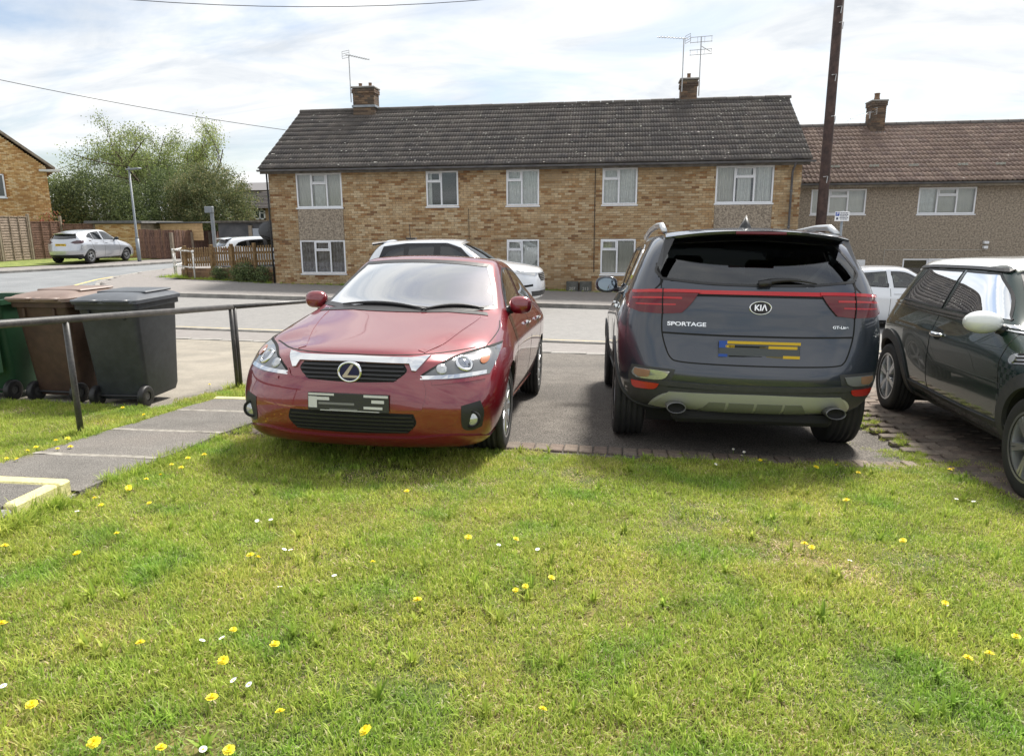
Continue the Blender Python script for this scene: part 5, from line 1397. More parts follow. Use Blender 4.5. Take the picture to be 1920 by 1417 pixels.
        for (ax, poly) in s.cuts:
            x0, x1 = min(p[0] for p in poly), max(p[0] for p in poly); y0, y1 = min(p[1] for p in poly), max(p[1] for p in poly)
            for f in bm.faces:
                c = f.calc_center_median(); n = f.normal
                if ax == 'front' and n.y < -.1: q = (c.x, c.z)
                elif ax == 'rear' and n.y > .1: q = (c.x, c.z)
                elif ax == 'R' and n.x > .2: q = (c.y, c.z)
                elif ax == 'L' and n.x < -.2: q = (c.y, c.z)
                elif ax == 'top' and n.z > .3: q = (c.x, c.y)
                else: continue
                if x0 <= q[0] <= x1 and y0 <= q[1] <= y1 and inside(q, poly):
                    if ax in ('front', 'rear') and abs(s.hit(ax, q)[0].y - c.y) > .15: continue
                    kill.add(f)
        bmesh.ops.delete(bm, geom=list(kill), context='FACES')
        bm.to_mesh(me); bm.free()
        me.polygons.foreach_set('use_smooth', [True] * len(me.polygons)); me.name = body_name
        s.body = link(body_name, me, s.root, s.paint, world=False)
        return s.body
    def wheels(s, ya, yb, z, track, r, rr, width, spoke, m_rim, rim_in=.0):
        for y in (ya, yb):
            for sd in (1, -1):
                w = wheel(s.root, r, rr, width, spoke, m_rim); w.location = (sd * (track / 2), y, z); w.rotation_euler = (random.uniform(0, 1), 0, 0 if sd > 0 else PI)
    def mirror(s, y, z, x, m, size=(.20, .12, .16), sq=.75):
        for sd in (1, -1):
            mb = MB(); V = []; n, k = 14, 9; a, b, c = size[0] / 2, size[1] / 2, size[2] / 2
            for i in range(k + 1):
                ph = -PI / 2 + PI * i / k
                for j in range(n):
                    th = 2 * PI * j / n; q = lambda t, e: math.copysign(abs(t) ** e, t)
                    yy = b * q(math.cos(ph), sq) * q(math.sin(th), sq); xx = a * q(math.cos(ph), sq) * q(math.cos(th), sq); zz = c * q(math.sin(ph), sq)
                    if yy > b * .35: yy = b * .35
                    V.append((sd * (x + a * .9) + xx, y + yy, z + zz + .12 * xx * sd * 0))
            F = [(i * n + j, i * n + (j + 1) % n, (i + 1) * n + (j + 1) % n, (i + 1) * n + j) for i in range(k) for j in range(n)]
            mb.add(V, F); mr = mb.build('door_mirror', m, s.root, world=False, smooth=True)
            mb = MB(); mb.lathe([(1.0, -.002), (1.0, .004), (.96, .006), (0, .006)], 24, Matrix.Translation((sd * (x + a * .9), y + b * .36, z)) @ Matrix.Rotation(PI / 2, 4, 'Z') @ Matrix.Diagonal((1, a * .80, c * .78, 1))); mb.build('mirror_glass', mat('mirror_glass', (.22, .26, .30), rough=.02, metal=1.0), mr, world=False)
            mb = MB(); mb.tube([(sd * (x + .02), y, z - c * .5), (sd * (x - .14), y - .02, z - c * .9)], [.035, .03], 8); mb.build('mirror_arm', m_trim, mr, world=False, smooth=True)
    def seats(s, y0, y1, w, zb, zt, m=None):
        m = m or m_cabin
        for yy in (y0, y1):
            for sx in (-1, 1):
                t = Matrix.Translation((sx * w, yy, 0))
                mb = MB(); mb.bbox(-.23, .23, -.05, .09, zb, zt - .20, .04, mtx=t @ Matrix.Translation((0, 0, zb)) @ Matrix.Rotation(R(-14), 4, 'X') @ Matrix.Translation((0, 0, -zb))); mb.bbox(-.24, .24, -.5, 0, zb - .12, zb + .05, .04, mtx=t); so = mb.build('seat', m, s.root, world=False)
                mb = MB(); mb.bbox(-.12, .12, .13, .23, zt - .16, zt + .02, .03, mtx=t); mb.tube([(-.06 + sx * w, yy + .17, zt - .3), (-.06 + sx * w, yy + .18, zt - .1)], .008, 6); mb.build('headrest', m, so, world=False)
    def place(s, x, y, z, rzv, pitch=0.0, roll=0.0):
        s.root.location = (x, y, z); s.root.rotation_mode = 'XYZ'
        s.root.rotation_euler = (pitch, roll, rzv)

def wheel(parent, r, rr, width, spoke, m_rim):
    """wheel with its axis along x, outer face at +x"""
    h = width / 2; prof = [(rr - .01, -h * .92), (rr + .02, -h), (r - .035, -h), (r - .012, -h * .92)]
    for g in (-.55, -.18, .18, .55):
        prof += [(r, h * (g - .14)), (r - .009, h * (g - .11)), (r - .009, h * (g + .05)), (r, h * (g + .08))]
    prof += [(r - .012, h * .92), (r - .035, h), (rr + .02, h), (rr - .005, h * .94), (rr - .02, h * .8)]
    w = empty('wheel'); w.parent = parent
    key = ('wheel', r, rr, width, spoke, m_rim.name)
    if key not in MATS:
        mb = MB(); mb.lathe(prof, 48); t_me = mb.mesh('tyre', smooth=True); t_me.materials.append(m_tyre)
        rb = MB(); rb.lathe([(rr - .008, h * .96), (rr + .006, h * .98), (rr + .006, h * .93), (rr - .02, h * .86), (rr - .03, h * .2), (rr - .04, -h * .9)], 48)
        nsp, kind = spoke
        for i in range(nsp):
            a = 2 * PI * i / nsp
            for off in ((0,) if kind == 'single' else (-.085, .085)):
                rt = Matrix.Rotation(a + off * (1 if kind != 'v' else 1.6), 4, 'X'); wd0, wd1 = (.035, .028) if kind == 'single' else (.016, .015)
                x0, x1 = h * .70, h * .90; L0, L1 = .05, rr - .012
                sk = 0 if kind != 'v' else off * .35
                vs = [(x0 - .03, -wd0, L0), (x0 - .03, wd0, L0), (x1 - .05, wd1 + sk, L1), (x1 - .05, -wd1 + sk, L1), (x0 + .015, -wd0 * .6, L0), (x0 + .015, wd0 * .6, L0), (x1, wd1 * .7 + sk, L1), (x1, -wd1 * .7 + sk, L1)]
                rb.add([rt @ Vector(v) for v in vs], [(3, 2, 1, 0), (4, 5, 6, 7), (0, 1, 5, 4), (1, 2, 6, 5), (2, 3, 7, 6), (3, 0, 4, 7)])
        rb.lathe([(0, h * .86), (.035, h * .86), (.062, h * .74), (.075, h * .60), (.075, h * .3)], 24)
        r_me = rb.mesh('rim'); r_me.materials.append(m_rim)
        db = MB(); db.lathe([(0, h * .15), (rr * .74, h * .15), (rr * .74, h * .02), (0, h * .02)], 32); db.lathe([(0, -h * .3), (rr - .03, -h * .3)], 32); d_me = db.mesh('brake_disc', smooth=False); d_me.materials.append(m_disc)
        MATS[key] = (t_me, r_me, d_me)
    t_me, r_me, d_me = MATS[key]
    for nm, me in (('tyre', t_me), ('rim', r_me), ('brake_disc', d_me)):
        link(nm, me, w, world=False)
    return w

# ---------- red hatchback (faces the camera)
def hatch_cage(L=4.32, hw=.8825, H=1.445, name='car', m=None, lev=3):
    k = hw / .8825; kh = H / 1.445; kl = L / 4.32
    Wd = lambda w: w * k
    Zd = lambda z: z if z < .3 else .3 + (z - .3) * (H - .3) / 1.145
    def S(y, rows, cr, sw=0): return (y * kl, [(Wd(w), Zd(z)) + ((d * kl,) if d else ()) for (w, z, *dd) in rows for d in [dd[0] if dd else 0]], cr, sw * kl)
    front = [(.78, .155, .10, .30), (.85, .235, .02, .25), (.895, .42, -.02, .26), (.89, .60, -.01, .34), (.84, .72, .05, .50), (.68, .775, .11, .48), (.47, .80, .19, .43)]
    st = [S(.60, [(.76, .15), (.86, .235), (.91, .45), (.905, .64), (.83, .79), (.69, .845), (.48, .865)], .010, -.04),
          S(.95, [(.74, .15), (.85, .235), (.915, .48), (.91, .69), (.84, .855), (.70, .915), (.49, .94)], .012, -.05),
          S(1.24, [(.72, .17), (.82, .25), (.882, .48), (.888, .72), (.825, .91), (.735, .965), (.57, .99)], .018, -.13),
          S(1.42, [(.72, .17), (.82, .25), (.875, .48), (.885, .74), (.81, .925), (.73, 1.01), (.60, 1.055)], .022, -.16),
          S(2.00, [(.72, .17), (.82, .24), (.870, .48), (.882, .76), (.80, .95), (.625, 1.345), (.555, 1.385)], .026, -.10),
          S(2.18, [(.72, .17), (.82, .24), (.870, .48), (.882, .765), (.80, .955), (.612, 1.38), (.545, 1.412)], .028, -.06),
          S(2.70, [(.72, .17), (.82, .24), (.870, .48), (.884, .78), (.80, .97), (.605, 1.385), (.54, 1.42)], .028),
          S(3.20, [(.72, .18), (.82, .25), (.878, .49), (.89, .80), (.80, 1.0), (.60, 1.345), (.53, 1.385)], .024),
          S(3.60, [(.71, .20), (.82, .28), (.892, .52), (.892, .82), (.79, 1.02), (.585, 1.27), (.515, 1.325)], .020),
          S(3.86, [(.70, .24), (.81, .31), (.880, .55), (.880, .84), (.77, 1.03), (.57, 1.21), (.50, 1.285)], .016)]
    rear = [(.66, .27, 4.20, 4.02), (.78, .36, 4.28, 4.02), (.83, .55, 4.32, 4.04), (.82, .80, 4.27, 4.02), (.74, 1.00, 4.16, 3.99), (.60, 1.14, 4.05, 3.95), (.50, 1.235, 3.96, 3.90)]
    front = [(Wd(w), Zd(z), a * kl, b * kl) for w, z, a, b in front]; rear = [(Wd(w), Zd(z), a * kl, b * kl) for w, z, a, b in rear]
    return Car(name, st, front, rear, m, level=lev)
def both(f):
    for sd, ax in ((1, 'R'), (-1, 'L')): f(sd, ax)
def ell(cx, cz, a, b, n=28): return [(cx + a * math.cos(2 * PI * k / n), cz + b * math.sin(2 * PI * k / n)) for k in range(n)]
def mir(poly, sd): return [(sd * p[0],) + tuple(p[1:]) for p in poly]

def red_car():
    p = paint('candy_red_paint', (.20, .007, .016), metal=.35, rough=.30, coat=1.0)
    c = hatch_cage(name='red_hatchback', m=p); r = c.root
    tag(r, 'red hatchback with chrome grille bar parked nose first on the lawn edge', 'car', 'cars parked on the drive')
    # glass
    ws = c.window('windscreen', 'front', smooth_poly([(-.71, 1.005, 1), (-.40, .985), (0, .98), (.40, .985), (.71, 1.005, 1), (.635, 1.20), (.545, 1.362, 1), (.3, 1.382), (0, 1.39), (-.3, 1.382), (-.545, 1.362, 1), (-.635, 1.20)], True, 5), m_wglass, .028)
    def side(sd, ax):
        c.window('side_window', ax, smooth_poly([(1.50, .975, 1), (2.40, .99, 1), (2.44, 1.345, 1), (2.20, 1.335), (2.02, 1.29), (1.78, 1.16)], True, 4), m_cglass, .018)
        c.window('side_window', ax, smooth_poly([(2.50, .99, 1), (3.22, 1.03, 1), (3.36, 1.10), (3.30, 1.21), (3.05, 1.31), (2.53, 1.347, 1)], True, 4), m_pglass, .018)
        c.strip('door_gap', ax, [(1.44, .30), (1.36, .55), (1.40, .80), (1.46, .94)], .006, .0012, m_gap)
        c.strip('door_gap', ax, [(2.46, .28), (2.46, .60), (2.46, .97)], .006, .0012, m_gap)
        c.strip('door_gap', ax, [(3.10, .42), (3.30, .72), (3.34, .90), (3.22, 1.01)], .006, .0012, m_gap)
        c.strip('sill_trim', ax, [(1.30, .27), (3.05, .27)], .035, .006, p)
        for y in (2.30, 3.12):
            h, nn = c.hit(ax, (y, .86)); mb = MB(); mb.bbox(-.012, .022, -.10, .10, -.016, .016, .008, mtx=Matrix.Translation(h + Vector((sd * .012, 0, 0)))); mb.build('door_handle', m_chrome, r, world=False)
        c.strip('crease', ax, [(1.35, .62), (2.4, .66), (3.2, .72)], .004, .0005, p)
        # bonnet shut line and wing
        c.strip('bonnet_gap', 'top', mir([(.70, .36), (.765, .60), (.785, .95), (.76, 1.17)], sd), .006, .0012, m_gap)
        # headlamp
        hl = smooth_poly(mir([(.415, .622, 1), (.50, .682), (.60, .738), (.72, .772), (.835, .80, 1), (.845, .72), (.82, .632, 1), (.64, .615)], sd), True, 5)
        lamp = c.patch('headlamp', 'front', hl, .004, m_lensd, thick=.01, res=.018)
        c.strip('lamp_chrome', 'front', mir([(.43, .625), (.62, .628), (.80, .642)], sd), .022, .007, m_chrome, lamp)
        c.strip('lamp_edge', 'front', mir([(.415, .622), (.50, .682), (.60, .738), (.72, .772), (.835, .80)], sd), .012, .006, m_gap, lamp)
        h, nn = c.hit('front', (sd * .665, .698)); mt = Matrix.Translation(h + nn * .004) @ nn.to_track_quat('X', 'Z').to_matrix().to_4x4()
        mb = MB(); mb.lathe([(.062, .0), (.060, .012), (.046, .014), (.044, .004)], 28, mt); mb.build('projector_ring', m_chrome, lamp, world=False, smooth=True)
        mb = MB(); mb.lathe([(.046, .003), (.034, .014), (.018, .020), (0, .022)], 24, mt); mb.build('projector', m_bulb, lamp, world=False, smooth=True)
        c.patch('indicator', 'front', ell(sd * .775, .722, .026, .030, 14), .010, m_amber, lamp, thick=.004, res=.02)
        h, nn = c.hit('front', (sd * .545, .672)); mt = Matrix.Translation(h + nn * .005) @ nn.to_track_quat('X', 'Z').to_matrix().to_4x4()
        mb = MB(); mb.lathe([(.036, .0), (.034, .008), (.012, .004), (0, .004)], 20, mt); mb.build('reflector_bowl', m_lens, lamp, world=False, smooth=True)
        # fog lamp in a black housing
        fo = smooth_poly(mir([(.68, .45, 1), (.785, .475, 1), (.808, .40), (.795, .305, 1), (.74, .285), (.685, .31)], sd), True, 4)
        hs = c.patch('fog_lamp_housing', 'front', fo, .003, m_trim, thick=.01, res=.025)
        h, nn = c.hit('front', (sd * .738, .36)); mt = Matrix.Translation(h + Vector((0, .004, 0))) @ Vector((0, -1, 0)).to_track_quat('X', 'Z').to_matrix().to_4x4()
        mb = MB(); mb.lathe([(.058, -.02), (.056, .012), (.045, .014), (.043, .002)], 26, mt); mb.build('fog_lamp_ring', m_gap, hs, world=False, smooth=True)
        mb = MB(); mb.lathe([(.044, .003), (.030, .010), (0, .013)], 22, mt); mb.build('fog_lamp', m_lens, hs, world=False, smooth=True)
        c.strip('bumper_edge', 'front', mir([(.45, .40), (.62, .46), (.69, .44), (.64, .33), (.47, .27)], sd), .005, .001, p)
    both(side)
    # grille
    gr = c.patch('grille', 'front', smooth_poly([(-.325, .705, 1), (0, .712), (.325, .705, 1), (.345, .66), (.275, .600, 1), (0, .592), (-.275, .600, 1), (-.345, .66)], True, 4), .002, m_gap, thick=.004)
    for z, hw in ((.685, .325), (.660, .335), (.635, .315), (.612, .29)): c.strip('grille_bar', 'front', [(-hw, z), (0, z + .004), (hw, z)], .010, .012, m_trim, gr, thick=.003)
    c.patch('grille_chrome', 'front', [Vector(q) for q in [(-.465, .752), (-.36, .742), (0, .748), (.36, .742), (.465, .752), (.40, .665), (.375, .668), (.355, .708), (0, .716), (-.355, .708), (-.375, .668), (-.40, .665)]], .012, m_chrome, thick=.006, res=.02)
    # emblem
    h, nn = c.hit('front', (0, .655)); mt = Matrix.Translation(h + Vector((0, -.022, 0))) @ Vector((0, -1, 0)).to_track_quat('X', 'Z').to_matrix().to_4x4() @ Matrix.Diagonal((1, 1.2, 1, 1))
    mb = MB(); mb.lathe([(.066, -.02), (.066, .004), (.060, .010), (.053, .006), (.053, .0)], 40, mt); em = mb.build('emblem', m_chrome, r, world=False, smooth=True)
    mb = MB(); mb.lathe([(.054, .001), (0, .002)], 36, mt); mb.build('emblem_field', mat('emblem_blue', lin(24, 28, 70), rough=.15), em, world=False)
    mb = MB(); ex, ez, ey = h.x, h.z, h.y - .027
    Lp = [(.010, .048), (.028, .046), (-.014, -.020), (.056, -.020), (.050, -.034), (-.040, -.034), (-.046, -.026)]
    mb.add([(ex + a, ey, ez + b) for a, b in Lp] + [(ex + a, ey + .004, ez + b) for a, b in Lp], [(0, 1, 2, 6), (2, 3, 4, 5, 6)] + [(i, (i + 1) % 7, 7 + (i + 1) % 7, 7 + i) for i in range(7)]); mb.build('emblem_letter', m_chrome, em, world=False)
    # lower grille
    lg = c.patch('lower_grille', 'front', smooth_poly([(-.40, .405, 1), (0, .410), (.40, .405, 1), (.415, .34), (.36, .278, 1), (0, .270), (-.36, .278, 1), (-.415, .34)], True, 4), .002, m_gap, thick=.004)
    for z, hw in ((.385, .39), (.360, .40), (.335, .40), (.310, .385), (.290, .36)): c.strip('grille_bar', 'front', [(-hw, z), (0, z + .002), (hw, z)], .009, .010, m_trim, lg, thick=.003)
    c.patch('bumper_lip', 'front', smooth_poly([(-.84, .235, 1), (-.62, .262), (-.40, .246, 1), (0, .240), (.40, .246, 1), (.62, .262), (.84, .235, 1), (.70, .178), (0, .182), (-.70, .178)], True, 4), .016, p, thick=.012)
    c.patch('bumper_centre', 'front', smooth_poly([(-.43, .655, 1), (-.36, .60), (0, .578), (.36, .60), (.43, .655, 1), (.47, .54), (.45, .43, 1), (0, .418), (-.45, .43, 1), (-.47, .54)], True, 4), .007, p, thick=.01)
    for sd in (-1, 1): c.strip('bonnet_crease', 'top', mir([(.40, .22), (.50, .55), (.58, .95), (.60, 1.12)], sd), .05, .004, p, thick=.004, n=5)
    for sd in (-1, 1): c.strip('bumper_crease', 'front', mir([(.50, .592), (.66, .600), (.80, .612)], sd), .018, .006, p, thick=.004)
    # number plate, smeared out in black and white streaks
    h, nn = c.hit('front', (0, .47)); y0 = h.y - .018
    mb = MB(); mb.bbox(-.26, .26, y0, y0 + .012, .412, .525, .003); pl = mb.build('number_plate', mat('dark_plate', (.03, .03, .032), rough=.35), r, world=False)
    for (a, b, z0, z1, mm) in ((-.255, -.09, .508, .521, m_plate_w), (-.255, -.20, .43, .50, m_plate_w), (-.20, -.12, .478, .498, m_plate_w), (-.19, .04, .452, .466, mat('plate_grey', (.2, .2, .2), rough=.4)), (.10, .255, .505, .520, m_plate_w), (.15, .23, .470, .49, m_plate_w), (.10, .22, .432, .448, m_plate_w), (-.12, .06, .420, .428, mat('plate_grey', (.2, .2, .2), rough=.4)), (-.18, .20, .414, .4185, m_plate_w)):
        mb = MB(); mb.box(a, b, y0 - .0015, y0 - .0002, z0, z1); mb.build('plate_streak', mm, pl, world=False)
    c.patch('tow_cover', 'front', [(.43, .46), (.49, .465), (.49, .52), (.43, .515)], .0015, p, thick=.002)
    c.strip('bonnet_gap', 'front', [(-.70, .785), (-.47, .762), (0, .756), (.47, .762), (.70, .785)], .005, .0014, m_gap)
    # wipers and cowl
    c.strip('cowl', 'top', [(-.66, 1.21), (-.35, 1.13), (0, 1.105), (.35, 1.13), (.66, 1.21)], .07, .004, m_trim)
    for (x0, x1, z0, z1) in ((-.50, .22, 1.012, .995), (.18, .62, .995, 1.005)):
        pts = [c.hit('front', (x0 + (x1 - x0) * t, z0 + (z1 - z0) * t + .028 * math.sin(PI * t)))[0] + Vector((0, -.022, .008)) for t in [i / 10 for i in range(11)]]
        mb = MB(); mb.tube(pts, [.006 + .008 * math.sin(PI * i / 10) for i in range(11)], 6); mb.build('wiper', m_trim, r, world=False, smooth=True)
    mb = MB(); mb.bbox(-.05, .09, 1.93, 1.98, 1.30, 1.345, .01); mb.build('rear_view_mirror', m_trim, r, world=False)
    # roof details, dashboard, seats
    mb = MB(); V = []
    for i in range(9):
        for x in (-.62, .62): pass
    mb.bbox(-.68, .68, 1.32, 1.62, .78, .93, .05); mb.build('dashboard', m_cabin, r, world=False)
    c.seats(2.35, 3.15, .36, .55, 1.20)
    mb = MB(); mb.box(-.7, .7, 1.3, 3.9, .30, .34); mb.build('cabin_floor', m_cabin, r, world=False)
    c.arch(.90, .315, .345); c.arch(3.50, .315, .345)
    c.finish()
    c.mirror(1.60, 1.035, .785, p, (.185, .15, .145))
    c.wheels(.90, 3.50, .316, 1.545, .316, .218, .205, (10, 'single'), m_alloy)
    # rear lamps and plate for other views
    def rl(sd, ax):
        c.patch('tail_lamp', 'rear', mir([(.45, .88), (.78, .93), (.80, 1.02), (.66, 1.04)], sd), .004, m_red, thick=.01)
    both(rl)
    c.window('rear_window', 'rear', smooth_poly([(-.58, 1.10, 1), (0, 1.09), (.58, 1.10, 1), (.50, 1.22, 1), (0, 1.235), (-.50, 1.22, 1)], True, 4), m_pglass, .015, cut=False)
    c.place(-1.607, 4.071, gz(-1.607, 4.071) - .006, R(.42), math.atan(-.075), .02)
    return c
red_car()
def suv_cage(name, m, lev=3):
    L = 4.485
    front = [(.74, .24, .10, .34), (.86, .33, .03, .30), (.92, .52, .0, .32), (.915, .74, .02, .40), (.86, .90, .06, .52), (.70, .96, .12, .50), (.48, .99, .20, .46)]
    T = lambda y, rows, cr, sw=0: (y, rows, cr, sw)
    st = [T(.62, [(.74, .22), (.89, .33), (.94, .55), (.935, .78), (.86, .96), (.70, 1.02), (.49, 1.045)], .01, -.04),
          T(1.00, [(.74, .22), (.89, .33), (.945, .60), (.94, .84), (.87, 1.01), (.71, 1.075), (.50, 1.10)], .012, -.05),
          T(1.30, [(.76, .22), (.89, .32), (.935, .60), (.935, .88), (.865, 1.07), (.77, 1.12), (.60, 1.145)], .018, -.13),
          T(1.50, [(.76, .22), (.89, .32), (.93, .60), (.932, .89), (.86, 1.09), (.77, 1.18), (.64, 1.23)], .022, -.16),
          T(2.05, [(.76, .22), (.89, .32), (.925, .60), (.93, .91), (.86, 1.11), (.735, 1.525), (.655, 1.585)], .03, -.10),
          T(2.30, [(.76, .22), (.89, .32), (.925, .60), (.93, .915), (.86, 1.115), (.73, 1.56), (.65, 1.615)], .035, -.05),
          T(2.95, [(.76, .22), (.89, .32), (.928, .60), (.935, .93), (.865, 1.13), (.725, 1.565), (.645, 1.62)], .035),
          T(3.50, [(.76, .24), (.89, .33), (.945, .62), (.945, .95), (.875, 1.16), (.725, 1.54), (.645, 1.60)], .032),
          T(3.86, [(.75, .27), (.90, .36), (.950, .63), (.948, .95), (.88, 1.17), (.735, 1.50), (.655, 1.575)], .03)]
    e = lambda s_: L - s_
    rear = [(.74, .33, e(.10), e(.36)), (.88, .42, e(.02), e(.30)), (.935, .60, e(-.02), e(.27)), (.93, .86, e(.06), e(.27)), (.89, 1.12, e(.075), e(.26)), (.80, 1.30, e(.19), e(.32)), (.665, 1.52, e(.40), e(.46))]
    return Car(name, st, front, rear, m, level=lev)

def grey_car():
    p = paint('graphite_paint', (.042, .049, .066), metal=.45, rough=.28, coat=1.0, ior=1.5)
    c = suv_cage('grey_suv', p); r = c.root; L = 4.485
    tag(r, 'dark grey SUV seen from behind with a full width red light bar', 'car', 'cars parked on the drive')
    rx = lambda poly: [(-q[0],) + tuple(q[1:]) for q in poly]          # photo left/right to car left/right
    # rear glass and spoiler
    rw = c.window('rear_window', 'rear', smooth_poly([(-.655, 1.245, 1), (-.35, 1.215), (0, 1.208), (.35, 1.215), (.655, 1.245, 1), (.70, 1.30), (.69, 1.345, 1), (.61, 1.47), (.57, 1.515, 1), (0, 1.545), (-.57, 1.515, 1), (-.61, 1.47), (-.69, 1.345, 1), (-.70, 1.30)], True, 5), m_pglass, .016)
    # spoiler overhanging the glass
    V = []; F = []; n = 16
    for i in range(n + 1):
        f = -1 + 2 * i / n; x = .625 * f; a = abs(f)
        zt = 1.628 - .045 * a ** 2.2; ys = L - .58 + .02 * a; ye = L - .205 - .13 * a ** 2.6
        V += [(x, ys, zt), (x, (ys + ye) / 2, zt - .010), (x * 1.01, ye, zt - .042), (x * 1.01, ye - .01, zt - .060), (x, ye - .16, zt - .066), (x, ys, zt - .08)]
    for i in range(n):
        for k in range(6): k2 = (k + 1) % 6; F.append((i * 6 + k, (i + 1) * 6 + k, (i + 1) * 6 + k2, i * 6 + k2))
    F += [tuple(range(6)), tuple(n * 6 + k for k in range(6))[::-1]]
    mb = MB(); mb.add(V, F); sp = mb.build('spoiler', p, r, world=False, angle=35)
    bm = bmesh.new(); bm.from_mesh(sp.data); bmesh.ops.recalc_face_normals(bm, faces=bm.faces); bm.to_mesh(sp.data); bm.free()
    mb = MB(); mb.bbox(-.17, .17, L - .222, L - .195, 1.560, 1.578, .004); mb.build('brake_light', m_red, sp, world=False)
    for sd in (-1, 1):    # black fins beside the glass
        mb = MB(); mb.add([(sd * .60, L - .50, 1.55), (sd * .635, L - .36, 1.545), (sd * .695, L - .265, 1.34), (sd * .665, L - .20, 1.335), (sd * .575, L - .30, 1.53), (sd * .60, L - .50, 1.50)], [(0, 1, 2, 3, 4, 5), (5, 4, 3, 2, 1, 0)]); mb.build('spoiler_fin', m_trim, sp, world=False)
    # lamps
    def lamps(sd, ax):
        q = [(.40, 1.172, 1), (.62, 1.174), (.86, 1.165, 1), (.885, 1.12), (.86, 1.045), (.80, 1.018, 1), (.655, 1.012), (.52, 1.022, 1), (.46, 1.085)]
        lamp = c.patch('tail_lamp', 'rear', smooth_poly(mir(q, sd), True, 4), .012, m_red, thick=.02, res=.025)
        q2 = [(.86, 1.165), (.955, 1.15), (.97, 1.11), (.93, 1.06), (.86, 1.035)]
        c.patch('tail_lamp_side', ax, smooth_poly([(L - .50, 1.135, 1), (L - .36, 1.165), (L - .20, 1.168, 1), (L - .20, 1.03, 1), (L - .34, 1.045)], True, 4), .012, m_red, lamp, thick=.02, res=.03)
        c.strip('lamp_bar', 'rear', mir([(.40, 1.163), (.60, 1.164), (.84, 1.156)], sd), .020, .016, m_redb, lamp)
        c.strip('lamp_line', 'rear', mir([(.52, 1.118), (.68, 1.118), (.84, 1.112)], sd), .012, .0145, m_redb, lamp)
        c.strip('lamp_line', 'rear', mir([(.56, 1.075), (.68, 1.073), (.82, 1.072)], sd), .010, .0145, m_redb, lamp)
        c.strip('lamp_gap', 'rear', mir([(.645, 1.18), (.648, 1.10), (.645, 1.01)], sd), .007, .0165, m_gap, lamp)
        # bumper lights
        c.patch('lamp_recess', 'rear', smooth_poly(mir([(.55, .635, 1), (.84, .645, 1), (.86, .56), (.83, .47, 1), (.64, .475), (.585, .53)], sd), True, 3), .002, m_clad, thick=.01)
        lb = c.patch('reverse_lamp', 'rear', smooth_poly(mir([(.585, .618, 1), (.82, .628, 1), (.835, .585), (.80, .555, 1), (.635, .560)], sd), True, 3), .010, m_lens, thick=.015, res=.025)
        c.patch('indicator', 'rear', smooth_poly(mir([(.715, .618, 1), (.815, .622, 1), (.822, .590), (.79, .566, 1), (.725, .572)], sd), True, 3), .013, mat('dim_amber', (.34, .20, .13), rough=.15, coat=1.0), lb, thick=.004, res=.025)
        c.patch('reflector', 'rear', smooth_poly(mir([(.65, .528, 1), (.835, .532, 1), (.825, .492), (.80, .478, 1), (.68, .486)], sd), True, 3), .012, m_refl, thick=.015, res=.025)
        # tailgate shut lines
        c.strip('tailgate_gap', 'rear', mir([(.655, 1.245), (.66, 1.185)], sd), .007, .002, m_gap)
        c.strip('tailgate_gap', 'rear', mir([(.650, 1.01), (.648, .90), (.625, .80), (.585, .715), (.52, .690), (.30, .682), (0, .680)], sd), .009, .002, m_gap)
        c.strip('shut_line', ax, [(L - .35, 1.36), (L - .24, 1.24), (L - .22, 1.18)], .006, .002, m_gap)
        # side glass and doors
        c.window('side_window', ax, smooth_poly([(1.62, 1.12, 1), (2.48, 1.145, 1), (2.52, 1.525, 1), (2.25, 1.50), (1.98, 1.38)], True, 4), m_cglass, .02)
        c.window('side_window', ax, smooth_poly([(2.58, 1.145, 1), (3.28, 1.175, 1), (3.26, 1.50, 1), (2.62, 1.527, 1)], True, 4), m_pglass, .02)
        c.window('side_window', ax, smooth_poly([(3.34, 1.18, 1), (3.66, 1.235, 1), (3.60, 1.38), (3.40, 1.48), (3.33, 1.49, 1)], True, 4), m_pglass, .016)
        c.strip('window_chrome', ax, [(1.6, 1.11), (2.5, 1.133), (3.3, 1.165), (3.68, 1.23), (3.64, 1.38), (3.42, 1.505), (3.0, 1.535), (2.4, 1.535)], .016, .006, m_chrome)
        for y in (2.40, 3.24):
            h, nn = c.hit(ax, (y, 1.02)); mb = MB(); mb.bbox(-.015, .025, -.10, .10, -.017, .017, .009, mtx=Matrix.Translation(h + Vector((sd * .014, 0, 0)))); mb.build('door_handle', m_chrome, r, world=False)
        c.strip('door_gap', ax, [(2.54, .34), (2.55, .8), (2.53, 1.13)], .006, .0015, m_gap)
        c.strip('door_gap', ax, [(1.48, .40), (1.44, .7), (1.52, 1.08)], .006, .0015, m_gap)
        c.strip('door_gap', ax, [(3.16, .60), (3.38, .90), (3.36, 1.15)], .006, .0015, m_gap)
        c.strip('sill_cladding', ax, [(1.25, .34), (2.4, .33), (3.20, .34)], .12, .008, m_clad)
        # roof rail
        pts = [(sd * .595, 2.05, 1.60), (sd * .625, 2.25, 1.65), (sd * .63, 2.8, 1.675), (sd * .63, 3.40, 1.672), (sd * .625, 3.74, 1.652), (sd * .62, 3.93, 1.595)]
        mb = MB(); mb.tube(pts, [.018, .022, .022, .022, .024, .02], 10); mb.build('roof_rail', m_satin, r, world=False, smooth=True)
        # exhaust tips in their bright surrounds
        c.patch('exhaust_surround', 'rear', smooth_poly(mir([(.39, .40, 1), (.42, .445), (.52, .475), (.62, .455), (.685, .395), (.70, .345, 1), (.63, .345), (.545, .355), (.46, .35), (.40, .36)], sd), True, 3), .009, mat('sage_silver_bright', lin(196, 198, 190), rough=.3, metal=.3), thick=.02, res=.02)
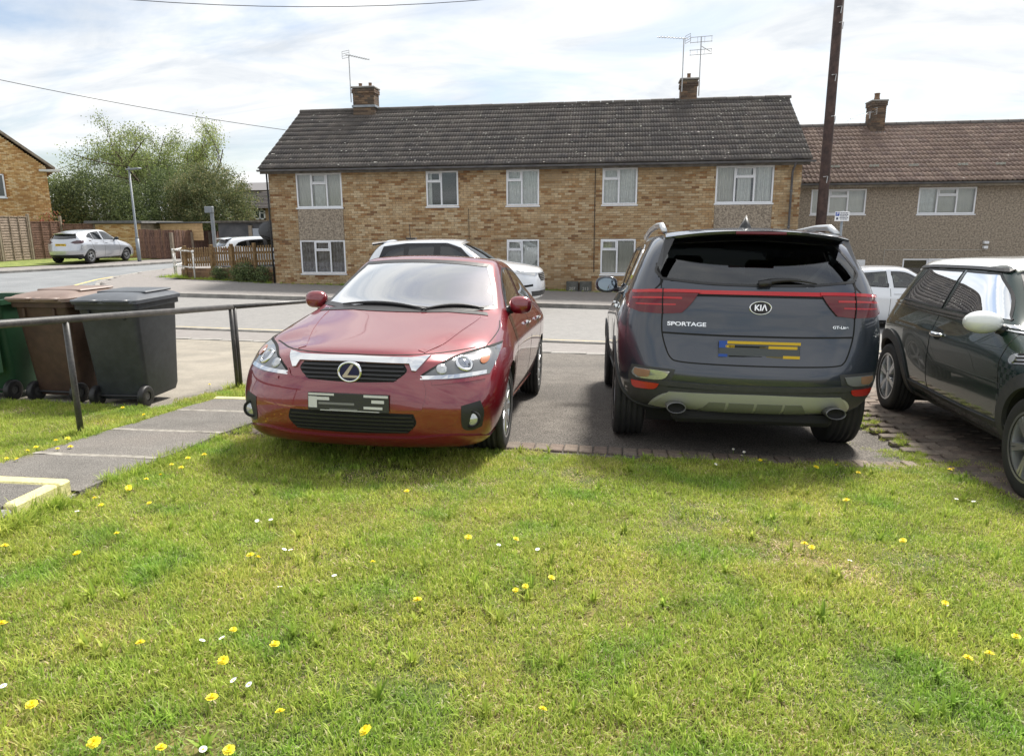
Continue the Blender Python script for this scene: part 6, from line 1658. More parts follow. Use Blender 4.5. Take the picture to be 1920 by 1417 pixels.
        mt = Matrix.Translation((sd * .535, L - .012, .375)) @ Matrix.Rotation(PI / 2, 4, 'Z') @ Matrix.Diagonal((1, 1.75, 1, 1))
        mb = MB(); mb.lathe([(.036, -.20), (.038, -.01), (.0365, .002), (.0345, -.004), (.032, -.20)], 28, mt); ex = mb.build('exhaust_tip', m_alloy_d, r, world=False, smooth=True)
        mb = MB(); mb.lathe([(.033, -.03), (0, -.04)], 24, mt); mb.build('exhaust_bore', m_gap, ex, world=False)
    both(lamps)
    c.patch('light_bar', 'rear', [(-.41, 1.176), (.41, 1.176), (.41, 1.150), (-.41, 1.150)], .010, m_redb, thick=.01)
    c.strip('light_bar_edge', 'rear', [(-.46, 1.143), (0, 1.144), (.46, 1.143)], .012, .006, m_gap)
    # badge and lettering
    h, nn = c.hit('rear', (0, 1.068)); ang = Matrix.Rotation(0, 4, 'X')
    mt = Matrix.Translation(h + Vector((0, .004, 0))) @ Vector((0, 1, 0)).to_track_quat('X', 'Z').to_matrix().to_4x4()
    fl = Matrix.Translation(h + Vector((0, .004, 0))) @ Matrix.Rotation(PI / 2, 4, 'Z') @ Matrix.Diagonal((1, 1.65, 1, 1))
    mb = MB(); mb.lathe([(.046, -.02), (.046, .004), (.0435, .008), (.0405, .005)], 36, fl); bd = mb.build('badge', m_chrome, r, world=False, smooth=True)
    mb = MB(); mb.lathe([(.041, .004), (0, .005)], 36, fl); mb.build('badge_field', mat('badge_black', (.01, .01, .012), rough=.2), bd, world=False)
    tr = lambda x, z: Matrix.Translation(Vector((x, c.hit('rear', (x, z))[0].y + .010, z))) @ Matrix.Rotation(PI, 4, 'Z') @ Matrix.Rotation(PI / 2, 4, 'X')
    def letters(nm, txt, size, x, z, sx, sz, par, bold):
        o = text_mesh(nm, txt, size, Matrix.Translation((x, 0, z)) @ Matrix.Rotation(PI, 4, 'Z') @ Matrix.Rotation(PI / 2, 4, 'X') @ Matrix.Diagonal((sx, sz, 1, 1)), m_chrome, par, world=False, bold=bold, ext=.001)
        for v in o.data.vertices: v.co.y += c.hit('rear', (v.co.x, v.co.z))[0].y + (.010 if par is bd else .004)
        o.data.update(); return o
    bl = letters('badge_letters', 'KI\u039b', .054, 0, 1.068, 1.0, 1, bd, .0015)
    yb = h.y + .0105
    for v in bl.data.vertices: v.co.y = yb + (.003 if v.co.y > c.hit('rear', (v.co.x, v.co.z))[0].y + .010 else 0)
    letters('lettering', 'SPORTAGE', .046, .485, .945, 1.15, .8, r, .0012)
    letters('lettering', 'GT-Line', .034, -.55, .948, 1.0, .75, r, .001)
    # plate recess crease, plate with blanked streaks
    c.strip('tailgate_crease', 'rear', [(-.645, .882), (-.3, .876), (0, .875), (.3, .876), (.645, .882)], .012, .003, m_gap, taper=False)
    h, nn = c.hit('rear', (0, .79)); y0 = h.y + .012
    mb = MB(); mb.bbox(-.27, .27, y0 - .012, y0, .735, .845, .004); pl = mb.build('number_plate', mat('grey_plate_blank', (.075, .082, .10), rough=.35), r, world=False)
    for (a, b, z0, z1, mm) in ((-.27, .215, .826, .845, m_plate_y), (-.25, -.06, .798, .817, m_plate_y), (-.06, .0, .800, .811, mat('plate_smear', (.14, .11, .04), rough=.4)), (.165, .225, .800, .817, m_plate_y), (.215, .27, .798, .845, m_plate_b), (-.27, -.16, .735, .754, m_plate_y), (-.16, -.05, .737, .747, mat('plate_smear', (.14, .11, .04), rough=.4)), (.21, .27, .737, .756, m_plate_b), (-.04, .205, .803, .813, m_gap), (-.02, .20, .738, .746, m_gap)):
        mb = MB(); mb.box(a, b, y0 + .0003, y0 + .002, z0, z1); mb.build('plate_streak', mm, pl, world=False)
    # bumper cladding and skid plate
    c.strip('bumper_ledge', 'rear', [(-.66, .538), (-.3, .530), (0, .528), (.3, .530), (.66, .538)], .035, .010, m_clad, thick=.01)
    c.patch('bumper_cladding', 'rear', smooth_poly([(-.88, .50, 1), (-.62, .505), (0, .512), (.62, .505), (.88, .50, 1), (.88, .36, 1), (.5, .33), (0, .325), (-.5, .33), (-.88, .36, 1)], True, 3), .003, m_clad, thick=.01)
    sk = c.patch('skid_plate', 'rear', smooth_poly([(-.58, .478, 1), (0, .488), (.58, .478, 1), (.70, .36, 1), (.62, .345), (.40, .345, 1), (.28, .335), (-.28, .335), (-.40, .345, 1), (-.62, .345), (-.70, .36, 1)], True, 3), .014, mat('sage_silver_plate', lin(170, 172, 158), rough=.38, metal=.1), thick=.02)
    for (a, b) in ((-.37, -.20), (-.18, -.01), (.01, .18), (.20, .37)):
        o1 = .06 if abs(a) > .3 else 0; o2 = .06 if abs(b) > .3 else 0
        c.patch('skid_recess', 'rear', smooth_poly([(a, .352, 1), (b, .352, 1), (b - o2, .425, 1), (a + o1, .425, 1)], True, 3), .017, mat('sage_silver_dark', lin(128, 131, 119), rough=.45, metal=.1), sk, thick=.01)
    # wiper, aerial fin
    pts = [c.hit('rear', (-.02 - .36 * t, 1.232 + .022 * math.sin(PI * t)))[0] + Vector((0, .022, .004)) for t in [i / 8 for i in range(9)]]
    mb = MB(); mb.tube(pts, [.020, .020, .017, .014, .012, .010, .008, .007, .005], 8); mb.tube([pts[0] + Vector((.03, 0, -.01)), pts[0] + Vector((-.05, .004, .004))], .024, 8); mb.build('rear_wiper', m_trim, r, world=False, smooth=True)
    mb = MB(); V = []
    for i, (yy, hh, ww) in enumerate(((0, 0, .001), (.05, .02, .03), (.10, .05, .042), (.15, .085, .045), (.17, .09, .044), (.185, .03, .044), (.20, 0, .03))):
        V += [(-ww, 3.60 + yy, 1.638), (0, 3.60 + yy, 1.645 + hh), (ww, 3.60 + yy, 1.638)]
    mb.add(V, [(i * 3 + k, i * 3 + k + 1, i * 3 + k + 4, i * 3 + k + 3) for i in range(6) for k in range(2)]); mb.build('aerial_fin', m_trim, r, world=False, smooth=True)
    c.window('windscreen', 'front', smooth_poly([(-.74, 1.17, 1), (0, 1.15), (.74, 1.17, 1), (.61, 1.55, 1), (0, 1.59), (-.61, 1.55, 1)], True, 4), m_cglass, .03)
    c.seats(2.45, 3.30, .38, .72, 1.42)
    mb = MB(); mb.bbox(-.7, .7, 3.35, 3.50, .5, 1.20, .04); mb.build('rear_bench', m_cabin, r, world=False)
    mb = MB(); mb.box(-.75, .75, 1.4, 4.1, .36, .40); mb.build('cabin_floor', m_cabin, r, world=False)
    mb = MB(); mb.bbox(-.72, .72, 1.40, 1.72, .9, 1.07, .05); mb.build('dashboard', m_cabin, r, world=False)
    mb = MB(); mb.bbox(-.55, .55, L - .55, L - .10, .26, .34, .03); mb.build('rear_underside', m_under, r, world=False)
    c.arch(.91, .35, .385, .012, m_clad, .06); c.arch(3.58, .35, .385, .012, m_clad, .06)
    c.finish()
    c.mirror(1.60, 1.185, .865, p, (.24, .17, .17))
    c.wheels(.91, 3.58, .352, 1.635, .352, .235, .235, (5, 'double'), m_alloy_d)
    # headlamps for other views
    def hl(sd, ax): c.patch('headlamp', 'front', mir([(.45, .86), (.82, .92), (.86, .85), (.60, .80)], sd), .004, m_lens, thick=.01)
    both(hl)
    yw = R(1.85); s0 = Vector((0.988, 4.858)); c2, s2 = math.cos(yw), math.sin(yw)
    fx, fy = s0.x - L * s2, s0.y + L * c2       # front bumper
    c.place(fx, fy, gz(fx, fy) - .004, PI + yw, math.atan(.075), -.02); c.root.scale = (1, 1, 1.015)
    return c
grey_car()
def small_green_car():
    p = paint('dark_green_paint', (.004, .022, .017), metal=.1, rough=.25, coat=1.0, ior=1.5); L = 3.70
    m_roof = paint('white_roof_paint', (.74, .76, .74), metal=0, rough=.3)
    front = [(.66, .20, .10, .36), (.78, .28, .03, .32), (.83, .46, .0, .32), (.83, .62, .01, .40), (.78, .76, .06, .50), (.62, .82, .14, .50), (.42, .85, .24, .50)]
    st = [(.57, [(.66, .20), (.79, .28), (.845, .48), (.845, .66), (.79, .82), (.63, .875), (.43, .90)], .01, -.04),
          (.95, [(.68, .20), (.79, .27), (.845, .48), (.85, .74), (.80, .91), (.68, .945), (.50, .965)], .012, -.08),
          (1.12, [(.68, .20), (.79, .27), (.842, .48), (.85, .77), (.80, .95), (.73, .99), (.60, 1.01)], .014, -.12),
          (1.50, [(.68, .20), (.79, .27), (.842, .48), (.85, .79), (.80, .965), (.675, 1.30), (.60, 1.355)], .030, -.08),
          (1.65, [(.68, .20), (.79, .27), (.842, .48), (.85, .79), (.80, .967), (.668, 1.335), (.60, 1.378)], .032, -.03),
          (2.20, [(.68, .20), (.79, .27), (.842, .48), (.85, .80), (.80, .975), (.665, 1.338), (.60, 1.382)], .032),
          (2.85, [(.68, .20), (.79, .27), (.85, .50), (.855, .82), (.80, .985), (.655, 1.33), (.59, 1.372)], .03),
          (3.12, [(.68, .21), (.79, .28), (.855, .52), (.855, .83), (.795, .99), (.645, 1.30), (.575, 1.352)], .026)]
    e = lambda s_: s_
    rear = [(.66, .26, 3.60, 3.40), (.78, .34, 3.67, 3.40), (.83, .52, 3.70, 3.40), (.825, .78, 3.66, 3.38), (.77, .96, 3.55, 3.33), (.64, 1.16, 3.40, 3.26), (.56, 1.33, 3.25, 3.20)]
    c = Car('small_green_car', st, front, rear, p); r = c.root
    tag(r, 'small dark green car with white roof and mirror caps cropped by the right edge', 'car', 'cars parked on the drive')
    # white roof with dark gutter
    roof = c.patch('roof', 'top', smooth_poly([(-.60, 1.48, 1), (0, 1.40), (.60, 1.48, 1), (.652, 1.75), (.655, 2.2), (.65, 2.7), (.615, 3.16, 1), (0, 3.26), (-.615, 3.16, 1), (-.65, 2.7), (-.655, 2.2), (-.652, 1.75)], True, 5), .014, m_roof, thick=.02, res=.05)
    for ax in 'RL': c.strip('roof_gutter', ax, [(1.50, 1.308), (1.8, 1.318), (2.3, 1.319), (2.8, 1.314), (3.10, 1.300)], .020, .016, m_trim, roof, thick=.012)
    def side(sd, ax):
        c.window('quarter_window', ax, smooth_poly([(2.16, 1.005, 1), (3.02, 1.02, 1), (2.98, 1.12), (2.86, 1.300, 1), (2.13, 1.300, 1)], True, 4), m_cgl2, .014)
        c.window('door_window', ax, smooth_poly([(1.16, .998, 1), (2.11, 1.005, 1), (2.08, 1.300, 1), (1.56, 1.296, 1), (1.34, 1.17)], True, 4), m_cgl2, .014)
        c.strip('belt_chrome', ax, [(.98, .958), (1.5, .975), (2.3, .985), (3.0, 1.0), (3.25, .995)], .016, .010, m_chrome)
        c.strip('belt_chrome', ax, [(.98, .935), (1.5, .950), (2.3, .958), (3.0, .973), (3.25, .968)], .008, .008, m_chrome)
        c.strip('door_gap', ax, [(1.00, .93), (1.02, .70), (.96, .42), (.97, .30)], .007, .0015, m_gap)
        c.strip('door_gap', ax, [(2.14, .96), (2.17, .70), (2.20, .45), (2.16, .31)], .007, .0015, m_gap)
        c.strip('sill_cladding', ax, [(.86, .30), (1.6, .285), (2.62, .30)], .13, .014, m_clad, thick=.02)
        h, nn = c.hit(ax, (2.02, .815)); pts = [h + Vector((sd * (.004 + .032 * math.sin(PI * t)), (t - .5) * .20, 0)) for t in [i / 8 for i in range(9)]]
        mb = MB(); mb.tube(pts, [.012, .015, .017, .018, .018, .018, .017, .015, .012], 10); mb.build('door_handle', m_chrome, r, world=False, smooth=True)
        c.patch('handle_recess', ax, ell(2.03, .815, .075, .045, 18), .0012, m_gap, thick=.001, res=.03)
        # side grille on the wing
        v = c.patch('side_grille', ax, smooth_poly([(.70, .845, 1), (.90, .82, 1), (.93, .78), (.90, .755, 1), (.72, .775, 1)], True, 3), .006, m_chrome, thick=.01, res=.03)
        for z in (.83, .808, .785): c.strip('grille_slot', ax, [(.72, z + .006), (.86, z - .012)], .010, .010, m_gap, v)
        c.patch('side_repeater', ax, ell(.885, .788, .03, .026, 16), .014, m_lens, v, thick=.01, res=.02)
        # faint chequered decal behind the front wheel
        for i in range(7):
            for j in range(10):
                y0, z0 = .80 + i * .036, .40 + j * .036
                if (i + j) % 2 or math.hypot(y0 - .57, z0 - .30) < .40 or y0 > .985: continue
                c.patch('decal_check', ax, [(y0, z0), (y0 + .036, z0), (y0 + .036, z0 + .036), (y0, z0 + .036)], .0012, mat('decal_grey', (.032, .042, .046), rough=.4), thick=.001, res=.05)
    both(side)
    c.window('windscreen', 'front', smooth_poly([(-.66, 1.02, 1), (0, 1.0), (.66, 1.02, 1), (.58, 1.325, 1), (0, 1.36), (-.58, 1.325, 1)], True, 4), m_wglass, .025)
    c.window('rear_window', 'rear', smooth_poly([(-.60, 1.03, 1), (0, 1.02), (.60, 1.03, 1), (.54, 1.28, 1), (0, 1.30), (-.54, 1.28, 1)], True, 4), m_cgl2, .02)
    for sd in (-1, 1):
        c.patch('headlamp', 'front', ell(sd * .60, .70, .12, .12, 24), .01, m_lens, thick=.02, res=.04)
        c.patch('tail_lamp', 'rear', mir([(.62, .70), (.76, .70), (.76, .92), (.62, .92)], sd), .006, m_red, thick=.01)
    c.patch('grille', 'front', smooth_poly([(-.42, .60, 1), (.42, .60, 1), (.36, .48, 1), (-.36, .48, 1)], True, 3), .004, m_gap, thick=.004)
    c.seats(1.85, 2.65, .34, .55, 1.17)
    mb = MB(); mb.box(-.7, .7, 1.0, 3.2, .32, .36); mb.build('cabin_floor', m_cabin, r, world=False)
    mb = MB(); mb.bbox(-.66, .66, 1.0, 1.3, .75, .96, .05); mb.build('dashboard', m_cabin, r, world=False)
    mb = MB(); mb.lathe([(.175, -.012), (.185, 0), (.175, .012), (.165, 0), (.175, -.012)], 24, Matrix.Translation((-.34, 1.42, .95)) @ Matrix.Rotation(R(90 - 25), 4, 'Z').inverted() @ Matrix.Rotation(R(0), 4, 'Y')); mb.build('steering_wheel', m_cabin, r, world=False, smooth=True)
    c.arch(.57, .305, .36, .018, m_clad, .085); c.arch(3.05, .305, .36, .018, m_clad, .085)
    c.finish()
    c.mirror(1.17, .985, .80, m_roof, (.245, .17, .15), 1.0)
    c.wheels(.57, 3.05, .307, 1.50, .307, .208, .195, (6, 'double'), m_alloy)
    mb = MB(); V = []
    mb.tube([(0, 1.60, 1.425), (0, 1.67, 1.46), (.0, 1.76, 1.76)], [.03, .008, .005], 8); mb.bbox(-.03, .03, 1.55, 1.68, 1.41, 1.45, .012); mb.build('roof_aerial', m_trim, r, world=False)
    c.place(3.253, 3.760, gz(3.253, 3.76) - .006, R(-2.35), math.atan(-.037), .02)
    return c
m_cgl2 = glass('tinted_car_glass', (.10, .12, .115), 13.0, 1.5)
small_green_car()

def far_hatch(name, label, paint_m, L, hw, H, x, y, rzv, rim, rear_lamp=m_red, plate=None, z=None, lev=3, grp='cars parked along the street'):
    c = hatch_cage(L, hw, H, name, paint_m, lev); r = c.root; tag(r, label, 'car', grp)
    kl = L / 4.32; kx = hw / .8825
    Z = lambda q: .3 + (q - .3) * (H - .3) / 1.145
    Y = lambda q: q * kl
    T = lambda poly: [(Y(a), Z(b)) + tuple(d) for a, b, *d in poly]; U = lambda poly: [(a * kx, Z(b)) + tuple(d) for a, b, *d in poly]
    def side(sd, ax):
        c.window('side_window', ax, smooth_poly(T([(1.50, .975, 1), (2.40, .99, 1), (2.44, 1.345, 1), (2.20, 1.335), (2.02, 1.29), (1.78, 1.16)]), True, 4), m_cglass, .02)
        c.window('side_window', ax, smooth_poly(T([(2.52, .99, 1), (3.10, 1.02, 1), (3.08, 1.31, 1), (2.55, 1.347, 1)]), True, 4), m_cglass, .02)
        c.window('quarter_window', ax, smooth_poly(T([(3.15, 1.03, 1), (3.50, 1.12, 1), (3.34, 1.22), (3.14, 1.295, 1)]), True, 4), m_pglass, .014)
        for q in ([(1.44, .30), (1.36, .55), (1.40, .80), (1.46, .94)], [(2.48, .28), (2.48, .60), (2.48, .97)], [(3.10, .42), (3.30, .72), (3.34, .90), (3.18, 1.01)]): c.strip('door_gap', ax, T(q), .009, .002, m_gap)
        for yy in (2.30, 3.06):
            h, nn = c.hit(ax, (Y(yy), Z(.86))); mb = MB(); mb.bbox(-.012, .022, -.10, .10, -.016, .016, .008, mtx=Matrix.Translation(h + Vector((sd * .012, 0, 0)))); mb.build('door_handle', paint_m, r, world=False)
        c.strip('sill_trim', ax, T([(1.28, .23), (3.08, .23)]), .05, .006, m_trim)
        c.patch('tail_lamp', 'rear', smooth_poly(mir(U([(.42, .90, 1), (.60, .97), (.82, .985, 1), (.82, .86), (.60, .84, 1)]), sd), True, 3), .006, rear_lamp, thick=.012)
        c.patch('tail_lamp_side', ax, smooth_poly(T([(3.78, .96, 1), (4.05, .985, 1), (4.05, .86, 1), (3.90, .88)]), True, 3), .006, rear_lamp, thick=.012)
        c.patch('headlamp', 'front', smooth_poly(mir(U([(.45, .64, 1), (.62, .73), (.83, .79, 1), (.82, .66, 1)]), sd), True, 3), .006, m_lens, thick=.012)
    both(side)
    c.window('windscreen', 'front', smooth_poly(U([(-.71, 1.005, 1), (0, .98), (.71, 1.005, 1), (.545, 1.362, 1), (0, 1.39), (-.545, 1.362, 1)]), True, 5), m_cglass, .028)
    c.window('rear_window', 'rear', smooth_poly(U([(-.60, 1.06, 1), (0, 1.03), (.60, 1.06, 1), (.53, 1.235, 1), (0, 1.262), (-.53, 1.235, 1)]), True, 4), m_pglass, .02)
    mb = MB(); zt = Z(1.285); V = []; F = []
    for i in range(9):
        f = -1 + i / 4; xx = .50 * kx * f; yy = Y(4.07 - .08 * f * f)
        V += [(xx, Y(3.75), zt + .03 - .03 * f * f), (xx, yy, zt - .012 - .02 * f * f), (xx, yy - .02, zt - .04 - .02 * f * f), (xx, Y(3.8), zt - .03)]
    for i in range(8):
        for k in range(4): F.append((i * 4 + k, i * 4 + (k + 1) % 4, i * 4 + 4 + (k + 1) % 4, i * 4 + 4 + k))
    mb.add(V, F); so = mb.build('spoiler', paint_m, r, world=False)
    bm = bmesh.new(); bm.from_mesh(so.data); bmesh.ops.recalc_face_normals(bm, faces=bm.faces); bm.to_mesh(so.data); bm.free()
    c.patch('lower_bumper', 'rear', smooth_poly(U([(-.80, .40, 1), (0, .38), (.80, .40, 1), (.76, .27, 1), (0, .25), (-.76, .27, 1)]), True, 3), .008, m_trim, thick=.01)
    c.patch('grille', 'front', smooth_poly(U([(-.36, .66, 1), (.36, .66, 1), (.30, .55, 1), (-.30, .55, 1)]), True, 3), .004, m_gap, thick=.004)
    if plate:
        h, nn = c.hit('rear', (0, Z(.80))); mb = MB(); mb.bbox(-.26, .26, h.y + .004, h.y + .014, Z(.80) - .055, Z(.80) + .055, .003); pl = mb.build('number_plate', m_plate_y, r, world=False)
        text_mesh('plate_text', plate, .085, Matrix.Translation((0, h.y + .0155, Z(.80))) @ Matrix.Rotation(PI, 4, 'Z') @ Matrix.Rotation(PI / 2, 4, 'X'), m_gap, pl, world=False, bold=.001)
    c.seats(Y(2.35), Y(3.1), .36, .55, Z(1.20))
    mb = MB(); mb.box(-.7 * kx, .7 * kx, Y(1.3), Y(3.9), .30, .34); mb.build('cabin_floor', m_cabin, r, world=False)
    mb = MB(); mb.lathe([(.175, -.012), (.185, 0), (.175, .012), (.165, 0), (.175, -.012)], 20, Matrix.Translation((-.36, Y(1.80), Z(.92))) @ Matrix.Rotation(R(-68), 4, 'Z') @ Matrix.Rotation(R(0), 4, 'Y')); mb.build('steering_wheel', m_cabin, r, world=False, smooth=True)
    c.arch(Y(.90), .315, .345); c.arch(Y(3.50), .315, .345)
    c.finish(); c.mirror(Y(1.60), Z(1.03), .80 * kx, m_trim if rear_lamp is not m_red else paint_m, (.215, .15, .155))
    c.wheels(Y(.90), Y(3.50), .316, 1.545 * kx, .316, .215, .205, rim[0], rim[1])
    c.place(x, y, (gz(x, y) if z is None else z), rzv)
    return c
silver = paint('silver_paint', (.50, .52, .56), metal=.55, rough=.3)
white = paint('white_paint', (.70, .73, .78), metal=0, rough=.25)
m_dlamp = mat('dark_red_lamp', (.05, .012, .018), rough=.1, coat=1.0)
sc_ = far_hatch('silver_hatchback', 'silver hatchback with yellow rear plate parked beside the lap fence', silver, 4.5, .92, 1.58, -25.75, 34.95, R(182.5), ((5, 'double'), m_alloy), m_dlamp, 'WP65 YXA', z=gz(-26.3, 33) + .125)
wc_ = far_hatch('white_hatchback', 'white hatchback parked on the road between the grey and the green car', white, 4.10, .87, 1.47, 8.72, 18.25, R(90), ((7, 'double'), m_alloy))

def far_suv(name, label, paint_m, x, y, rzv, scale=(1, 1, 1), floating_roof=False):
    c = suv_cage(name, paint_m); r = c.root; tag(r, label, 'car', 'cars parked along the street'); L = 4.485
    def side(sd, ax):
        c.window('side_window', ax, smooth_poly([(1.62, 1.12, 1), (2.48, 1.145, 1), (2.52, 1.525, 1), (2.25, 1.50), (1.98, 1.38)], True, 4), m_pglass, .02)
        c.window('side_window', ax, smooth_poly([(2.56, 1.145, 1), (3.28, 1.175, 1), (3.26, 1.50, 1), (2.60, 1.527, 1)], True, 4), m_pglass, .02)
        c.window('side_window', ax, smooth_poly([(3.33, 1.18, 1), (3.86, 1.26, 1), (3.70, 1.40), (3.40, 1.48), (3.32, 1.49, 1)], True, 4), m_pglass, .016)
        c.patch('tail_lamp', 'rear', smooth_poly(mir([(.48, 1.16, 1), (.86, 1.16, 1), (.86, 1.05, 1), (.52, 1.06, 1)], sd), True, 3), .01, m_red, thick=.015)
        c.patch('tail_lamp_side', ax, smooth_poly([(L - .52, 1.13, 1), (L - .2, 1.165, 1), (L - .2, 1.05, 1)], True, 3), .01, m_red, thick=.015)
        c.patch('headlamp', 'front', smooth_poly(mir([(.42, .86, 1), (.84, .93, 1), (.88, .86), (.60, .81, 1)], sd), True, 3), .008, m_lens, thick=.01)
        c.patch('headlamp_side', ax, smooth_poly([(.28, .93, 1), (.62, .95, 1), (.40, .86, 1)], True, 3), .008, m_lens, thick=.01)
        for q in ([(2.54, .34), (2.55, .8), (2.53, 1.13)], [(1.48, .40), (1.44, .7), (1.52, 1.08)], [(3.16, .60), (3.38, .90), (3.36, 1.15)]): c.strip('door_gap', ax, q, .009, .002, m_gap)
        c.strip('sill_cladding', ax, [(1.25, .34), (2.4, .33), (3.20, .34)], .10, .008, m_clad)
        if name == 'white_suv': c.patch('glasshouse_trim', ax, [(1.6, 1.10), (3.98, 1.22), (3.88, 1.49), (3.3, 1.565), (2.3, 1.57), (1.96, 1.46)], .0015, mat('black_glasshouse', (.008, .009, .014), rough=.08), thick=.004)
        for q in ([(2.45, 1.14), (2.62, 1.15), (2.62, 1.53), (2.46, 1.53)], [(3.24, 1.17), (3.36, 1.185), (3.36, 1.49), (3.24, 1.50)], [(1.56, 1.11), (1.70, 1.12), (2.02, 1.42), (2.40, 1.53), (2.30, 1.54), (1.98, 1.45)]): c.patch('pillar_trim', ax, q, .0045, m_trim, thick=.004)
        c.strip('bumper_vent', ax, [(.22, .60), (.42, .58)], .05, .004, m_gap)
    both(side)
    c.window('windscreen', 'front', smooth_poly([(-.74, 1.17, 1), (0, 1.15), (.74, 1.17, 1), (.61, 1.55, 1), (0, 1.59), (-.61, 1.55, 1)], True, 4), m_cglass, .03)
    c.window('rear_window', 'rear', smooth_poly([(-.66, 1.245, 1), (0, 1.21), (.66, 1.245, 1), (.60, 1.49, 1), (0, 1.52), (-.60, 1.49, 1)], True, 4), m_pglass, .02)
    g = c.patch('grille', 'front', smooth_poly([(-.44, .86, 1), (.44, .86, 1), (.48, .78), (.40, .68, 1), (-.40, .68, 1), (-.48, .78)], True, 3), .004, m_gap, thick=.005)
    for z in (.71, .75, .79, .83): c.strip('grille_bar', 'front', [(-.42, z), (0, z), (.42, z)], .012, .010, m_satin, g)
    c.patch('lower_bumper', 'front', smooth_poly([(-.8, .46, 1), (.8, .46, 1), (.74, .34, 1), (-.74, .34, 1)], True, 3), .006, m_clad, thick=.01)
    mb = MB(); V = []; F = []
    for i in range(9):
        f = -1 + i / 4; xx = .61 * f; yy = L - .16 - .12 * f * f
        V += [(xx, L - .60, 1.63 - .04 * f * f), (xx, yy, 1.585 - .045 * f * f), (xx, yy - .02, 1.55 - .045 * f * f), (xx, L - .55, 1.55)]
    for i in range(8):
        for k in range(4): F.append((i * 4 + k, i * 4 + (k + 1) % 4, i * 4 + 4 + (k + 1) % 4, i * 4 + 4 + k))
    mb.add(V, F); so = mb.build('spoiler', paint_m, r, world=False)
    bm = bmesh.new(); bm.from_mesh(so.data); bmesh.ops.recalc_face_normals(bm, faces=bm.faces); bm.to_mesh(so.data); bm.free()
    mb = MB(); mb.box(-.75, .75, 1.4, 4.1, .36, .40); mb.build('cabin_floor', m_cabin, r, world=False)
    c.seats(2.45, 3.30, .38, .72, 1.42)
    c.arch(.91, .35, .385, .008, m_clad, .04); c.arch(3.58, .35, .385, .008, m_clad, .04)
    c.finish(); c.mirror(1.60, 1.185, .865, paint_m, (.24, .17, .17)); c.wheels(.91, 3.58, .352, 1.635, .352, .235, .235, (5, 'double'), m_alloy)
    c.place(x, y, gz(x, y), rzv); r.scale = scale
    return c
# local +y points backwards: heading +X means rotation of 90 degrees
v_ = far_suv('white_suv', 'white SUV with black side windows on the road behind the red car', white, -1.75, 18.9, R(90), (1.04, 1.07, 1.10)); v_.root.location.z += .10
mb = MB(); mb.tube([(.0, 3.35, 1.655), (0, 3.40, 1.67), (.0, 3.42, 2.0)], [.03, .01, .006], 6); mb.bbox(-.10, .10, 3.25, 3.5, 1.648, 1.68, .012); mb.build('roof_aerial', m_trim, v_.root, world=False)
hx_, hy_ = .66, .75
far_suv('white_estate', 'white car with dark rear window parked behind the picket fence', white, -16.9 + 4.4 * hx_, 29.0 + 4.4 * hy_, math.atan2(hx_, -hy_), (1, 1, .97))
# ------------------------------------------------------------------ grass, dandelions, daisies
def grass_material():
    m = bpy.data.materials.new('grass_blade'); m.use_nodes = True; t = m.node_tree; n = t.nodes; b = n['Principled BSDF']; out_ = n['Material Output']
    b.inputs['Roughness'].default_value = .55; b.inputs['Specular IOR Level'].default_value = .25
    a = n.new('ShaderNodeAttribute'); a.attribute_name = 'col'
    g = n.new('ShaderNodeNewGeometry')
    def nz(scale, lo, hi, off):
        mpn = n.new('ShaderNodeMapping'); mpn.inputs['Location'].default_value = off; t.links.new(g.outputs['Position'], mpn.inputs[0])
        q = n.new('ShaderNodeTexNoise'); q.inputs['Scale'].default_value = scale; q.inputs['Detail'].default_value = 5; t.links.new(mpn.outputs[0], q.inputs['Vector'])
        r = n.new('ShaderNodeMapRange'); r.inputs[1].default_value = lo; r.inputs[2].default_value = hi; t.links.new(q.outputs[0], r.inputs[0]); return r.outputs[0]
    straw = nz(1.35, .46, .68, (3, 1, 0)); deep = nz(2.6, .50, .68, (9, 4, 0))
    m1 = n.new('ShaderNodeMix'); m1.data_type = 'RGBA'; t.links.new(straw, m1.inputs[0]); t.links.new(a.outputs['Color'], m1.inputs[6])
    mul = n.new('ShaderNodeMix'); mul.data_type = 'RGBA'; mul.blend_type = 'MULTIPLY'; mul.inputs[0].default_value = 1; t.links.new(a.outputs['Color'], mul.inputs[6]); mul.inputs[7].default_value = (1.27, 1.10, 1.35, 1)
    t.links.new(mul.outputs[2], m1.inputs[7])
    m2 = n.new('ShaderNodeMix'); m2.data_type = 'RGBA'; m2.blend_type = 'MULTIPLY'; t.links.new(deep, m2.inputs[0]); t.links.new(m1.outputs[2], m2.inputs[6]); m2.inputs[7].default_value = (.66, .86, .74, 1)
    oi = n.new('ShaderNodeObjectInfo'); mr = n.new('ShaderNodeMapRange'); mr.inputs[3].default_value = .80; mr.inputs[4].default_value = 1.18; t.links.new(oi.outputs['Random'], mr.inputs[0])
    m3 = n.new('ShaderNodeMix'); m3.data_type = 'RGBA'; m3.blend_type = 'MULTIPLY'; m3.inputs[0].default_value = 1; t.links.new(m2.outputs[2], m3.inputs[6]); t.links.new(mr.outputs[0], m3.inputs[7]); m2 = m3
    t.links.new(m2.outputs[2], b.inputs['Base Color'])
    tl = n.new('ShaderNodeBsdfTranslucent'); t.links.new(m2.outputs[2], tl.inputs[0])
    mx = n.new('ShaderNodeMixShader'); mx.inputs[0].default_value = .45; t.links.new(b.outputs[0], mx.inputs[1]); t.links.new(tl.outputs[0], mx.inputs[2]); t.links.new(mx.outputs[0], out_.inputs[0])
    return m
m_grass = grass_material()
GC = [lin(*c) for c in ((168, 186, 80), (156, 178, 72), (180, 194, 92), (140, 166, 66), (190, 198, 106), (172, 188, 82))]
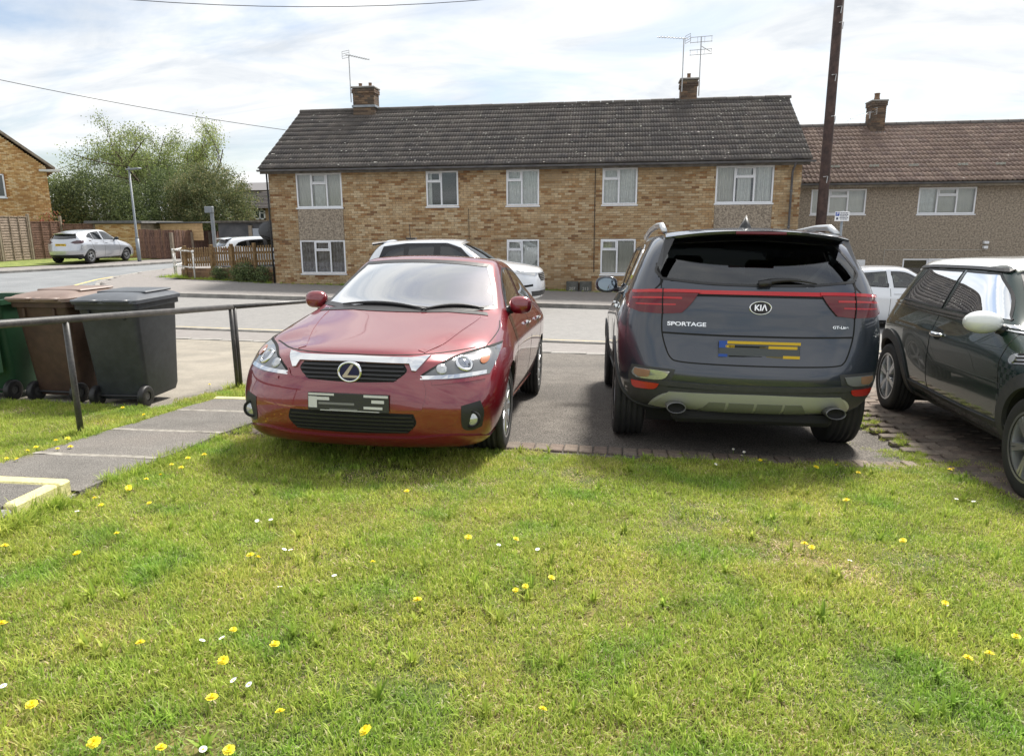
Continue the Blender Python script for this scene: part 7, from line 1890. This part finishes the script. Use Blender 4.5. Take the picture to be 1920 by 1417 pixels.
SC = [lin(*c) for c in ((206, 194, 146), (194, 180, 130), (214, 204, 162), (182, 166, 120))]
clumps = bpy.data.collections.new('grass_clumps')
def clump(i, nb, rad, h0, h1, straw, w0=.0012, w1=.0024):
    rng = random.Random(900 + i); mb = MB()
    for k in range(nb):
        a = rng.uniform(0, 6.283); rr = rad * math.sqrt(rng.random()); p = Vector((rr * math.cos(a), rr * math.sin(a), -.004))
        h = rng.uniform(h0, h1); w = rng.uniform(w0, w1); az = rng.uniform(0, 6.283); lean = abs(rng.gauss(.45, .42)); bend = rng.uniform(.1, .9)
        dead = rng.random() < straw
        if dead: lean = rng.uniform(.7, 1.5); h *= .8
        d = Vector((math.cos(az), math.sin(az), 0)); s = Vector((-math.sin(az), math.cos(az), 0)); c = rng.choice(SC if dead else GC); f = rng.uniform(.75, 1.2); c = (c[0] * f, c[1] * f, c[2] * f, 1)
        vs = []; q = p.copy(); ang = lean * .4
        for j in range(4):
            ww = w * (1, .95, .7, .05)[j]
            vs += [q - s * ww, q + s * ww]
            ang += lean * .35 + bend * .18; q = q + (d * math.sin(ang) + Vector((0, 0, math.cos(ang)))) * (h / 3)
        mb.add(vs, [(0, 1, 3, 2), (2, 3, 5, 4), (4, 5, 7, 6)], 0, c)
    me = mb.mesh('grass_clump', smooth=True, attr=True); me.materials.append(m_grass)
    o = bpy.data.objects.new('grass_clump.%d' % i, me); clumps.objects.link(o); return o
for i in range(6): clump(i, 130, .075, .014, .042, .24 + .06 * (i % 3))
clump(6, 60, .08, .012, .032, .60)       # thin dry thatch
clump(7, 55, .06, .05, .12, .06, .0018, .0034)    # longer tuft
clump(8, 11, .012, .05, .085, 0, .005, .0085)    # broad leaved rosette
def grass(name, pts, label):
    """one countless mass: clumps instanced on points"""
    me = bpy.data.meshes.new(name); me.from_pydata([p[0] for p in pts], [], []); me.update()
    at = me.attributes.new('rot', 'FLOAT_VECTOR', 'POINT'); at.data.foreach_set('vector', [v for p in pts for v in p[1]])
    at = me.attributes.new('scl', 'FLOAT', 'POINT'); at.data.foreach_set('value', [p[2] for p in pts])
    at = me.attributes.new('idx', 'INT', 'POINT'); at.data.foreach_set('value', [p[3] for p in pts])
    o = bpy.data.objects.new(name, me); COL.objects.link(o); me.materials.append(m_grass)
    ng = bpy.data.node_groups.new('scatter_' + name, 'GeometryNodeTree')
    ng.interface.new_socket('Geometry', in_out='INPUT', socket_type='NodeSocketGeometry'); ng.interface.new_socket('Geometry', in_out='OUTPUT', socket_type='NodeSocketGeometry')
    gi = ng.nodes.new('NodeGroupInput'); go = ng.nodes.new('NodeGroupOutput'); mp_ = ng.nodes.new('GeometryNodeMeshToPoints'); io = ng.nodes.new('GeometryNodeInstanceOnPoints'); ci = ng.nodes.new('GeometryNodeCollectionInfo')
    ci.inputs['Collection'].default_value = clumps; ci.inputs['Separate Children'].default_value = True; ci.inputs['Reset Children'].default_value = True
    def named(nm, ty):
        q = ng.nodes.new('GeometryNodeInputNamedAttribute'); q.data_type = ty; q.inputs['Name'].default_value = nm; return q.outputs['Attribute']
    io.inputs['Pick Instance'].default_value = True
    e2r = ng.nodes.new('FunctionNodeEulerToRotation')
    ng.links.new(gi.outputs[0], mp_.inputs[0]); ng.links.new(mp_.outputs[0], io.inputs['Points']); ng.links.new(ci.outputs[0], io.inputs['Instance'])
    ng.links.new(named('idx', 'INT'), io.inputs['Instance Index']); ng.links.new(named('rot', 'FLOAT_VECTOR'), e2r.inputs[0]); ng.links.new(e2r.outputs[0], io.inputs['Rotation']); ng.links.new(named('scl', 'FLOAT'), io.inputs['Scale'])
    ng.links.new(io.outputs[0], go.inputs[0])
    md = o.modifiers.new('scatter', 'NODES'); md.node_group = ng
    return tag(o, label, 'grass', kind='stuff')
rng = random.Random(5); pts = []
y = .9
while y < 7.0:
    step = .058 if y < 3.2 else .064
    x = -7.2 if y > 2.4 else -3.2
    while x < 3.0:
        px_, py_ = x + rng.uniform(-.03, .03), y + rng.uniform(-.03, .03)
        # only where the lawn can be seen from a step or two around the camera
        if in_lawn(px_, py_) and abs(px_ + .14 * py_) < 1.3 + .85 * py_ and not (px_ < -2.90 and py_ < 3.31):
            under = (-2.4 < px_ < -.8 and 4.75 < py_) 
            edge_d = lawn_top(px_) - py_ if px_ > -2.9 else 1
            dry = noise.noise((px_ * 1.1, py_ * 1.1, 8)) + .5 * noise.noise((px_ * 3.1, py_ * 3.1, 1)); tuft = noise.noise((px_ * 1.7, py_ * 1.7, 21)) + .6 * noise.noise((px_ * 5, py_ * 5, 2))
            idx = 6 if (dry > .38 and rng.random() < .6) else rng.randrange(6)
            s = 1.0 + .30 * tuft + rng.uniform(-.18, .18)
            if edge_d < .16: s *= .75
            if rng.random() < .015 + (.05 if tuft > .45 else 0): idx = 7; s = rng.uniform(.5, .8)
            if edge_d < .10 and rng.random() < .45: x += step; continue
            pts.append(((px_, py_, lawn_z(px_, py_)), (rng.uniform(-.15, .15), rng.uniform(-.15, .15), rng.uniform(0, 6.28)), max(.5, s), idx))
        x += step
    y += step
# long grass against the raised step, along path edges, rail posts and bins
for k in range(90):
    t = rng.random(); px_, py_ = -2.88 + abs(rng.gauss(0, .04)), 1.6 + 1.60 * t
    pts.append(((px_, py_, lawn_z(px_, py_)), (rng.uniform(-.2, .2), rng.uniform(0, .35), rng.uniform(0, 6.28)), rng.uniform(.6, 1.25), 7))
for k in range(110):
    py_ = rng.uniform(3.65, 6.2); px_ = rng.choice((PX0 - .02, PX1 + .02)) + rng.gauss(0, .02)
    pts.append(((px_, py_, lawn_z(px_, py_)), (rng.uniform(-.2, .2), rng.uniform(-.2, .2), rng.uniform(0, 6.28)), rng.uniform(.4, .75), 7))
for k in range(40):
    px_, py_ = PX1 + .02 + rng.gauss(0, .02), rng.uniform(3.55, 4.4); pts.append(((px_, py_, lawn_z(px_, py_)), (rng.uniform(-.2, .2), rng.uniform(-.4, .0), rng.uniform(0, 6.28)), rng.uniform(.6, .9), 7))
for (cx, cy_) in ((-3.94, 4.65), (-3.94, 6.95)):
    for k in range(14): pts.append(((cx + rng.gauss(0, .05), cy_ + rng.gauss(0, .05), lawn_z(cx, cy_)), (0, 0, rng.uniform(0, 6.28)), rng.uniform(.5, .9), 7))
for k in range(240):
    px_, py_ = rng.uniform(-2.7, 2.4), rng.uniform(1.5, 4.9)
    if in_lawn(px_, py_): pts.append(((px_, py_, lawn_z(px_, py_) + .006), (0, 0, rng.uniform(0, 6.28)), rng.uniform(.5, .95), 8))
grass('lawn_grass', pts, 'short patchy green and straw coloured lawn grass in the foreground')
# weeds in the joints by the small green car and along the far wall
pts = []
for k in range(120):
    y_ = rng.uniform(4.6, 7.4); x_ = 2.22 + rng.gauss(0, .04); pts.append(((x_, y_, gz(x_, y_) - .005), (0, 0, rng.uniform(0, 6.28)), rng.uniform(.3, .6), rng.choice((0, 1, 7))))
for k in range(60):
    x_ = rng.uniform(1.9, 3.0); y_ = 5.15 - (x_ - 2.25) * 1.2 + rng.gauss(0, .12); pts.append(((x_, y_, gz(x_, y_) - .004), (0, 0, rng.uniform(0, 6.28)), rng.uniform(.4, .8), rng.choice((0, 1, 6))))
for k in range(420):
    x_ = rng.uniform(-11.6, 5.5); pts.append(((x_, 23.93 - abs(rng.gauss(0, .08)), gz(x_, 23.9) + .09), (0, 0, rng.uniform(0, 6.28)), rng.uniform(.4, 1.3), rng.choice((0, 2, 7))))
for k in range(200):
    t = rng.random(); p = WA.lerp(WB, t); pts.append(((p.x - wn.x * -.1 + rng.gauss(0, .05), p.y - .12 - abs(rng.gauss(0, .12)), gz(p.x, p.y) + .09), (0, 0, rng.uniform(0, 6.28)), rng.uniform(.5, 1.5), rng.choice((0, 2, 6, 7))))
for k in range(80): pts.append(((-16.6 + rng.gauss(0, .35), 25.5 + rng.gauss(0, .25), gz(-16.6, 25.5) + .09), (0, 0, rng.uniform(0, 6.28)), rng.uniform(.8, 2.0), rng.choice((0, 2, 7))))
grass('weeds', pts, 'small weeds and grass growing in joints and along wall feet')

# dandelions and daisies
m_petal_y = mat('dandelion_yellow', lin(244, 220, 24), lin(248, 232, 60), scale=60, rough=.6)
m_petal_w = mat('daisy_white', (.80, .80, .80), rough=.6)
m_stem = mat('flower_stem', lin(110, 140, 60), rough=.6)
def dandelion_meshes(k):
    rg = random.Random(300 + k); mb = MB(); R0 = .0185
    for ring, (r_, n, tilt) in enumerate(((R0, 26, .12), (R0 * .78, 20, .45), (R0 * .5, 14, .9), (R0 * .28, 8, 1.3))):
        for i in range(n):
            a = 2 * PI * i / n + rg.uniform(-.1, .1); w = .0021; L = r_ * rg.uniform(.85, 1.1); d = Vector((math.cos(a) * math.cos(tilt), math.sin(a) * math.cos(tilt), math.sin(tilt))); s = Vector((-math.sin(a), math.cos(a), 0)); b = Vector((0, 0, .002 * ring))
            mb.add([b - s * w * .5, b + s * w * .5, b + d * L + s * w, b + d * (L * 1.02), b + d * L - s * w], [(0, 1, 2, 3, 4)])
    return mb.mesh('flower_head')
def daisy_mesh():
    mb = MB(); n = 16; R0 = .0125
    for i in range(n):
        a = 2 * PI * i / n; d = Vector((math.cos(a), math.sin(a), .22)); s = Vector((-math.sin(a), math.cos(a), 0))
        mb.add([d * .004 - s * .0012, d * .004 + s * .0012, d * R0 + s * .0022, d * (R0 * 1.08), d * R0 - s * .0022], [(0, 1, 2, 3, 4)])
    return mb.mesh('flower_head')
dm = [dandelion_meshes(k) for k in range(3)]
for me in dm: me.materials.append(m_petal_y)
sm = MB(); sm.tube([(0, 0, -.05), (.002, 0, -.02), (0, 0, 0)], .0016, 5); s_me = sm.mesh('stem'); s_me.materials.append(m_stem)
day = daisy_mesh(); day.materials.append(m_petal_w)
cm = MB(); cm.lathe([(.0045, 0), (.0035, .003), (0, .004)], 10, Matrix.Rotation(-PI / 2, 4, 'Y')); c_me = cm.mesh('flower_centre'); c_me.materials.append(m_petal_y)
DAND = [(-1.123, 3.679, 0.039, 0.18, -0.08), (-0.639, 3.036, 0.044, 0.23, -0.26), (-0.419, 3.073, 0.036, 0.35, -0.14), (-1.496, 2.671, 0.039, 0.45, -0.02), (-1.530, 2.670, 0.048, 0.14, 0.08), (-0.353, 2.573, 0.038, 0.23, 0.22), (-0.317, 2.602, 0.043, 0.29, 0.10), (-0.220, 2.704, 0.037, 0.30, 0.05), (-0.714, 2.419, 0.040, -0.13, 0.22), (-0.987, 2.696, 0.043, 0.28, 0.23), (-2.263, 2.536, 0.046, 0.40, -0.06), (-2.265, 2.557, 0.047, 0.12, 0.26), (-1.555, 1.967, 0.048, -0.09, -0.22), (-1.232, 1.926, 0.039, 0.43, -0.04), (-1.105, 2.032, 0.045, 0.03, 0.00), (-1.158, 1.733, 0.041, 0.06, 0.05), (-0.931, 1.708, 0.044, 0.39, 0.11), (-0.654, 1.659, 0.049, 0.36, 0.29), (-1.661, 1.623, 0.045, -0.05, 0.22), (-1.356, 1.492, 0.050, 0.39, 0.04), (-1.174, 1.511, 0.046, -0.02, 0.20), (-0.992, 1.534, 0.044, 0.02, -0.26), (-0.173, 1.836, 0.048, 0.44, -0.25), (0.928, 3.265, 0.047, 0.10, -0.21), (0.956, 3.243, 0.040, 0.31, 0.22), (1.427, 3.427, 0.037, 0.22, -0.27), (1.225, 2.343, 0.046, 0.05, 0.23), (1.308, 2.376, 0.050, 0.15, 0.30), (1.472, 2.530, 0.040, -0.10, 0.06), (1.628, 4.683, 0.036, -0.03, -0.06), (1.537, 4.838, 0.045, -0.06, -0.27), (1.374, 4.719, 0.048, 0.04, 0.28), (1.038, 4.838, 0.049, 0.08, -0.02), (2.226, 4.777, 0.043, 0.24, 0.06), (2.254, 4.796, 0.044, 0.22, 0.26), (-2.251, 2.787, 0.043, 0.11, 0.13), (-2.582, 3.114, 0.039, 0.03, 0.29), (-2.686, 3.200, 0.043, 0.18, -0.29), (-2.369, 3.194, 0.042, 0.20, -0.29), (-2.618, 3.378, 0.045, 0.23, -0.26), (-2.649, 3.572, 0.045, 0.13, 0.11), (-2.633, 3.678, 0.041, 0.27, 0.14), (-2.721, 4.093, 0.036, -0.11, 0.11), (-2.642, 4.154, 0.049, 0.00, -0.03), (-2.604, 3.841, 0.044, 0.04, -0.08), (-2.719, 3.918, 0.040, 0.07, 0.06), (-2.633, 2.575, 0.040, 0.08, 0.16), (-2.123, 2.011, 0.036, 0.19, 0.14), (-3.673, 4.107, 0.040, -0.02, 0.18), (-3.636, 4.178, 0.039, -0.04, -0.04), (-3.840, 4.290, 0.046, -0.09, -0.11), (-3.823, 4.379, 0.041, 0.35, -0.04), (-3.816, 4.089, 0.048, -0.05, -0.10), (-3.802, 4.002, 0.045, 0.38, -0.03), (-3.789, 3.821, 0.039, -0.08, 0.02), (-3.717, 3.824, 0.039, 0.33, 0.20), (-1.293, 2.100, 0.039, 0.02, 0.18), (-2.638, 3.404, 0.045, 0.33, -0.09), (-4.748, 6.536, 0.038, 0.03, 0.18), (-4.228, 6.877, 0.040, 0.06, -0.05), (1.348, 4.023, 0.042, 0.10, 0.25), (-4.228, 5.507, 0.038, -0.15, 0.27), (-3.836, 5.238, 0.048, 0.44, -0.04), (1.322, 2.738, 0.049, 0.41, -0.17)]
DAIS = [(-1.700, 3.057, 0.042, 0.35, 0.10), (-1.646, 3.092, 0.039, 0.02, -0.10), (-1.103, 2.555, 0.035, -0.11, 0.05), (-1.369, 2.028, 0.036, 0.34, -0.27), (-1.299, 2.037, 0.045, 0.27, 0.25), (-1.136, 1.819, 0.045, 0.39, 0.05), (-1.089, 1.824, 0.032, 0.30, -0.20), (-1.068, 1.535, 0.036, 0.25, 0.01), (-1.419, 2.762, 0.038, 0.41, 0.07), (-1.389, 2.762, 0.037, 0.00, 0.22), (-1.278, 2.427, 0.039, 0.32, -0.09), (-0.305, 2.965, 0.035, 0.17, 0.19), (0.920, 5.201, 0.034, 0.33, 0.25), (0.978, 5.099, 0.043, 0.34, -0.30), (0.720, 4.681, 0.041, 0.37, -0.27), (2.009, 4.192, 0.036, 0.01, 0.02), (2.080, 4.148, 0.038, 0.13, 0.17), (1.092, 3.135, 0.032, -0.12, -0.22), (1.332, 2.757, 0.034, -0.11, 0.28), (-2.622, 2.996, 0.044, -0.10, 0.00), (-1.829, 1.702, 0.036, 0.04, -0.09), (-0.485, 2.974, 0.041, 0.20, -0.08), (0.951, 5.030, 0.035, 0.05, -0.23)]
def area(x, y):
    if x < PX0: return 'on the small lawn between the bins and the path'
    if x < -1.9 and y > 3.0: return 'along the right hand edge of the path'
    if y > 4.1: return 'at the lawn edge behind the grey SUV' if x > 0 else 'in the lawn close to the red hatchback'
    if x > 1.2: return 'in the right hand part of the lawn'
    if y < 2.6: return 'in the nearest strip of lawn'
    return 'in the middle of the lawn'
for i, (x, y, zz, tx, ty) in enumerate(DAND):
    r_ = empty('dandelion', (x, y, lawn_z(x, y))); tag(r_, 'yellow dandelion flower ' + area(x, y), 'flower', 'dandelions ' + area(x, y))
    h = link('flower_head', dm[i % 3], r_, world=False); h.location = (0, 0, zz); h.rotation_euler = (tx, ty, i); h.scale = (random.uniform(.68, 1.0),) * 3
    s = link('stem', s_me, r_, world=False); s.location = (0, 0, zz)
for i, (x, y, zz, tx, ty) in enumerate(DAIS):
    r_ = empty('daisy', (x, y, lawn_z(x, y))); tag(r_, 'small white daisy ' + area(x, y), 'flower', 'daisies ' + area(x, y))
    h = link('flower_head', day, r_, world=False); h.location = (0, 0, zz); h.rotation_euler = (tx, ty, i); h.scale = (.8,) * 3
    q = link('flower_centre', c_me, h, world=False)
    s = link('stem', s_me, r_, world=False); s.location = (0, 0, zz)
